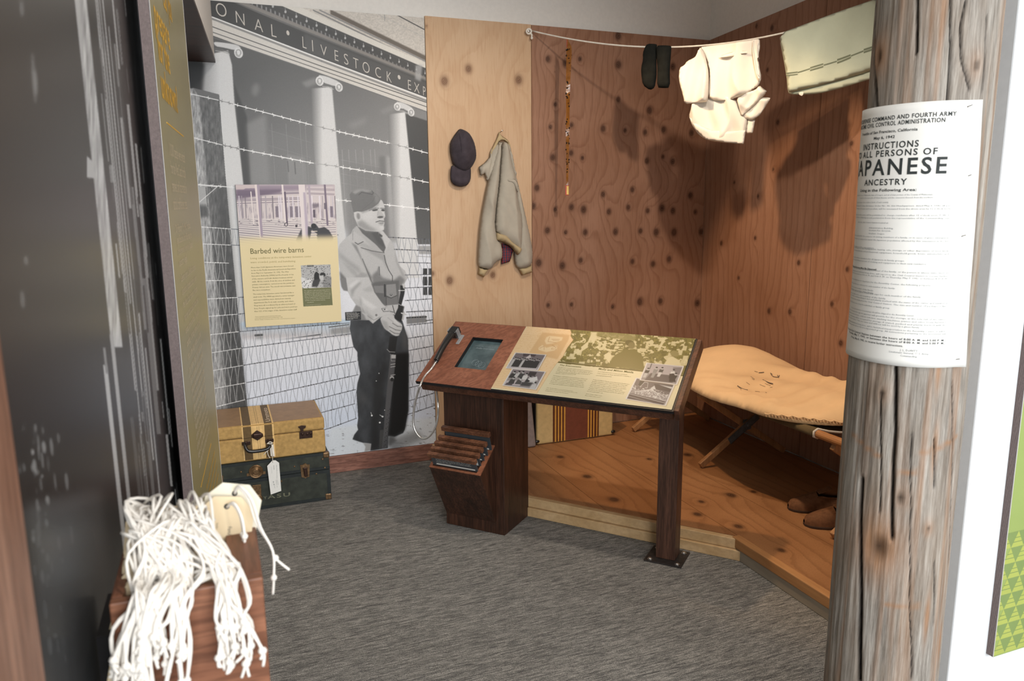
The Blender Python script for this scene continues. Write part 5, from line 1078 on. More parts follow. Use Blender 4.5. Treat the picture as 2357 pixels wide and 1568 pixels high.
# paper tag tied to the suitcase handle
lt = thing('luggage_tag', 'white paper luggage tag tied to the suitcase handle, hanging over the trunk', 'tag', fp(845, 1330, 3.745))
tg = lambda u, v, Y=3.748: at_y(590 + u / 9.8, 1000 + v / 9.8, Y)
mb = MB(); mb.prism([tg(u, v) for u, v in ((362, 588), (432, 584), (513, 641), (562, 1275), (325, 1360), (245, 715))], V3(0, -.0007, 0)); mb.build('tag_card', M_paper, parent=lt)
mb = MB(); mb.lathe(tg(371, 636, 3.7472), (0, -1, 0), [(.0016, 0), (.0016, .0003), (0, .0003)], 10); mb.build('eyelet', M_ink, parent=lt)
M_greyink = plain('grey_ink', (.22, .22, .22), .7); mb = MB()
def tgt(st, u0, v0, u1, v1, h, k='s'): put_text(mb, st, tg(u0, v0, 3.7466), tg(u1, v1, 3.7466), V3(1, 0, 0), h, k, .0003, nrm=V3(0, -1, 0))
tgt('Name: Family of six members', 452, 690, 462, 1000, .0032); tgt('evacuated to Portland', 462, 1020, 490, 1140, .003); tgt('Family No.', 385, 700, 395, 800, .0034, 'b'); tgt('1 5 0 4 2', 330, 730, 345, 880, .0034); tgt('No. 18', 370, 1060, 390, 1145, .0055, 'b'); tgt('assembly center, Oregon', 440, 1030, 470, 1205, .003); tgt('to report', 405, 1150, 415, 1215, .003)
mb.build('print', M_greyink, parent=lt)
mb = MB(); hpt = fp(790, 690, 3.748)
mb.tube(spline([tg(371, 636, 3.746), tg(368, 560, 3.741), tg(362, 480, 3.738), tg(352, 330, 3.736), tg(345, 230, 3.737)], 4), .0014, 6); mb.tube(spline([tg(245, 215, 3.745), tg(300, 172, 3.739), tg(360, 190, 3.741), tg(330, 215, 3.739), tg(250, 205, 3.741)], 4), .0022, 6); mb.tube(spline([tg(285, 345, 3.742), tg(230, 390, 3.740), tg(170, 460, 3.742)], 3), .0016, 6); mb.tube(spline([tg(245, 370, 3.741), tg(265, 460, 3.740), tg(305, 535, 3.742)], 3), .0016, 6)
mb.prism([tg(u, v, 3.7385) for u, v in ((345, 235), (385, 225), (415, 490), (378, 500))], V3(0, -.0006, 0)); mb.prism([tg(u, v, 3.741) for u, v in ((310, 330), (338, 280), (352, 490), (328, 492))], V3(0, -.0006, 0))
mb.build('string', M_rope, parent=lt)
# striped suitcase standing on the platform against the wall, and the grey one leaning beside it
M_scase = plain('cream_case', srgb(196, 168, 116), .5, 0, .1, 40, .05, .4, 300); M_sbrown = plain('brown_case_stripe', srgb(108, 58, 40), .5, 0, .12, 40); M_sgold = plain('gold_case_stripe', srgb(206, 152, 66), .5, 0, .08, 40); M_sdk = plain('dark_case_stripe', srgb(88, 46, 26), .5, 0, .1, 40)
cA, cB = at_z(1236.5, 1025, .0945), at_z(1411, 1001.5, .0945); cu = unit((cB - cA) * V3(1, 1, 0)); cbk = V3(-cu[1], cu[0], 0); cw = np.linalg.norm(cB - cA); ch = .43
sc = thing('suitcase', 'cream suitcase with brown and gold vertical stripes standing on the platform behind the kiosk', 'suitcase', cA + cu * cw / 2 + cbk * .08)
mb = MB(); mb.obox(cA + V3(0, 0, .0005), cu * cw, cbk * .17, V3(0, 0, ch)); mb.build('shell', M_scase, parent=sc, bevel=.012, bseg=3)
q = lambda u: at_y(1200 + u / 9.8, 1000, cA[1])[0]
def band(name, rng, m, d):
    mb = MB()
    for u0, u1 in rng:
        f0 = (u0 - 365) / (2070 - 365) * cw; f1 = (u1 - 365) / (2070 - 365) * cw
        mb.obox(cA + cu * f0 - cbk * d + V3(0, 0, .006), cu * (f1 - f0), cbk * .02, V3(0, 0, ch - .02)); mb.obox(cA + cu * f0 + cbk * .012 + V3(0, 0, ch - .01), cu * (f1 - f0), cbk * .15, V3(0, 0, .011 + d))
    mb.build(name, m, parent=sc)
band('brown_stripe', [(978, 1490)], M_sbrown, .0004); band('dark_stripe', [(705, 950), (1508, 1735)], M_sdk, .0006); band('gold_stripe', [(748, 778), (816, 842), (882, 910), (950, 978), (1482, 1508), (1542, 1570), (1608, 1632), (1680, 1700)], M_sgold, .0009)
for f in (0, 1):
    mb = MB(); mb.ball(cA + cu * (cw * f) + V3(0, 0, .022) - cbk * .001, .013, 12, 0, (1.2, .6, .8)); mb.build('corner_knob', M_blackp, parent=sc, smooth=True)
mb = MB(); mb.obox(cA + cu * -.0035 + cbk * .02 + V3(0, 0, .01), cu * .004, cbk * .13, V3(0, 0, ch - .03)); mb.build('end_panel', M_black, parent=sc)
gl = at_z(1221, 1032, .0945); M_grey = plain('grey_canvas_case', srgb(130, 116, 110), .75, 0, .12, 40, .15, .3, 400)
mb = MB(); a = cA - cu * .016 - cbk * .028; tilt = unit(V3(0, 0, 1) - cu * .10); mb.obox(a - cu * .0 + V3(0, 0, .001), -cu * .060, cbk * .20, tilt * .36); mb.build('canvas_case', M_grey, bevel=.012, bseg=3, label='grey canvas case leaning at the left end of the striped suitcase', cat='case')
# ------------------------------------------------------------------ cap and jacket on nails
YC = 4.1335; FC = (V3(0, YC, 0), V3(1, 0, 0), V3(0, 0, 1), V3(0, -1, 0))
jp = lambda L, Y=4.11: [(lambda p: (p[0], p[2]))(at_y(1000 + u / 3.735, 260 + v / 3.735, Y)) for u, v in L]
M_cap = fabric('cap_cloth', (.052, .042, .050), .22, .95, 900, 25, .35)
cp = thing('brimmed_cap', 'dark purple-grey cap with a short brim hanging left of the jacket', 'cap', (1.32, YC, 1.6))
def cfold(x, y): return .006 * np.sin(70 * (x * .8 + y)) * np.exp(-((y - 1.70) / .05) ** 2) + .003 * np.sin(40 * x - 25 * y)
mb = MB(); relief(mb, jp([(222, 134), (185, 178), (142, 250), (137, 320), (150, 390), (166, 445), (195, 482), (255, 508), (305, 490), (332, 458), (356, 418), (366, 360), (355, 280), (330, 212), (292, 160), (250, 138)]), FC, .075, .085, .007, cfold, 0, .006); mb.build('crown', M_cap, parent=cp, smooth=True)
mb = MB(); relief(mb, jp([(162, 440), (152, 520), (156, 582), (188, 622), (242, 637), (300, 624), (330, 578), (334, 500), (330, 460), (250, 470)], 4.08), FC, .016, .03, .007, lambda x, y: .020 * np.clip((1.66 - y) / .08, 0, 1) ** .7, 0, .014); mb.build('brim', M_cap, parent=cp, smooth=True)
mb = MB()
for (u0, v0), (u1, v1), (u2, v2) in (((230, 140), (300, 260), (300, 480)), ((225, 140), (215, 280), (250, 500))):
    P = []
    for t in np.linspace(.1, .9, 12):
        u = (1 - t) ** 2 * u0 + 2 * t * (1 - t) * u1 + t * t * u2; v = (1 - t) ** 2 * v0 + 2 * t * (1 - t) * v1 + t * t * v2
        (x, z), = jp([(u, v)], 4.07); P.append((x, YC - .006 - .073 * min(1, (math.sin(PI * t)) ** .5), z))
    mb.tube(P, .0012, 5)
mb.build('seam', M_cap, parent=cp)
M_jkt = fabric('khaki_cotton', srgb(170, 162, 148), .07, .85, 900, 12, .25); M_knit = fabric('ribbed_knit', srgb(178, 158, 122), .08, .9, 500, 20, .5); M_plaid = None
t = NT('plaid_lining'); v = t.coord((60, 60, 60)); wv = t.n('ShaderNodeTexWave', _wave_type='BANDS', _bands_direction='X'); t.l(v, wv.inputs[0]); wv.inputs['Scale'].default_value = .35; wz = t.n('ShaderNodeTexWave', _wave_type='BANDS', _bands_direction='Z'); t.l(v, wz.inputs[0]); wz.inputs['Scale'].default_value = .35
M_plaid = t.base(t.mix(t.ramp(wz.outputs[0], [(.6, (0, 0, 0)), (.8, (.7,) * 3)]), t.ramp(wv.outputs[0], [(.3, (.22, .018, .02)), (.6, (.25, .03, .03)), (.75, (.03, .03, .07))]), (.03, .03, .06)), .8)
jk = thing('jacket', 'khaki zip jacket hanging by its collar from a nail on the pale plywood', 'jacket', (1.57, YC, 1.07))
def jfold(k, ph, amp=.006, sl=.12): return lambda x, y: 1.5 * amp * (1 - np.abs(np.sin(.5 * (k * (x + sl * (y - 1.5)) + ph + 1.2 * np.sin(9 * y))))) ** 1.5 + .0015 * np.sin(110 * x + 31 * y + 3 * np.sin(17 * y))
J = [('lining', [(590, 1120), (650, 1140), (690, 1180), (660, 1280), (585, 1306), (592, 1200)], .008, .02, .006, M_plaid, jfold(60, 0, .001)),
     ('collar_band', [(566, 150), (548, 215), (510, 290), (480, 350), (500, 420), (560, 250), (600, 228), (650, 262), (668, 300), (664, 268), (640, 226), (586, 192)], .012, .012, .006, M_knit, None),
     ('back', [(560, 250), (500, 310), (470, 420), (440, 520), (462, 600), (520, 520), (600, 520), (690, 560), (688, 440), (680, 360), (664, 275), (620, 240)], .030, .05, .004, M_jkt, jfold(60, 1)),
     ('collar', [(386, 466), (432, 432), (480, 380), (500, 300), (505, 420), (470, 590), (438, 526), (401, 540)], .022, .03, .012, M_jkt, jfold(80, 2, .004)),
     ('collar', [(650, 300), (676, 350), (692, 440), (700, 490), (716, 520), (706, 550), (690, 540), (670, 470), (640, 400)], .025, .02, .014, M_jkt, jfold(120, 2, .006)),
     ('sleeve', [(640, 300), (676, 380), (700, 520), (742, 680), (792, 900), (832, 1080), (850, 1200), (842, 1308), (790, 1338), (722, 1342), (694, 1290), (690, 1150), (720, 1000), (690, 700), (655, 500)], .052, .05, .010, M_jkt, jfold(55, .6, .008, .25)),
     ('cuff', [(730, 1338), (842, 1304), (850, 1372), (762, 1400)], .030, .03, .010, M_knit, lambda x, y: .0015 * np.sin(500 * x)),
     ('sleeve', [(566, 240), (538, 300), (480, 520), (448, 660), (420, 800), (390, 1000), (380, 1150), (374, 1290), (388, 1332), (484, 1354), (524, 1288), (582, 1262), (588, 1180), (570, 1120), (540, 1080), (520, 960), (530, 830), (555, 640), (568, 440), (576, 290)], .056, .05, .014, M_jkt, jfold(62, 2.2, .008, .18)),
     ('cuff', [(388, 1328), (378, 1390), (430, 1416), (468, 1345)], .034, .03, .012, M_knit, lambda x, y: .0015 * np.sin(500 * x)),
     ('body', [(575, 242), (622, 262), (644, 340), (664, 450), (692, 560), (702, 700), (722, 800), (748, 900), (742, 1150), (722, 1184), (652, 1132), (518, 1032), (512, 950), (520, 830), (548, 620), (560, 420)], .050, .055, .036, M_jkt, jfold(58, 0, .007, -.1)),
     ('waistband', [(520, 1026), (600, 1038), (660, 1108), (742, 1160), (728, 1200), (704, 1222), (652, 1152), (582, 1112), (512, 1092)], .045, .03, .040, M_knit, lambda x, y: .0015 * np.sin(420 * x)),
     ('yoke', [(578, 592), (612, 596), (648, 616), (664, 650), (690, 700), (692, 600), (650, 560), (600, 570)], .018, .02, .078, M_jkt, None)]
for nm, L, dp, ed, bs, m, fo in J:
    mb = MB(); relief(mb, jp(L), FC, dp, ed, .008, fo, 0, bs - .004, round_=0 if nm in ('cuff', 'collar', 'waistband', 'lining') else 1); mb.build(nm, m, parent=jk, smooth=True)
mb = MB(); p = at_y(1152, 300, YC); mb.tube([p + V3(0, .012, -.012), p + V3(0, -.03, -.004)], .0022, 8); mb.lathe(p + V3(0, -.03, -.004), (0, -1, .1), [(.0045, 0), (.0045, .0015), (0, .002)], 10); mb.build('nail', M_nail, label='small nail holding up the khaki jacket by its collar', cat='nail')

# ------------------------------------------------------------------ clothesline
RA = V3(1.745, 4.138, 0); RB = V3(2.9545, 2.30, 0); RD = unit(RB - RA); RL = np.linalg.norm(RB - RA); RN = V3(RD[1], -RD[0], 0); RN = RN if RN[1] < 0 else -RN
RZ = [(0, 2.449), (.324, 2.291), (.4525, 2.246), (.592, 2.242), (.628, 2.250), (.80, 2.338), (1, 2.47)]
cf = np.polyfit([a for a, b in RZ], [b for a, b in RZ], 3)
def rope(t): return RA + (RB - RA) * t + V3(0, 0, np.polyval(cf, t))
ln = thing('clothesline', 'white cotton clothesline sagging across the cell from a hook on the seam', 'clothesline', rope(.5))
mb = MB(); mb.tube([rope(t) for t in np.linspace(.004, .999, 60)], .0042, 8); mb.build('cord', M_rope, parent=ln, smooth=True)
hk = at_y(1218, 73, 4.128)
mb = MB(); mb.tube([hk + V3(-.004 + .014 * math.cos(a), -.006 - .004 * math.sin(a), .012 * math.sin(a)) for a in np.linspace(0, 2 * PI, 15)[:-1]], .006, 8, True); mb.tube([hk + V3(.006, -.004, -.006), hk + V3(.014, -.006, -.018), hk + V3(.012, -.006, -.032)], .005, 8); mb.ball(hk + V3(.013, -.006, -.034), .008, 10); mb.build('knot', M_rope, parent=ln, smooth=True)
mb = MB(); mb.tube([hk + V3(-.006, .011, 0), hk + V3(-.006, -.012, 0)], .003, 8); mb.lathe(hk + V3(-.006, -.012, 0), (0, -1, 0), [(.007, 0), (.006, .003), (0, .004)], 12); mb.build('wall_hook', M_steel, label='small steel screw holding the clothesline where the two plywood sheets meet', cat='hook')
FR = (RA, RD, V3(0, 0, 1), RN)
def rp(L, off=0):
    out = []
    for x, y in L: p = at_pl(x, y, RA + RN * off, RN) - RA; out.append((p.dot(RD), p[2]))
    return out
k6 = lambda L: [(1440 + u / 3.8, v / 3.8) for u, v in L]
def fold(k, ph, sl, amp):
    def f(x, y):
        q = k * (x + sl * y) + ph + 1.6 * np.sin(7 * y + 4 * x + ph) + .8 * np.sin(19 * y + ph)
        return amp * (1 - np.abs(np.sin(q * .5))) ** 1.6 + amp * .35 * np.sin(2.1 * k * (x - .7 * sl * y) + 2 * ph)
    return f
M_sock = fabric('black_wool', (.009, .010, .009), .3, .95, 500, 30, .6)
s1 = [(188, 382), (270, 384), (276, 402), (270, 520), (272, 640), (268, 690), (255, 768), (212, 790), (150, 745), (136, 650), (136, 590), (152, 520), (150, 470), (165, 420)]
s2 = [(270, 400), (330, 396), (400, 400), (402, 430), (388, 600), (390, 768), (330, 772), (276, 766), (280, 600), (270, 480)]
mb = MB(); relief(mb, rp(k6(s1), .008), FR, .020, .03, .010, fold(60, 0, .6, .003), .020, .008); mb.build('sock', M_sock, smooth=True, label='black sock with rounded toe, the left one on the clothesline', cat='sock', group='black socks on the clothesline')
mb = MB(); relief(mb, rp(k6(s2), .012), FR, .020, .03, .010, fold(50, 1, .3, .003), .020, .014); mb.build('sock', M_sock, smooth=True, label='black sock folded with a straight bottom, the one beside the white shirt', cat='sock', group='black socks on the clothesline')
# shirt
M_shirt = fabric('white_cotton', srgb(232, 226, 216), .03, .85, 900, 10, .2); M_button = plain('dark_button', (.05, .03, .025), .4)
st = thing('shirt', 'white cotton shirt draped over the clothesline with tails hanging loose', 'shirt', rope(.52))
P_ = {'tail': ([(592, 890), (720, 860), (775, 850), (900, 830), (990, 900), (1010, 980), (1068, 1035), (1050, 1150), (1032, 1260), (860, 1248), (760, 1236), (700, 1220), (640, 1180), (600, 1128), (570, 1070), (553, 1015), (572, 950)], .008, .014, -.010, fold(30, .5, -.6, .022)),
      'hem_fold': ([(556, 1020), (600, 1062), (680, 1108), (760, 1140), (900, 1150), (1050, 1140), (1032, 1260), (860, 1248), (700, 1220), (605, 1130)], .004, .010, .010, fold(22, 1.5, .5, .010)),
      'cuff': ([(1068, 1035), (1135, 1040), (1112, 1164), (1060, 1172), (1045, 1150)], .006, .01, -.020, None),
      'sleeve_under': ([(1120, 860), (1230, 850), (1276, 860), (1140, 1056), (1010, 1032), (1040, 960)], .005, .012, -.006, fold(40, 1.2, .8, .010)),
      'sleeve_right': ([(1130, 790), (1170, 745), (1205, 775), (1242, 802), (1160, 890), (1080, 960), (1012, 1028), (990, 940), (968, 860), (1040, 800)], .006, .014, .006, fold(44, 1.2, .8, .014)),
      'body': ([(652, 412), (720, 402), (900, 376), (1110, 344), (1172, 334), (1176, 420), (1164, 470), (1166, 570), (1190, 680), (1168, 745), (1100, 790), (1040, 830), (970, 852), (880, 886), (735, 872), (720, 790), (734, 640), (705, 520), (664, 455)], .007, .014, .012, fold(26, 0, .1, .020)),
      'sleeve_left': ([(648, 412), (676, 430), (705, 520), (728, 640), (724, 880), (700, 892), (600, 902), (516, 912), (500, 830), (464, 700), (470, 594), (515, 570), (535, 536), (612, 498), (640, 450)], .007, .014, .026, fold(30, 2, .35, .022))}
for nm, (L, dp, ed, of, fo) in P_.items():
    mb = MB(); relief(mb, rp(k6(L), of), FR, dp, ed, .009, fo, .004, of, round_=0 if nm in ('cuff', 'hem_fold') else 1); mb.build({'sleeve_right': 'sleeve', 'sleeve_left': 'sleeve', 'sleeve_under': 'sleeve'}.get(nm, nm), M_shirt, parent=st, smooth=True)
mb = MB(); L = [(800, 500), (930, 452), (1000, 444), (1070, 446), (1060, 470), (960, 490), (860, 512)]; relief(mb, rp(k6(L), .034), FR, .004, .01, .008, None, 0, .034); mb.build('pocket', M_shirt, parent=st, smooth=True)
mb = MB(); mb.tube(spline([RA + RD * a + V3(0, 0, b) + RN * .034 for a, b in rp(k6([(1118, 350), (1115, 440), (1130, 540), (1150, 650), (1172, 690)]), .034)], 5), .0035, 6); mb.build('placket', M_shirt, parent=st, smooth=True)
for u, v in ((1160, 512), (1150, 660)):
    (a, b), = rp(k6([(u, v)]), .03); mb = MB(); mb.lathe(RA + RD * a + V3(0, 0, b) + RN * .022, RN, [(.006, 0), (.006, .003), (0, .0032)], 12); mb.build('button', M_button if v < 600 else M_shirt, parent=st)
# towel
M_towel = fabric('green_terry', srgb(190, 196, 176), .06, .95, 700, 8, .6); M_tstripe = fabric('towel_stripe', srgb(118, 124, 104), .06, .95, 700, 20, .5)
tw = thing('towel', 'pale green towel with a woven dash border folded over the clothesline', 'towel', rope(.72))
t6 = lambda L: [(1700 + u / 6.533, v / 6.533) for u, v in L]
def thf(x, y): return .012 + .006 * np.sin(16 * x + 2 * y) + .004 * np.sin(37 * x - 9 * y)
mb = MB(); relief(mb, rp(t6([(600, 505), (1000, 360), (1500, 170), (2200, -70), (2260, 940), (1940, 1078), (1400, 1235), (815, 1378), (740, 1392), (720, 1120), (660, 780)]), .01), FR, .01, .02, .014, None, .004, .004, hfun=thf); mb.build('front_fold', M_towel, parent=tw, smooth=True)
mb = MB(); relief(mb, rp(t6([(604, 510), (1000, 366), (1500, 176), (2200, -60), (2260, 1100), (1935, 1208), (1500, 1340), (1200, 1412), (980, 1425), (800, 1424), (742, 1390), (720, 1120)]), -.01), FR, .004, .02, .014, None, .014, -.008); mb.build('back_fold', M_towel, parent=tw, smooth=True)
mb = MB(); relief(mb, rp(t6([(905, 1392), (985, 1380), (962, 1446), (915, 1430)]), .004), FR, .002, .01, .006, None, .002, .006); mb.build('care_label', M_rope, parent=tw)
mb = MB()
def dash(u0, v0, u1, v1, th):
    n = 8; A = rp(t6([(u0 + (u1 - u0) * i / n, v0 + (v1 - v0) * i / n) for i in range(n + 1)]), .016); B = rp(t6([(u0 + (u1 - u0) * i / n, v0 + (v1 - v0) * i / n + th) for i in range(n + 1)]), .016)
    pt = lambda a, b: RA + RD * a + V3(0, 0, b) + RN * (.004 + float(thf(np.array(a), np.array(b))) + .0012)
    mb.add([pt(*p) for p in A] + [pt(*p) for p in B], [(i, n + 1 + i, n + 2 + i, i + 1) for i in range(n)])
for a in ((724, 1098, 888, 1074, 18), (724, 1132, 888, 1108, 16), (890, 1082, 1072, 1024, 18), (1075, 1010, 1272, 950, 22), (1075, 1048, 1272, 990, 22), (1278, 970, 1472, 908, 18), (1476, 885, 1686, 815, 26), (1478, 930, 1690, 850, 26), (1692, 832, 1884, 762, 20), (1888, 742, 2100, 670, 26), (1888, 780, 2100, 706, 26)): dash(*a)
mb.build('woven_border', M_tstripe, parent=tw)
# flypaper hanging from the line
tF = None
for tt in np.linspace(0, .6, 601):
    if proj(rope(tt))[0] > 1304.5: tF = rope(tt); break
fs = thing('fly_strip', 'amber flypaper strip hanging from the clothesline with a small red and yellow tube', 'flypaper', tF)
t = NT('sticky_amber'); v = t.coord(); m = t.base(t.ramp(t.noise(v, 30, 4), [(.3, (.22, .075, .010)), (.7, (.40, .15, .02))]), .15, 0, .6); t.b.inputs['Transmission Weight'].default_value = .25; M_amber = m
M_redcord = plain('red_thread', (.35, .03, .02), .6); M_redtube = plain('red_paper', (.45, .05, .03), .5); M_yel = plain('yellow_paper', (.75, .52, .16), .5)
mb = MB(); mb.tube([tF + V3(0, 0, .003), tF + V3(0, 0, -.045)], .0016, 6); mb.build('hanging_thread', M_redcord, parent=fs)
FN = unit(np.array([-tF[0], -tF[1], 0])); FE = V3(-FN[1], FN[0], 0)
def fpx(x, y): p = at_pl(x, y, tF, FN); return (p - tF).dot(FE), p[2]
prof = [(84, 1305, 1), (96, 1307.5, 4), (108, 1310, 13), (125, 1309.5, 15.5), (150, 1309, 14), (190, 1307.5, 11), (250, 1307, 10), (320, 1306.5, 9), (390, 1305.8, 7), (430, 1305.5, 5)]
mb = MB(); n = 60; vs = []
for i in range(n + 1):
    y = 84 + (430 - 84) * i / n; cxx = np.interp(y, [p[0] for p in prof], [p[1] for p in prof]); wv_ = np.interp(y, [p[0] for p in prof], [p[2] for p in prof]); a, z = fpx(cxx, y); half = wv_ / 2 * 3.75 / 1734; tw_ = .5 * math.sin(i * .16)
    d = FE * math.cos(tw_) + FN * math.sin(tw_); c_ = tF + FE * a; c_ = V3(c_[0], c_[1], z); vs += [c_ - d * half - FN * .0004, c_ + d * half - FN * .0004, c_ + d * half + FN * .0004, c_ - d * half + FN * .0004]
mb.add(vs, [(4 * i + k, 4 * i + (k + 1) % 4, 4 * i + 4 + (k + 1) % 4, 4 * i + 4 + k) for i in range(n) for k in range(4)] + [(3, 2, 1, 0), (4 * n, 4 * n + 1, 4 * n + 2, 4 * n + 3)])
rs = random.Random(3)
for i in range(44):
    y = rs.uniform(140, 405) if i > 6 else rs.uniform(105, 140); cxx = np.interp(y, [p[0] for p in prof], [p[1] for p in prof]) + rs.uniform(-.45, .5) * np.interp(y, [p[0] for p in prof], [p[2] for p in prof]); a, z = fpx(cxx, y); c_ = tF + FE * a; mb.ball((c_[0] + FN[0] * .003, c_[1] + FN[1] * .003, z), rs.uniform(.0022, .0046), 8, 1, (1, 1, rs.uniform(.7, 1.5)))
M_fly = plain('fly_body', (.015, .013, .012), .8, 0, .1, 60, 0, .1); mb.build('sticky_strip', [M_amber, M_fly], parent=fs)
mb = MB(); a, z0 = fpx(1305.5, 449); a2, z1 = fpx(1305.5, 427); c_ = tF + FE * a; mb.lathe(V3(c_[0], c_[1], z0), (0, 0, 1), [(.008, 0), (.0095, .001), (.0095, z1 - z0 - .001), (.008, z1 - z0)], 16); ct = mb.build('cartridge', M_yel, parent=fs)
mb = MB(); mb.lathe(V3(c_[0], c_[1], z0 - .0008), (0, 0, 1), [(.0098, 0), (.0099, .0036), (.0085, .0038)], 16); mb.lathe(V3(c_[0], c_[1], z1 - .003), (0, 0, 1), [(.0098, 0), (.0099, .0036), (.0085, .0038)], 16); mb.obox(V3(c_[0], c_[1], z0) - FE * .0098 + FN * .006, FE * .006, FN * .004, V3(0, 0, z1 - z0)); mb.build('red_trim', M_redtube, parent=ct)
# ------------------------------------------------------------------ folding camp cot
DZ = .0925
M_cotw = wood('cot_hardwood', (.30, .12, .04), (.50, .235, .09), 1, 20, 10, .45, .12, .2); M_cotl = wood('cot_leg_wood', (.30, .14, .055), (.48, .25, .11), 2, 20, 10, .5, .12, .2)
M_canvas = fabric('olive_canvas', (.115, .080, .038), .15, .9, 700, 18, .3); M_hem = plain('white_hem_cord', (.62, .56, .48), .8, 0, .08, 60)
M_galv = plain('galvanised_steel', (.17, .19, .20), .45, .7, .25, 40)
ct = thing('camp_cot', 'folding wooden camp cot with olive canvas standing along the right wall', 'cot', (2.61, 3.1, DZ))
X0, X1, ZR = 2.315, 2.905, .525; Y0, Y1 = 2.17, 4.08
for x in (X0, X1):
    mb = MB(); mb.tube([V3(x, Y0 + .02, ZR), V3(x, Y1, ZR)], .018, 14); mb.build('rail', M_cotw, parent=ct, smooth=False)
mb = MB(); yv = np.linspace(2.39, Y1 - .12, 26); n = 17; vs = []
for y in yv:
    for k in range(n):
        if k == 0: p = (X0 + .004, ZR - .0205)
        elif k == 1: p = (X0 - .0205, ZR - .010)
        elif k == 2: p = (X0 - .0195, ZR + .011)
        elif k == n - 3: p = (X1 + .0195, ZR + .011)
        elif k == n - 2: p = (X1 + .0205, ZR - .010)
        elif k == n - 1: p = (X1 - .004, ZR - .0205)
        else:
            f = (k - 3) / (n - 7); p = (X0 + (X1 - X0) * f, ZR + .0205 - .045 * math.sin(PI * f) ** .8)
        vs.append((p[0], y, p[1]))
m_ = len(yv); fsx = [(i * n + k, (i + 1) * n + k, (i + 1) * n + k + 1, i * n + k + 1) for i in range(m_ - 1) for k in range(n - 1)]
mb.add(vs, fsx); o = mb.build('canvas', M_canvas, parent=ct, smooth=True); md = o.modifiers.new('cloth', 'SOLIDIFY'); md.thickness = .002; md.offset = 0
mb = MB(); mb.tube([V3(*p) for p in [(v[0], v[1] - .002, v[2]) for v in vs[:n]]], .005, 8); mb.build('hem', M_hem, parent=ct, smooth=True)
mb = MB(); mb.obox(V3(X0 - .016, Y0, ZR - .052), V3(X1 - X0 + .032, 0, 0), V3(0, .024, 0), V3(0, 0, .042)); mb.build('end_bar', M_cotw, parent=ct, bevel=.004)
mb = MB(); mb.obox(V3(X0 - .010, Y0 + .024, ZR - .045), V3(.020, 0, 0), V3(0, .045, 0), V3(0, 0, .026)); mb.build('rail_bracket', M_cotw, parent=ct, bevel=.003)
def bar(a, b, w, t, m, name, parent, **kw):
    a, b = np.asarray(a, float), np.asarray(b, float); d = unit(b - a); s_ = V3(0, 1, 0); u_ = np.cross(d, s_)
    mb = MB(); mb.obox(a - u_ * w / 2 - s_ * t / 2, b - a, u_ * w, s_ * t); return mb.build(name, m, parent=parent, **kw)
for yy in (3.228, 2.29, 3.93):
    fa, fb = V3(2.326, yy - .0135, DZ + .014), V3(2.905, yy + .0135, DZ + .014); ta, tb = V3(X1 - .006, yy - .0135, ZR - .030), V3(X0 + .006, yy + .0135, ZR - .030)
    la = bar(fa, ta, .034, .024, M_cotl, 'leg', ct, bevel=.004); lb = bar(fb, tb, .034, .024, M_cotl, 'leg', ct, bevel=.004)
    ca = fa + (ta - fa) * .5; a0, a1 = fa + (ta - fa) * .30, fa + (ta - fa) * .62
    d_ = unit(ta - fa); u_ = np.cross(d_, V3(0, 1, 0))
    mb = MB(); mb.obox(a0 - u_ * .020 - V3(0, .0145, 0), a1 - a0, u_ * .040, V3(0, .0022, 0)); mb.obox(a0 - u_ * .020 - V3(0, .0145, 0), a1 - a0, u_ * .0022, V3(0, .026, 0)); mb.build('brace', M_galv, parent=la)
    mb = MB(); mb.lathe(ca + V3(0, -.017, 0), (0, -1, 0), [(.009, 0), (.008, .003), (0, .004)], 12); mb.obox(ca + V3(-.02, -.0012, -.03), V3(.055, 0, 0), V3(0, .002, 0), V3(0, 0, .06)); mb.build('pivot', M_galv, parent=ct)
# mattress sack with stencilled marks
M_sack = fabric('unbleached_canvas', srgb(224, 188, 144), .06, .9, 600, 6, .3); M_mark = plain('faded_stencil', (.16, .12, .09), .9, 0, .4, 200)
FS = (V3(0, 0, .548), V3(1, 0, 0), V3(0, 1, 0), V3(0, 0, 1))
sk = [(2.24, 3.27), (2.20, 3.10), (2.185, 2.93), (2.225, 2.76), (2.225, 2.62), (2.285, 2.49), (2.37, 2.41), (2.50, 2.35), (2.70, 2.31), (2.84, 2.36), (2.875, 2.6), (2.885, 3.0), (2.88, 3.4), (2.84, 3.64), (2.68, 3.74), (2.48, 3.70), (2.34, 3.55), (2.27, 3.42)]
def sh_(x, y):
    d = np.minimum(edge_dist(np.stack([x, y], 1), sk), .16) / .16; pr = np.sqrt(1 - (1 - d) ** 2)
    hgt = .062 + .105 * np.exp(-((y - 3.34) / .26) ** 2 - ((x - 2.62) / .30) ** 2) + .045 * np.exp(-((y - 2.55) / .25) ** 2 - ((x - 2.72) / .2) ** 2) + .020 * np.exp(-((y - 2.95) / .2) ** 2 - ((x - 2.7) / .15) ** 2)
    cr = .010 * np.sin(26 * (x * .9 + .45 * y) + 2.2 * np.sin(6 * y)) * np.clip((3.25 - y) / .3, .15, 1) + .006 * np.sin(55 * (x * .4 - y) + 3 * np.sin(9 * x)) * np.clip((3.1 - y) / .3, .1, 1) + .004 * np.sin(90 * x + 40 * y) * (x < 2.33)
    return pr * (hgt + cr)
sack = thing('canvas_sack', 'cream canvas mattress sack with faded stencil marks lying on the camp cot', 'sack', (2.55, 3.0, .55))
mb = MB(); relief(mb, sk, FS, .1, .16, .016, None, .012, 0, hfun=lambda x, y: sh_(x, y)); mb.build('sack_body', M_sack, parent=sack, smooth=True)
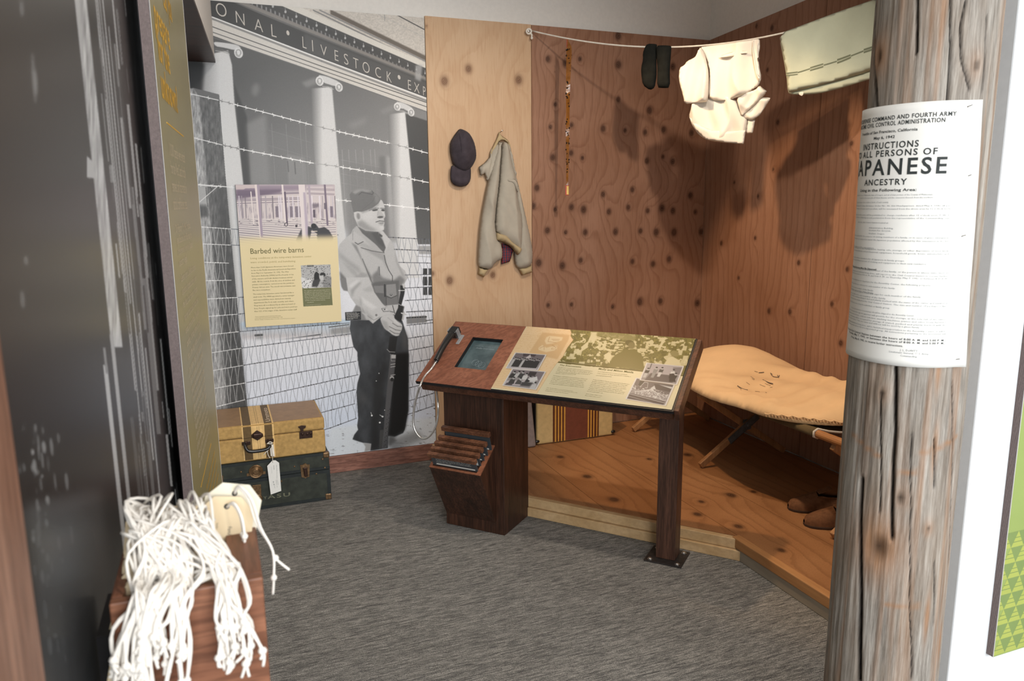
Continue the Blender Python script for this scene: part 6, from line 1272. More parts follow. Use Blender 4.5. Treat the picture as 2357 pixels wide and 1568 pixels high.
def on_sack(x, y):
    lo, hi = .545, .78
    for _ in range(40):
        z = (lo + hi) / 2; p = at_z(x, y, z); s = FS[0][2] + float(sh_(np.array([p[0]]), np.array([p[1]]))[0]) if inside(np.array([[p[0], p[1]]]), sk)[0] else 0
        if z > s: hi = z
        else: lo = z
    return at_z(x, y, hi + .0015)
ks = lambda u, v: (1560 + u / 4.612, 760 + v / 4.612)
mb = MB()
for L, wd in (([(635, 592), (690, 625), (740, 636)], 3), ([(655, 608), (672, 632)], 1.4), ([(905, 528), (960, 556), (1012, 570)], 3), ([(985, 455), (1010, 490), (1060, 500), (1080, 480)], 2.2), ([(990, 458), (1005, 470)], 1.4), ([(1058, 478), (1072, 506)], 1.8), ([(860, 452), (916, 448)], 2.4), ([(815, 435), (850, 446)], 1.2), ([(775, 492), (815, 520)], 1.2), ([(788, 512), (812, 530)], 1), ([(728, 552), (764, 578)], 1), ([(925, 566), (985, 590)], 1), ([(870, 578), (930, 600)], 1), ([(980, 610), (1005, 608)], 1), ([(820, 650), (870, 655)], .9), ([(930, 660), (945, 666)], 1)):
    P = [on_sack(*ks(*p)) for p in L]; sp = spline(P, 4); mb.tube(sp, [(wd * .0009, wd * .0007)] * len(sp), 6)
mb.build('stencil_marks', M_mark, parent=sack)
mb = MB(); P = [on_sack(1760 + i * 8, 952 + i * .9 + 1.6 * math.sin(i * 2.1)) for i in range(24)]; mb.tube(spline(P, 3), .0035, 6)
for i in range(26):
    p = on_sack(1762 + i * 7.4, 953 + i * .75); q_ = on_sack(1764 + i * 7.4, 960 + i * .75); mb.tube([p, (p + q_) / 2 + V3(0, 0, .002), q_], .0014, 5)
mb.build('stitched_edge', M_sack, parent=sack)
# ------------------------------------------------------------------ brown leather shoes under the cot
M_suede = plain('brown_suede', (.15, .068, .032), .85, 0, .22, 60, .2, .15, 500); M_sole = plain('dark_sole', (.045, .022, .012), .7, 0, .2); M_lin = plain('shoe_lining', (.05, .022, .012), .8, 0, .2)
def shoe(toe, heel, label, lift=.0):
    toe, heel = np.asarray(toe), np.asarray(heel); ax = unit(heel - toe); sd = V3(-ax[1], ax[0], 0); L = .275
    r = thing('shoe', label, 'shoe', (toe + ax * L / 2) * V3(1, 1, 0) + V3(0, 0, DZ), 'brown leather shoes under the cot')
    LS = np.linspace(0, 1, 19); W = np.interp(LS, [0, .05, .15, .32, .5, .7, .88, .96, 1], [.010, .030, .043, .049, .043, .036, .036, .028, .012]); Ht = np.interp(LS, [0, .06, .2, .4, .48, .6, .8, .95, 1], [.018, .036, .050, .070, .078, .070, .064, .070, .066])
    zb = lambda l: DZ + .010 + lift * max(0, (.35 - l)) * .3
    mb = MB(); ol = [(toe + ax * L * l + sd * w_ * 1.06) * V3(1, 1, 0) for l, w_ in zip(LS, W)] + [(toe + ax * L * l - sd * w_ * 1.06) * V3(1, 1, 0) for l, w_ in list(zip(LS, W))[::-1]]
    mb.prism([p + V3(0, 0, DZ + .0005) for p in ol], V3(0, 0, .011)); mb.build('sole', M_sole, parent=r, bevel=.002)
    def shell(sc, mname, m, flip, zoff):
        mb = MB(); n = 15; vs = []; fs = []
        for l, w_, h_ in zip(LS, W, Ht):
            for k in range(n):
                a = PI * k / (n - 1); c, s = math.cos(a), math.sin(a)
                vs.append((toe + ax * (L * (l - .5) * sc + L * .5)) * V3(1, 1, 0) + sd * w_ * sc * (abs(c) ** .75) * (1 if c > 0 else -1) + V3(0, 0, zb(l) + zoff + h_ * sc * s ** .8))
        for i in range(len(LS) - 1):
            for k in range(n - 1):
                if .43 < LS[i] < .93 and 4 <= k <= n - 6: continue
                f = [i * n + k, i * n + k + 1, (i + 1) * n + k + 1, (i + 1) * n + k]; fs.append(f if flip else f[::-1])
        mb.add(vs, fs); return mb.build(mname, m, parent=r, smooth=True)
    shell(1, 'upper', M_suede, True, 0); shell(.93, 'lining', M_lin, False, .001)
    mb = MB(); rim = []
    for i, l in enumerate(LS):
        if .43 < l < .99: rim.append(i)
    ring = []
    for side in (4, 10):
        seq = rim if side == 4 else rim[::-1]
        for i in seq:
            a = PI * side / 14; c, s = math.cos(a), math.sin(a); ring.append((toe + ax * L * LS[i]) * V3(1, 1, 0) + sd * W[i] * (abs(c) ** .75) * (1 if c > 0 else -1) + V3(0, 0, zb(LS[i]) + Ht[i] * s ** .8))
    mb.tube(ring, .0042, 8, True); mb.build('collar', M_suede, parent=r, smooth=True)
    mb = MB(); b_ = (toe + ax * L * .47) * V3(1, 1, 0); mb.prism([b_ + sd * .024 + V3(0, 0, DZ + .082), b_ - sd * .024 + V3(0, 0, DZ + .082), b_ - sd * .019 + ax * .060 + V3(0, 0, DZ + .104), b_ + sd * .019 + ax * .060 + V3(0, 0, DZ + .104)], V3(0, 0, .004)); mb.build('tongue', M_suede, parent=r, bevel=.002)
shoe((2.375, 2.600, 0), (2.60, 2.50, 0), 'brown leather shoe under the cot, the one farther from the platform edge'); shoe((2.318, 2.435, 0), (2.545, 2.335, 0), 'brown leather shoe under the cot nearer the timber pole')
# ------------------------------------------------------------------ weathered timber pole with the poster
PC = V3(1.52, 1.30, 0); PR = .1265
def cyl(x, y, r=PR):
    d = ray(x, y); a = d[0] ** 2 + d[1] ** 2; b = -2 * (d[0] * PC[0] + d[1] * PC[1]); c = PC[0] ** 2 + PC[1] ** 2 - r * r; D = max(0, b * b - 4 * a * c)
    p = CAM + d * ((-b - math.sqrt(D)) / (2 * a)); th = math.degrees(math.atan2(p[1] - PC[1], p[0] - PC[0]))
    return (th - 360 if th > 45 else th), p[2]
NTH, NZ = 300, 330; zt = np.linspace(0, 3.3, NZ); tht = np.linspace(-180, 180, NTH + 1)[:-1]
TH, ZZ = np.meshgrid(tht, zt, indexing='ij'); arc = np.radians(TH) * PR
rad_ = PR * (1.045 - .045 * ZZ / 1.6) * np.ones_like(TH)
rad_ += .0035 * (vnoise(TH / 26 + 20, ZZ * 1.1, 3) - .5) + .0026 * (vnoise(TH / 4.2 + 100, ZZ * 2.0, 5) - .5) + .0016 * (vnoise(TH / 1.6 + 300, ZZ * 5, 8) - .5)
dark = np.zeros_like(TH); warm = np.clip(fbm(TH / 9 + 40, ZZ * 1.5, 11, 3) * 2.6 - 1.15, 0, 1) * .8
def wrap(a): return (a + 180) % 360 - 180
def crack(pts, wdeg, depth, wob=1.2):
    zs = [p[1] for p in pts][::-1]; ts = [p[0] for p in pts][::-1]
    c = np.interp(ZZ, zs, ts) + wob * (vnoise(ZZ * 9, ZZ * 0 + 7, int(abs(ts[0])) % 50) - .5) * 2
    m = np.exp(-(wrap(TH - c) / wdeg) ** 2) * (ZZ > zs[0]) * (ZZ < zs[-1]); return m, m * depth
for L, w_, dp in (([(2058, 842), (2061, 990), (2054, 1060), (2052, 1240), (2020, 1240)][:4], 1.5, .016), ([(1985, 1100), (1982, 1215), (1980, 1568)], 2.0, .014), ([(2014, -40), (2015, 262)], 2.2, .018), ([(2111, -40), (2110, 70), (2109, 130)], 1.0, .012), ([(2189, -40), (2187, 110), (2180, 240)], .8, .008), ([(2030, 900), (2026, 1180)], .7, .006), ([(2100, 1000), (2092, 1240), (2095, 1560)], .6, .005), ([(2150, 1010), (2148, 1120)], .9, .006), ([(2150, 1290), (2146, 1440)], 1, .006), ([(2224, 0), (2211, 60), (2212, 140), (2232, 210)], .9, .007), ([(2274, 40), (2260, 210)], .7, .006), ([(2190, 880), (2180, 1300)], .7, .005)):
    m, dd = crack([cyl(*p) for p in L], w_, dp); rad_ -= dd; dark = np.maximum(dark, np.clip(m * 1.25, 0, 1))
for x, y, r0, d0, wm in ((2022, 1258, .024, .012, 1), (2072, 1145, .011, .005, .5), (2033, 906, .008, .004, .4), (2025, 131, .013, .006, .9), (2244, 152, .009, .004, .4), (2132, 1215, .006, .003, .6)):
    t0, z0 = cyl(x, y); d = np.hypot(np.radians(wrap(TH - t0)) * PR, (ZZ - z0) * .62); dark = np.maximum(dark, np.clip(1.1 - d / r0, 0, 1) * .8); warm = np.maximum(warm, wm * np.exp(-(d / (r0 * 2.3)) ** 2)); rad_ += .006 * np.exp(-(d / (r0 * 2.2)) ** 2) - d0 * np.exp(-(d / (r0 * .8)) ** 2)
for x, y, h in ((2150, 1035, .02), (2160, 840, .03), (2130, 1420, .05), (2160, 1480, .04), (2083, 700, .0)):
    t0, z0 = cyl(x, y); warm = np.maximum(warm, .9 * np.exp(-(wrap(TH - t0) / 3) ** 2 - ((ZZ - z0) / .06) ** 2))
for (x0, y0), (x1, y1) in (((2120, 1042), (2200, 1005)), ((1965, 1000), (2025, 1050)), ((2065, 1090), (2110, 1085)), ((2040, 1390), (2110, 1392))):   # faint diagonal scars
    a, za = cyl(x0, y0); b, zb_ = cyl(x1, y1); f = np.clip(wrap(TH - a) / (b - a), 0, 1); d = np.hypot(np.radians(wrap(TH - (a + (b - a) * f))) * PR, ZZ - (za + (zb_ - za) * f)); warm = np.maximum(warm, .8 * np.exp(-(d / .006) ** 2))
P = np.stack([PC[0] + rad_ * np.cos(np.radians(TH)), PC[1] + rad_ * np.sin(np.radians(TH)), ZZ], -1)
idx = np.arange(NTH * NZ).reshape(NTH, NZ); i2 = np.roll(idx, -1, 0)
q = np.stack([idx[:, :-1], i2[:, :-1], i2[:, 1:], idx[:, 1:]], -1).reshape(-1, 4).tolist(); q += [idx[::-1, 0].tolist(), idx[:, -1].tolist()]
t = NT('weathered_timber')
aa = t.n('ShaderNodeAttribute'); aa.attribute_name = 'arc'; da = t.n('ShaderNodeAttribute'); da.attribute_name = 'crack'; wa = t.n('ShaderNodeAttribute'); wa.attribute_name = 'warm'
tc = t.n('ShaderNodeTexCoord'); sx = t.n('ShaderNodeSeparateXYZ'); t.l(tc.outputs['Object'], sx.inputs[0]); cb = t.n('ShaderNodeCombineXYZ'); t.l(aa.outputs['Fac'], cb.inputs[0]); t.l(t.math('MULTIPLY', sx.outputs[2], .05), cb.inputs[1])
f1 = t.noise(cb.outputs[0], 55, 6, .7); f2 = t.noise(cb.outputs[0], 190, 4, .7); cb2 = t.n('ShaderNodeCombineXYZ'); t.l(aa.outputs['Fac'], cb2.inputs[0]); t.l(t.math('MULTIPLY', sx.outputs[2], .22), cb2.inputs[1]); f3 = t.noise(cb2.outputs[0], 12, 4)
c = t.ramp(t.math('ADD', t.math('MULTIPLY', f1, .6), t.math('MULTIPLY', f2, .4)), [(.32, (.055, .048, .042)), (.44, (.20, .175, .15)), (.56, (.36, .325, .285)), (.70, (.55, .52, .48))])
c = t.mix(t.math('MULTIPLY', t.ramp(f3, [(.45, (0, 0, 0)), (.75, (.75,) * 3)]), .55), c, (.34, .24, .16)); c = t.mix(t.math('MULTIPLY', wa.outputs['Fac'], .75), c, (.36, .165, .065)); c = t.mix(da.outputs['Fac'], c, (.012, .009, .008))
M_timber = t.base(c, .85, 0, .2); t.bump(t.math('ADD', t.math('MULTIPLY', f2, .6), t.math('MULTIPLY', f1, .5)), .55, .004)
me = bpy.data.meshes.new('timber_pole'); me.from_pydata((P.reshape(-1, 3) - PC).tolist(), [], q); me.materials.append(M_timber)
arcm = np.where(TH > 45, TH - 360, TH) * PI / 180 * PR
for an, A in (('arc', arcm), ('crack', dark), ('warm', warm)):
    at = me.attributes.new(an, 'FLOAT', 'POINT'); at.data.foreach_set('value', A.reshape(-1).astype(np.float32))
me.polygons.foreach_set('use_smooth', [True] * len(me.polygons)); me.update()
pole = bpy.data.objects.new('timber_pole', me); COL.objects.link(pole); pole.location = PC; tag(pole, 'weathered grey timber pole with deep cracks and a notice nailed to it', 'pole')
PRS = PR * 1.03 + .0035
def cp(th, z, off=0): a = math.radians(th); r = PRS + off + .0018 * math.sin(z * 9 + th * .06); return V3(PC[0] + r * math.cos(a), PC[1] + r * math.sin(a), z)
thR = lambda z: np.interp(z, [1.13, 1.30, 1.70], [-84, -90, -97]); thL = -250.0; ZB, ZTp = 1.131, 1.701
po = thing('poster', 'white printed wartime notice headed INSTRUCTIONS wrapped round the timber pole', 'poster', cp(-140, ZB))
NA, NB = 60, 40; mb = MB(); vs = []
for off in (0, .0006):
    for i in range(NA + 1):
        for j in range(NB + 1):
            z = ZB + (ZTp - ZB) * j / NB; tr_ = thR(z); e = (i / NA); vs.append(cp(thL + (tr_ - thL) * e, z, off + .010 * max(0, (e - .9) / .1) ** 2))
n1 = (NA + 1) * (NB + 1); I_ = lambda i, j, k: k * n1 + i * (NB + 1) + j
fs = []
for i in range(NA):
    for j in range(NB): fs += [(I_(i, j, 1), I_(i + 1, j, 1), I_(i + 1, j + 1, 1), I_(i, j + 1, 1)), (I_(i, j, 0), I_(i, j + 1, 0), I_(i + 1, j + 1, 0), I_(i + 1, j, 0))]
for i in range(NA): fs += [(I_(i, 0, 0), I_(i + 1, 0, 0), I_(i + 1, 0, 1), I_(i, 0, 1)), (I_(i, NB, 1), I_(i + 1, NB, 1), I_(i + 1, NB, 0), I_(i, NB, 0))]
for j in range(NB): fs += [(I_(0, j, 1), I_(0, j + 1, 1), I_(0, j + 1, 0), I_(0, j, 0)), (I_(NA, j, 0), I_(NA, j + 1, 0), I_(NA, j + 1, 1), I_(NA, j, 1))]
M_poster = plain('poster_paper', (.83, .815, .775), .75, 0, .02, 20, 0, .2); mb.add(vs, fs); mb.build('paper', M_poster, parent=po, smooth=True)
mbP = MB(); mbG = MB()
def lw(st, k, space=0): return text_pts(st, k, space)[1]
def pt_(mb, full, vis, a, b, h, k='b', space=0):
    """vis = the words seen between photo points a and b; the rest runs on to the left, out of sight round the pole"""
    ta, za = cyl(*a, r=PRS); tb, zb_ = cyl(*b, r=PRS); z = zb_; full_w, vw = lw(full, k, space), lw(vis, k, space); tot = (tb - ta) / vw * full_w
    t0 = tb - tot
    if t0 < thL + 4: # keep the run on the sheet
        sc_ = 1
    hz = abs(cyl(b[0], b[1] - h, r=PRS)[1] - zb_)
    G, cap = GLY[k]; x = 0
    for ch in full:
        g = G.get(ch, G[' '])
        thc = t0 + (x + g[2]) / full_w * tot
        if len(g[0]) and t0 + x / full_w * tot > thL + 3:
            mb.add([cp(t0 + (x + v[0]) / full_w * tot, z + v[1] / cap * hz, .0013 + .010 * max(0, ((t0 + (x + v[0]) / full_w * tot - thL) / (thR(z) - thL) - .9) / .1) ** 2) for v in g[0]], g[1])
        x += g[2] + space
p7 = lambda u, v: (1940 + u / 2.376, 200 + v / 2.376)
pt_(mbP, 'WESTERN DEFENSE COMMAND AND FOURTH ARMY', 'COMMAND AND FOURTH ARMY', p7(160, 205), p7(618, 158), 10, 'b', .05)
pt_(mbP, 'WARTIME CIVIL CONTROL ADMINISTRATION', 'CONTROL ADMINISTRATION', p7(178, 238), p7(560, 192), 10, 'b', .05)
pt_(mbP, 'Presidio of San Francisco, California', 'San Francisco, California', p7(168, 262), p7(410, 238), 6.5, 'b'); pt_(mbP, 'May 6, 1942', 'May 6, 1942', p7(170, 292), p7(284, 279), 6.5, 'b')
pt_(mbP, 'INSTRUCTIONS', 'STRUCTIONS', p7(140, 360), p7(416, 326), 15, 'b', .08); pt_(mbP, 'TO ALL PERSONS OF', 'PERSONS OF', p7(180, 397), p7(518, 368), 15, 'b', .1)
pt_(mbP, 'JAPANESE', 'PANESE', p7(122, 503), p7(568, 472), 38, 'b', .10); pt_(mbP, 'ANCESTRY', 'ANCESTRY', p7(124, 550), p7(348, 534), 14, 'b', .08); pt_(mbP, 'Living in the Following Area:', 'the Following Area:', p7(162, 586), p7(404, 569), 6.5, 'b')
BODY = [('All of that portion of the County of Multnomah, State of Oregon, and all of that portion of the County of Multnomah,', 'portion of the County of Multnomah,', (292, 605), (494, 592)), ('bounded on the west side of 122nd Avenue and the extension thereof, from the northern', 'extension thereof, from the northern', (286, 620), (494, 608)), ('limits of said county to the southern limits of said county.', 'limits of said county.', (162, 642), (252, 635)),
 ('Pursuant to the provisions of Civilian Exclusion Order No. 46, this Headquarters, dated May 6, 1942, all per-', 'this Headquarters, dated May 6, 1942, all per-', (264, 668), (592, 653)), ('sons of Japanese ancestry, both alien and non-alien, will be evacuated from the above area by 12 o\'clock noon,', 'evacuated from the above area by 12 o\'clock noon,', (238, 688), (592, 670)),
 ('No Japanese person living in the above area will be permitted to change residence after 12 o\'clock noon, P. W. T.,', 'to change residence after 12 o\'clock noon, P. W. T.,', (222, 722), (590, 706)), ('Wednesday, May 6, 1942, without obtaining special permission from the representative of the Commanding Gen-', 'the representative of the Commanding Gen-', (266, 733), (588, 722)), ('eral at the Civil Control Station located at:', 'Control Station located at:', (130, 754), (252, 748)),
 ('Administration Building,', 'Administration Building,', (148, 782), (278, 778)), ('Gresham Fair Grounds,', 'Gresham Fair Grounds,', (146, 796), (266, 792)), ('Gresham, Oregon.', 'Gresham, Oregon.', (146, 811), (232, 808)),
 ('Such permits will only be granted for the purpose of uniting members of a family, or in cases of grave emergency.', 'members of a family, or in cases of grave emergency.', (222, 838), (580, 830)), ('The Civil Control Station is equipped to assist the Japanese population affected by this evacuation in the fol-', 'population affected by this evacuation in the fol-', (244, 858), (580, 848)), ('1. Give advice and instructions on the evacuation.', 'the evacuation.', (100, 888), (178, 886)),
 ('2. Provide services with respect to the management, leasing, sale, storage or other disposition of most kinds', 'storage or other disposition of most kinds', (272, 906), (580, 902)), ('of property, such as real estate, business and professional equipment, household goods, boats, automobiles and', 'equipment, household goods, boats, automobiles and', (200, 920), (580, 918)), ('3. Provide temporary residence elsewhere for all Japanese in family groups.', 'Japanese in family groups.', (176, 956), (338, 956)), ('4. Transport persons and a limited amount of clothing and equipment to their new residence.', 'equipment to their new residence.', (222, 974), (460, 974)),
 ('1. A responsible member of each family, preferably the head of the family, or the person in whose name most of', 'of the family, or the person in whose name most of', (212, 1018), (576, 1022)), ('the property is held, and each individual living alone, will report to the Civil Control Station to receive further', 'report to the Civil Control Station to receive further', (208, 1034), (576, 1040)), ('instructions. This must be done between 8:00 A. M. and 5:00 P. M. on Thursday, May 7, 1942, or between 8:00 A. M.', 'on Thursday, May 7, 1942, or between 8:00 A. M.', (238, 1048), (574, 1054)),
 ('2. Evacuees must carry with them on departure for the Assembly Center, the following property:', 'Assembly Center, the following property:', (198, 1080), (484, 1090)), ('(a) Bedding and linens (no mattress) for each member of the family;', 'member of the family;', (168, 1096), (288, 1106)), ('(b) Toilet articles for each member of the family;', 'the family;', (122, 1110), (172, 1118)), ('(c) Extra clothing for each member of the family;', 'the family;', (122, 1124), (172, 1132)), ('(d) Sufficient knives, forks, spoons, plates, bowls and cups for each member of the family;', 'for each member of the family;', (206, 1142), (430, 1154)), ('(e) Essential personal effects for each member of the family.', 'of the family.', (160, 1152), (240, 1162)),
 ('All items carried will be securely packaged, tied and plainly marked with the name of the owner and numbered', 'plainly marked with the name of the owner and numbered', (178, 1172), (572, 1188)), ('in accordance with instructions obtained at the Civil Control Station. The size and number of packages is lim-', 'Station. The size and number of packages is lim-', (222, 1192), (570, 1204)), ('ited to that which can be carried by the individual or family group.', 'or family group.', (168, 1204), (262, 1214)), ('3. No personal items and no household goods will be shipped to the Assembly Center.', 'shipped to the Assembly Center.', (212, 1246), (392, 1256)),
 ('4. The United States Government through its agencies will provide for the storage, at the sole risk of the owner,', 'for the storage, at the sole risk of the owner,', (238, 1260), (568, 1276)), ('of the more substantial household items, such as iceboxes, washing machines, pianos and other heavy furniture.', 'machines, pianos and other heavy furniture.', (246, 1276), (568, 1292)), ('Cooking utensils and other small items will be accepted for storage if crated, packed and plainly marked with the', 'if crated, packed and plainly marked with the', (220, 1286), (568, 1308)), ('name and address of the owner. Only one name and address will be used by a given family.', 'will be used by a given family.', (218, 1300), (422, 1320)), ('5. Each family, and individual living alone, will be furnished transportation to the Assembly Center or will be', 'transportation to the Assembly Center or will be', (230, 1318), (566, 1342)), ('authorized to travel by private automobile in a supervised group. All instructions pertaining to the movement will', 'group. All instructions pertaining to the movement will', (188, 1330), (564, 1356))]
for full, vis, a, b in BODY: pt_(mbG, full, vis, p7(*a), p7(*b), 3.4, 's')
pt_(mbP, 'The Following Instructions Must Be Observed:', 'Observed:', p7(138, 1000), p7(190, 1004), 4, 'b')
pt_(mbP, 'Go to the Civil Control Station between the hours of 8:00 A. M. and 5:00 P. M.,', 'between the hours of 8:00 A. M. and 5:00 P. M.,', p7(150, 1370), p7(562, 1392), 4.4, 'b', .06); pt_(mbP, 'Thursday, May 7, 1942, or between the hours of 8:00 A. M. and 5:00 P. M.,', 'between the hours of 8:00 A. M. and 5:00 P. M.,', p7(150, 1386), p7(560, 1408), 4.4, 'b', .06); pt_(mbP, 'Friday, May 8, 1942, to receive further instructions.', 'further instructions.', p7(186, 1408), p7(330, 1422), 4.4, 'b', .06)
pt_(mbG, 'J. L. DeWITT', 'J. L. DeWITT', p7(314, 1444), p7(408, 1450), 4.6, 's'); pt_(mbG, 'Lieutenant General, U. S. Army', 'Lieutenant General, U. S. Army', p7(254, 1456), p7(468, 1466), 4.2, 's'); pt_(mbG, 'Commanding', 'Commanding', p7(314, 1472), p7(404, 1480), 4.2, 's'); pt_(mbG, '279-18', '279-18', p7(612, 1490), p7(632, 1492), 2.4, 's')
M_pink = plain('poster_ink', (.028, .034, .034), .7); M_pgrey = plain('poster_small_ink', (.27, .29, .30), .8)
mbP.build('headline_print', M_pink, parent=po); mbG.build('small_print', M_pgrey, parent=po)
for x, y, dx in ((2226, 246, 12), (2224, 406, 8), (2212, 544, 8), (2200, 828, 6)):
    th, z = cyl(x, y, PRS); p = cp(th, z, .0012); q_ = cp(th + dx * .16, z + .003, .009); mb = MB(); mb.tube([p, q_], .0009, 6); mb.ball(p, .0018, 8); mb.build('nail', M_nail, parent=po)

# ------------------------------------------------------------------ boards with layered edges
M_plyD = plain('ply_layer_dark', (.052, .034, .036), .6, 0, .2, 200); M_plyL = plain('ply_layer_light', (.26, .20, .185), .6, 0, .15, 200); M_rim = plain('pale_rim', (.55, .52, .50), .5, 0, .05)
def layered(name, o, eu, ev, wd, ht, thick, m, parent, nl=15):
    n = unit(np.cross(eu, ev)); mb = MB(); o = np.asarray(o, float)
    for i in range(nl):
        mb.obox(o - n * (.0004 + thick * (i + 1) / nl), np.asarray(eu) * wd, np.asarray(ev) * ht, n * thick / nl, i % 2)
    mb.build('board', m, parent=parent)
# green patterned board on the bright wall
YG = 1.29; g0 = at_y(2285, 1513, YG); gx, gz = g0[0], g0[2]; GW, GH = .75, 1.9
gb = thing('graphic_board', 'green board with a pattern of triangles hanging on the bright white wall', 'board', (gx + GW / 2, YG + .01, gz))
layered('board', (gx, YG, gz), V3(1, 0, 0), V3(0, 0, 1), GW, GH, .0195, [M_plyD, M_plyL], gb)
M_gr = plain('green_print', srgb(150, 166, 96), .5, 0, .04, 8, 0, .3); M_grd = plain('green_print_dark', srgb(128, 146, 88), .5, 0, .04, 8, 0, .3); M_grl = plain('green_print_light', srgb(170, 178, 92), .5, 0, .04, 8, 0, .3)
mb = MB(); F_ = lambda x, z, d: (gx + x, YG - d, gz + z); mb.add([F_(.0005, 0, .0006), F_(GW, 0, .0006), F_(GW, GH, .0006), F_(.0005, GH, .0006)], [(0, 1, 2, 3)], 0)
hr, bwd = .0455, .049
for r in range(8):
    for k in range(16):
        x0 = k * bwd + (0 if r % 2 else bwd / 2) - bwd / 2 - .004; xs = lambda x: min(max(x, .0005), GW)
        z0 = r * hr + .004; zt_ = z0 + hr
        def tri(xa, xb, xc, za, zb2, zc, mi, d):
            P = [(xa, za), (xb, zb2), (xc, zc)]
            out = []
            for i in range(3):                                   # clip at the board's left edge
                (x1, z1), (x2, z2) = P[i], P[(i + 1) % 3]
                if x1 >= .0005: out.append((x1, z1))
                if (x1 < .0005) != (x2 < .0005): f = (.0005 - x1) / (x2 - x1); out.append((.0005, z1 + (z2 - z1) * f))
            if len(out) >= 3 and max(p[0] for p in out) <= GW: mb.add([F_(x, z, d) for x, z in out], [tuple(range(len(out)))], mi)
        tri(x0, x0 + bwd, x0 + bwd / 2, z0, z0, zt_, 2, .0009)
        tri(x0 + bwd / 2, x0 + bwd, x0 + bwd * 1.5, zt_, z0, zt_, 1, .0009)
        for f in (.30, .58):
            hw = bwd / 2 * (1 - f); xa, xb = x0 + bwd / 2 - hw, x0 + bwd / 2 + hw
            xa = max(xa, .0005)
            if xb > xa and xb <= GW: mb.add([F_(xa, z0 + hr * f, .0012), F_(xb, z0 + hr * f, .0012), F_(xb, z0 + hr * f + .0022, .0012), F_(xa, z0 + hr * f + .0022, .0012)], [(0, 1, 2, 3)], 1)
mb.build('printed_face', [M_gr, M_grd, M_grl], parent=gb)
mb = MB(); mb.box(gx - .0004, gx + .0016, YG - .0013, YG, gz, gz + GH); mb.build('face_rim', M_rim, parent=gb)
# olive text board on the left partition
OW, OZ0, OZ1 = .754, .60, 2.62
ob = thing('text_board', 'tall olive text board with yellow heading on the left partition, layered plywood edge', 'board', lp(.35, 0, OZ0))
layered('board', lp(0, 0, OZ0), LD, V3(0, 0, 1), OW, OZ1 - OZ0, .0195, [M_plyD, M_plyL], ob)
M_ol = plain('olive_print', srgb(150, 138, 88), .33, 0, .05, 5, 0, .45)
mb = MB(); a, b = lp(.0006, .0006, OZ0), lp(OW, .0006, OZ0); h_ = V3(0, 0, OZ1 - OZ0); mb.add([a, b, b + h_, a + h_], [(0, 1, 2, 3)]); of = mb.build('printed_face', M_ol, parent=ob)
mb = MB(); mb.obox(lp(-.0004, 0, OZ0), LD * .0016, LN * .0012, h_); mb.obox(lp(OW - .001, 0, OZ0), LD * .0016, LN * .0012, h_); mb.build('face_rim', M_rim, parent=ob)
mb = MB(); mb.obox(lp(.1, -.0338, OZ0 + .1), LD * .5, LN * .0136, V3(0, 0, OZ1 - OZ0 - .3)); mb.build('cleat', M_black, parent=ob)
def os_(x, y): p = at_pl(x, y, LP + LN * .001, LN); return (p - LP).dot(LD), p[2]
mbY, mbW = MB(), MB()
def ot(mb, st, s0, s1, z, cap, k='b'): put_text(mb, st, lp(s0, .0006, z), lp(s1, .0006, z), V3(0, 0, 1), cap, k, .0005, nrm=LN)
for st, y, xa, xb, wds in (('Can you', 12, 376, 397, .0), ('prepare', 60, 357, 391, 0), ('for the', 136, 366, 393, 0), ('unknown?', 222, 373, 411, 0)):
    s0, z = os_(xa, y); s1 = os_(xb, y + 40)[0]; ot(mbY, st, s0, s1, z, .060)
s0, z0 = os_(384, 280); s1, z1 = os_(423, 319); mbY.obox(lp(s0, .0006, (z0 + z1) / 2), LD * (s1 - s0), LN * .0006, V3(0, 0, .003))
def block(lines, y0, y1, xa, xb, cap, mb=mbW, frac=None):
    n = len(lines)
    for i, st in enumerate(lines):
        y = y0 + (y1 - y0) * i / max(1, n - 1); s0, z = os_(xa[0] + (xa[1] - xa[0]) * i / max(1, n - 1), y); s1 = os_(xb[0] + (xb[1] - xb[0]) * i / max(1, n - 1), y + (508 - y) * .2)[0]
        ot(mb, st, s0, s0 + (s1 - s0) * (frac[i] if frac else 1), z, cap, 'r')
block(['110,000 people were evicted', 'from the West Coast, forcibly', 'removed, and incarcerated in', 'various confinement sites.'], 357, 483, (390, 400), (427, 432), .026)
block(['On February 19, 1942, President', 'signed Executive Order 9066, making the', 'forced removal of everyone of Japanese', 'ancestry legal.'], 536, 614, (405, 413), (439, 446), .017, frac=(1, 1, 1, .5))
block(['General John L. DeWitt ordered', 'all persons of Japanese ancestry to leave', 'the West Coast. Families in Portland', 'had only days to sell or store their', 'homes, farms and shops. They packed', 'bedding, clothing, dishes and toys', 'into a few bags, wrote a number', 'on paper tags, and reported'], 650, 860, (417, 436), (450, 464), .017)
block(['to the assembly center, not knowing', 'where they would be taken next or', 'how long they would have to stay.', 'Some buried keepsakes in the yard.', 'Some gave away their pets.', 'Neighbors came to help, and others', 'came to buy what was left for', 'almost nothing. What would you', 'have carried with you if it had', 'been your family that was told to go?'], 884, 1080, (439, 459), (466, 480), .017)
s0, z0 = os_(463, 1122); s1, z1 = os_(486, 1022); mbY.obox(lp(s0, .0006, (z0 + z1) / 2), LD * (s1 - s0), LN * .0006, V3(0, 0, .002))
block(['How would you choose what to take', 'and what to leave behind?', 'Fill out a tag and tie it to', 'the line with the others.'], 1130, 1190, (476, 486), (491, 500), .013, mbY)
M_yel2 = plain('yellow_lettering', srgb(232, 178, 52), .5, 0, .03); M_pale = plain('pale_lettering', srgb(226, 210, 176), .5, 0, .03)
mbY.build('yellow_lettering', M_yel2, parent=ob); mbW.build('pale_lettering', M_pale, parent=ob)
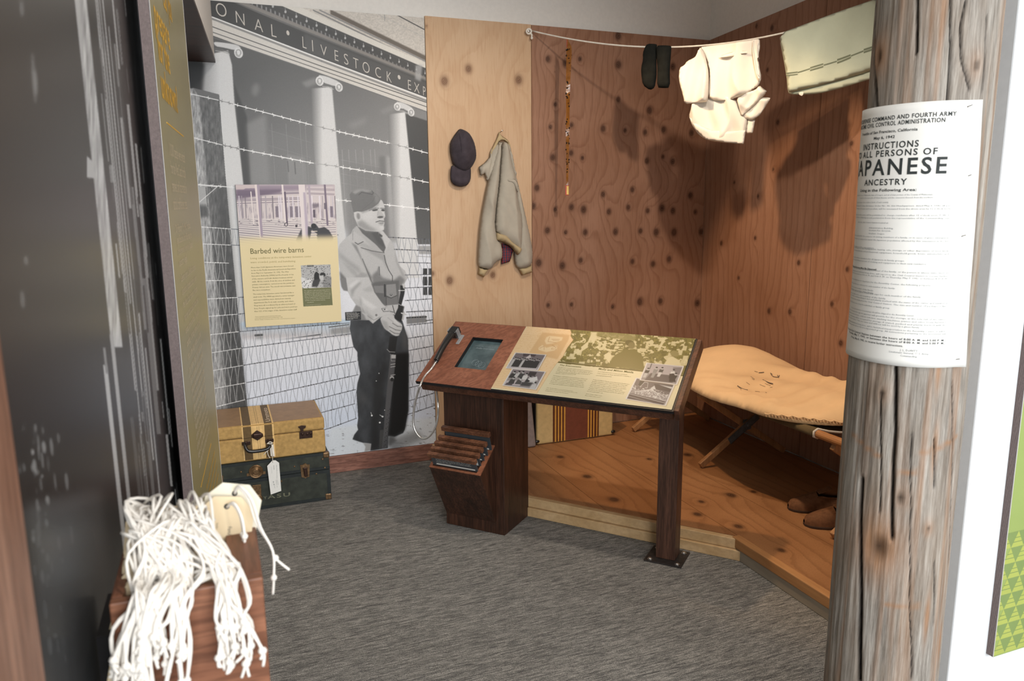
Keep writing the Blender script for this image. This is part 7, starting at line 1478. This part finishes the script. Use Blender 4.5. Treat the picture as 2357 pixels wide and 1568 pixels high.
# dark photograph mounted along the left partition
def paint_left():
    c = Cv(-60, -80, 440, 1640, 1, 38)
    c.grad([(-60, -80), (440, -80), (440, 1640), (-60, 1640)], (0, 0), 44, (0, 900), 36)
    vl = lambda x, y: x + (y - 784) * (1263 - x) / 9456.0          # a plumb line on the sheet, through x at mid height
    def stripe(x, w_, y0, y1, col, a=1, bl=.8): c.poly([(vl(x - w_, y0), y0), (vl(x + w_, y0), y0), (vl(x + w_, y1), y1), (vl(x - w_, y1), y1)], col, bl, a)
    rs = random.Random(12)
    stripe(340, 90, -80, 1640, 26, .8, 6)
    stripe(268, 13, -80, 800, 196, 1, 1.2); c.tex([(180, -80), (300, -80), (300, 900), (220, 900)], .35, .2, .015, 5)
    stripe(258, 4.5, 770, 1640, 190); stripe(236, 5, 840, 1640, 206); stripe(238, 3, 800, 860, 150)
    for x, w_, y0, y1, col in ((300, 2, -80, 900, 190), (304, 1.4, -80, 1000, 200), (309, 2, -80, 700, 176), (315, 1.6, -80, 1020, 206), (322, 1.5, 60, 940, 170), (330, 3, 270, 480, 190), (338, 4, 430, 760, 150), (347, 3, 240, 500, 200), (352, 3, 470, 900, 180), (356, 2.5, 330, 640, 196), (362, 3, 560, 690, 170), (345, 5, 640, 1000, 140), (318, 4, 900, 1180, 120), (326, 2, 720, 1060, 200), (333, 2, 800, 1140, 190), (370, 2, 780, 1000, 160), (363, 3, 1000, 1120, 196), (374, 1.5, 940, 1030, 180), (290, 2, 560, 640, 200), (297, 5, 380, 420, 170), (336, 2, -80, 160, 200), (343, 2, 20, 150, 190), (331, 2, 100, 200, 150), (285, 4, 960, 1300, 90), (302, 4, 1000, 1200, 90)):
        stripe(x, w_, y0, y1, col, .92)
    for i in range(70): y = rs.uniform(-60, 1150); stripe(rs.uniform(292, 378), rs.uniform(.5, 2), y, y + rs.uniform(20, 160), rs.choice((60, 120, 200, 20, 20)), .7)
    c.poly([(200, 358), (213, 372), (222, 412), (200, 410)], 196, .6)
    for i in range(60): y = rs.uniform(980, 1540); x = 60 + (y - 980) * .09 + rs.gauss(20, 26); c.ell(x, y, rs.uniform(1, 5), rs.uniform(4, 22), rs.choice((110, 160, 200)), -6, 1.5, rs.uniform(.3, .85))
    for x, y, h in ((78, 180, 60), (82, 190, 30), (50, 20, 20), (52, 690, 22), (60, 600, 12)): c.ell(x, y, 5, h, 150, -4, 3, .6)  # pale ellipses at the left: reflections on the panel painted into the print
    c.poly([(60, 1160), (240, 1120), (250, 1640), (90, 1640)], 92, 14, .8); c.poly([(90, 1230), (240, 1190), (240, 1330), (110, 1350)], 118, 18, .5)
    c.poly([(410, -80), (440, -80), (440, 1640), (420, 1640)], 14, 2)  # near-black strip: shade of the gap by the olive board, painted in
    return c
cl_ = paint_left(); QS0, QS1, QZ0, QZ1 = -1.046, .62, .30, 2.60
M_left = print_mat('left_photo_print', cl_, lp(QS0, -.034, QZ0), LD, V3(0, 0, 1), QS1 - QS0, QZ1 - QZ0, .0022, .9, .25)
sheet('dark_photograph', lp(QS0, -.034, QZ0), LD, V3(0, 0, 1), QS1 - QS0, QZ1 - QZ0, .022, M_left, M_black, label='dark photographic panel with white vertical streaks along the left partition', cat='photograph')
M_oakp = wood('oak_post', (.17, .075, .045), (.36, .19, .125), 2, 26, 12, .5, .2, .4)
mb = MB(); mb.obox(lp(-1.16, -.056, 0), LD * .1135, LN * .062, V3(0, 0, 2.7)); mb.build('oak_post', M_oakp, bevel=.003, label='blurred reddish oak post framing the dark photo at the near left', cat='post')
# ------------------------------------------------------------------ oak box of paper tags
TB = thing('tag_box', 'reddish oak box mounted on the left partition, full of paper tags with strings', 'box', (-.068, .89, .93))
M_box = wood('box_oak', (.155, .058, .030), (.31, .135, .075), 0, 26, 12, .42, .2, .45); M_boxy = wood('box_oak_rim', (.155, .058, .030), (.30, .125, .07), 1, 26, 12, .42, .2, .4)
bx0, bx1, by0, by1, bz0, bz1 = -.127, .021, .800, .985, .90, 1.105
mb = MB(); mb.box(bx0, bx1, by0, by0 + .013, bz0, bz1); mb.build('front_board', M_box, parent=TB, bevel=.002)
mb = MB(); mb.box(bx1 - .036, bx1 - .0002, by0 + .0135, by1, bz0, bz1); mb.build('side_board', M_boxy, parent=TB, bevel=.002)
mb = MB(); mb.box(bx0, bx0 + .012, by0 + .0135, by1, bz0, bz1); mb.build('side_board', M_boxy, parent=TB, bevel=.002)
mb = MB(); mb.box(bx0 + .0125, bx1 - .0365, by1 - .014, by1, bz0, bz1); mb.build('back_board', M_box, parent=TB, bevel=.002)
mb = MB(); mb.box(bx0 + .0125, bx1 - .0365, by0 + .0135, by1 - .0145, bz0, bz0 + .012); mb.build('bottom_board', M_box, parent=TB)
mb = MB(); mb.box(-.152, -.1275, .86, .96, .93, 1.04); mb.build('mounting_block', M_black, parent=TB)
M_cream_card = plain('cream_card', (.76, .70, .56), .8, 0, .04, 20); M_string = fabric('white_string', (.82, .77, .70), .06, .9, 1600, 30, .4); M_hole = M_ink
rs = random.Random(21); nr = np.random.RandomState(5)
def tag_thing(i, hole, roll, lean, card_m, label, grp, runs, prt=False, width=.060, leng=.120):
    """hole = centre of the tag's hole; card hangs down from it, rolled in its own plane and leaning back"""
    hole = np.asarray(hole, float); r_ = math.radians(roll); ea = V3(math.cos(r_), 0, math.sin(r_)); up_ = V3(-math.sin(r_), 0, math.cos(r_)); le = math.radians(lean)
    up_ = V3(up_[0], math.sin(le) * up_[2], math.cos(le) * up_[2]); n = np.cross(ea, up_); n = n if n[1] < 0 else -n
    t = thing('paper_tag', label, 'tag', hole - up_ * .1, grp); mb = MB(); w2 = width / 2
    P = [(-w2, -leng + .012), (w2, -leng + .012), (w2, -.006), (w2 * .48, .012), (-w2 * .48, .012), (-w2, -.006)]
    mb.prism([hole + ea * a + up_ * b for a, b in P], n * .0005); mb.build('tag_card', card_m, parent=t)
    mb = MB(); mb.lathe(hole + n * .0005, n, [(.0034, 0), (.0034, .0002), (0, .00025)], 14); mb.build('eyelet', M_hole, parent=t)
    if prt:
        mb = MB(); T_ = lambda st, a0, b0, b1, h: put_text(mb, st, hole + ea * a0 + up_ * b0, hole + ea * a0 + up_ * b1, ea, h, 'r', .0006, nrm=n)
        T_('Name', .022, -.030, -.040, .0035); T_('Family No.', .004, -.024, -.046, .0042); T_('From Portland, Oregon', -.010, -.020, -.036, .0026); T_('to assembly center', -.015, -.022, -.036, .0026); mb.obox(hole + ea * .018 + up_ * -.090 + n * .0006, ea * .0006, up_ * .045, n * .0002); mb.build('print', M_ink, parent=t)
    mb = MB()
    for P in runs: mb.tube(spline(P, 4), .00165, 6)
    if runs:
        e = runs[0][-1]; 
        for P in runs:
            k_ = P[-2]; mb.ball(k_, .0042, 8)
        mb.build('string', M_string, parent=t, smooth=True)
    return t
ty_ = lambda x, y, Y: at_y(x, y, Y)
# two tags standing clear of the pile
h1 = ty_(540, 1136, .945); h2 = ty_(522, 1166, .932)
tag_thing(0, h1, -14, 8, M_cream_card, 'cream paper tag standing highest at the back of the oak tag box', None, [[h1 + V3(0, -.002, 0), ty_(548, 1122, .935), ty_(572, 1150, .925), ty_(590, 1205, .915), ty_(622, 1255, .91), ty_(634, 1285, .908), ty_(666, 1312, .905)], [h1 + V3(0, -.003, .001), ty_(552, 1119, .93), ty_(580, 1152, .92), ty_(600, 1215, .91), ty_(628, 1270, .905), ty_(630, 1330, .90), ty_(628, 1368, .90)]], width=.066)
tag_thing(1, h2, -10, 10, M_manila, 'manila tag printed Family No. standing in front of the cream tag', None, [[h2 + V3(0, -.002, 0), ty_(535, 1160, .92), ty_(552, 1185, .91), ty_(560, 1230, .905), ty_(558, 1270, .90)], [h2 + V3(0, -.003, 0), ty_(538, 1158, .917), ty_(556, 1190, .907), ty_(563, 1235, .90), ty_(562, 1262, .897)]], True, width=.064)
# the pile: every tag with its own string falling over the front board
NP = 62
for i in range(NP):
    f = i / (NP - 1); Y = .822 + .112 * f; right = rs.random() < .32
    hx = -.088 + rs.gauss(0, .014) if not right else -.052 + rs.gauss(0, .010); hx = min(max(hx, -.092), -.046)
    hz = 1.092 + .044 * f + rs.uniform(-.008, .008); h = V3(hx, Y, hz)
    if right: xe = rs.gauss(545, 30); xm_ = rs.gauss(515, 22); ye = rs.uniform(1430, 1535)
    else: xe = rs.gauss(345, 52); xm_ = rs.gauss(385, 44); ye = rs.uniform(1450, 1590)
    xe = min(max(xe, 262), 605); xm_ = min(max(xm_, 300), 590); runs = []; yo = rs.uniform(0, .016); kx = [rs.gauss(0, 8) for _ in range(3)]; top = rs.uniform(.010, .030)
    for s_ in range(2):
        j = lambda a: rs.gauss(0, a); d = .782 - yo
        P = [h + V3(0, -.002, 0), h + V3(j(.006), -.010, top * .6 + abs(j(.004)))]
        if f > .3:
            P.append(V3(hx + rs.uniform(-.024, .024), Y - (Y - .81) * .35, 1.140 + .028 * f + top * .4 + j(.003)))
            P.append(V3((hx + at_y(xm_, 1290, .84)[0]) / 2 + j(.010), Y - (Y - .81) * .75, 1.128 + .012 * f + top * .4 + j(.003)))
        q0 = at_y(xm_ + kx[0] + j(3), 1312 + j(5), .802); q0[2] = 1.112 + yo * .7 + abs(j(.002)); P.append(q0)
        P += [at_y(xm_ + (xe - xm_) * .4 + kx[1] + j(3), 1378 + j(5), d + .006), at_y(xm_ + (xe - xm_) * .8 + kx[2] + j(3), 1440 + (ye - 1500) * .4 + j(4), d + .002), at_y(xe + j(1.5), ye, d), at_y(xe + j(8), ye + rs.uniform(14, 36), d - .001)]
        runs.append(P)
    tag_thing(i + 2, h, rs.gauss(-4, 4), 8 + rs.gauss(0, .6), M_manila, 'manila tag packed in the oak box, its string hanging over the front board', 'paper tags packed in the oak box', runs, width=.056, leng=.115)
# loops of string lying over the top of the pile
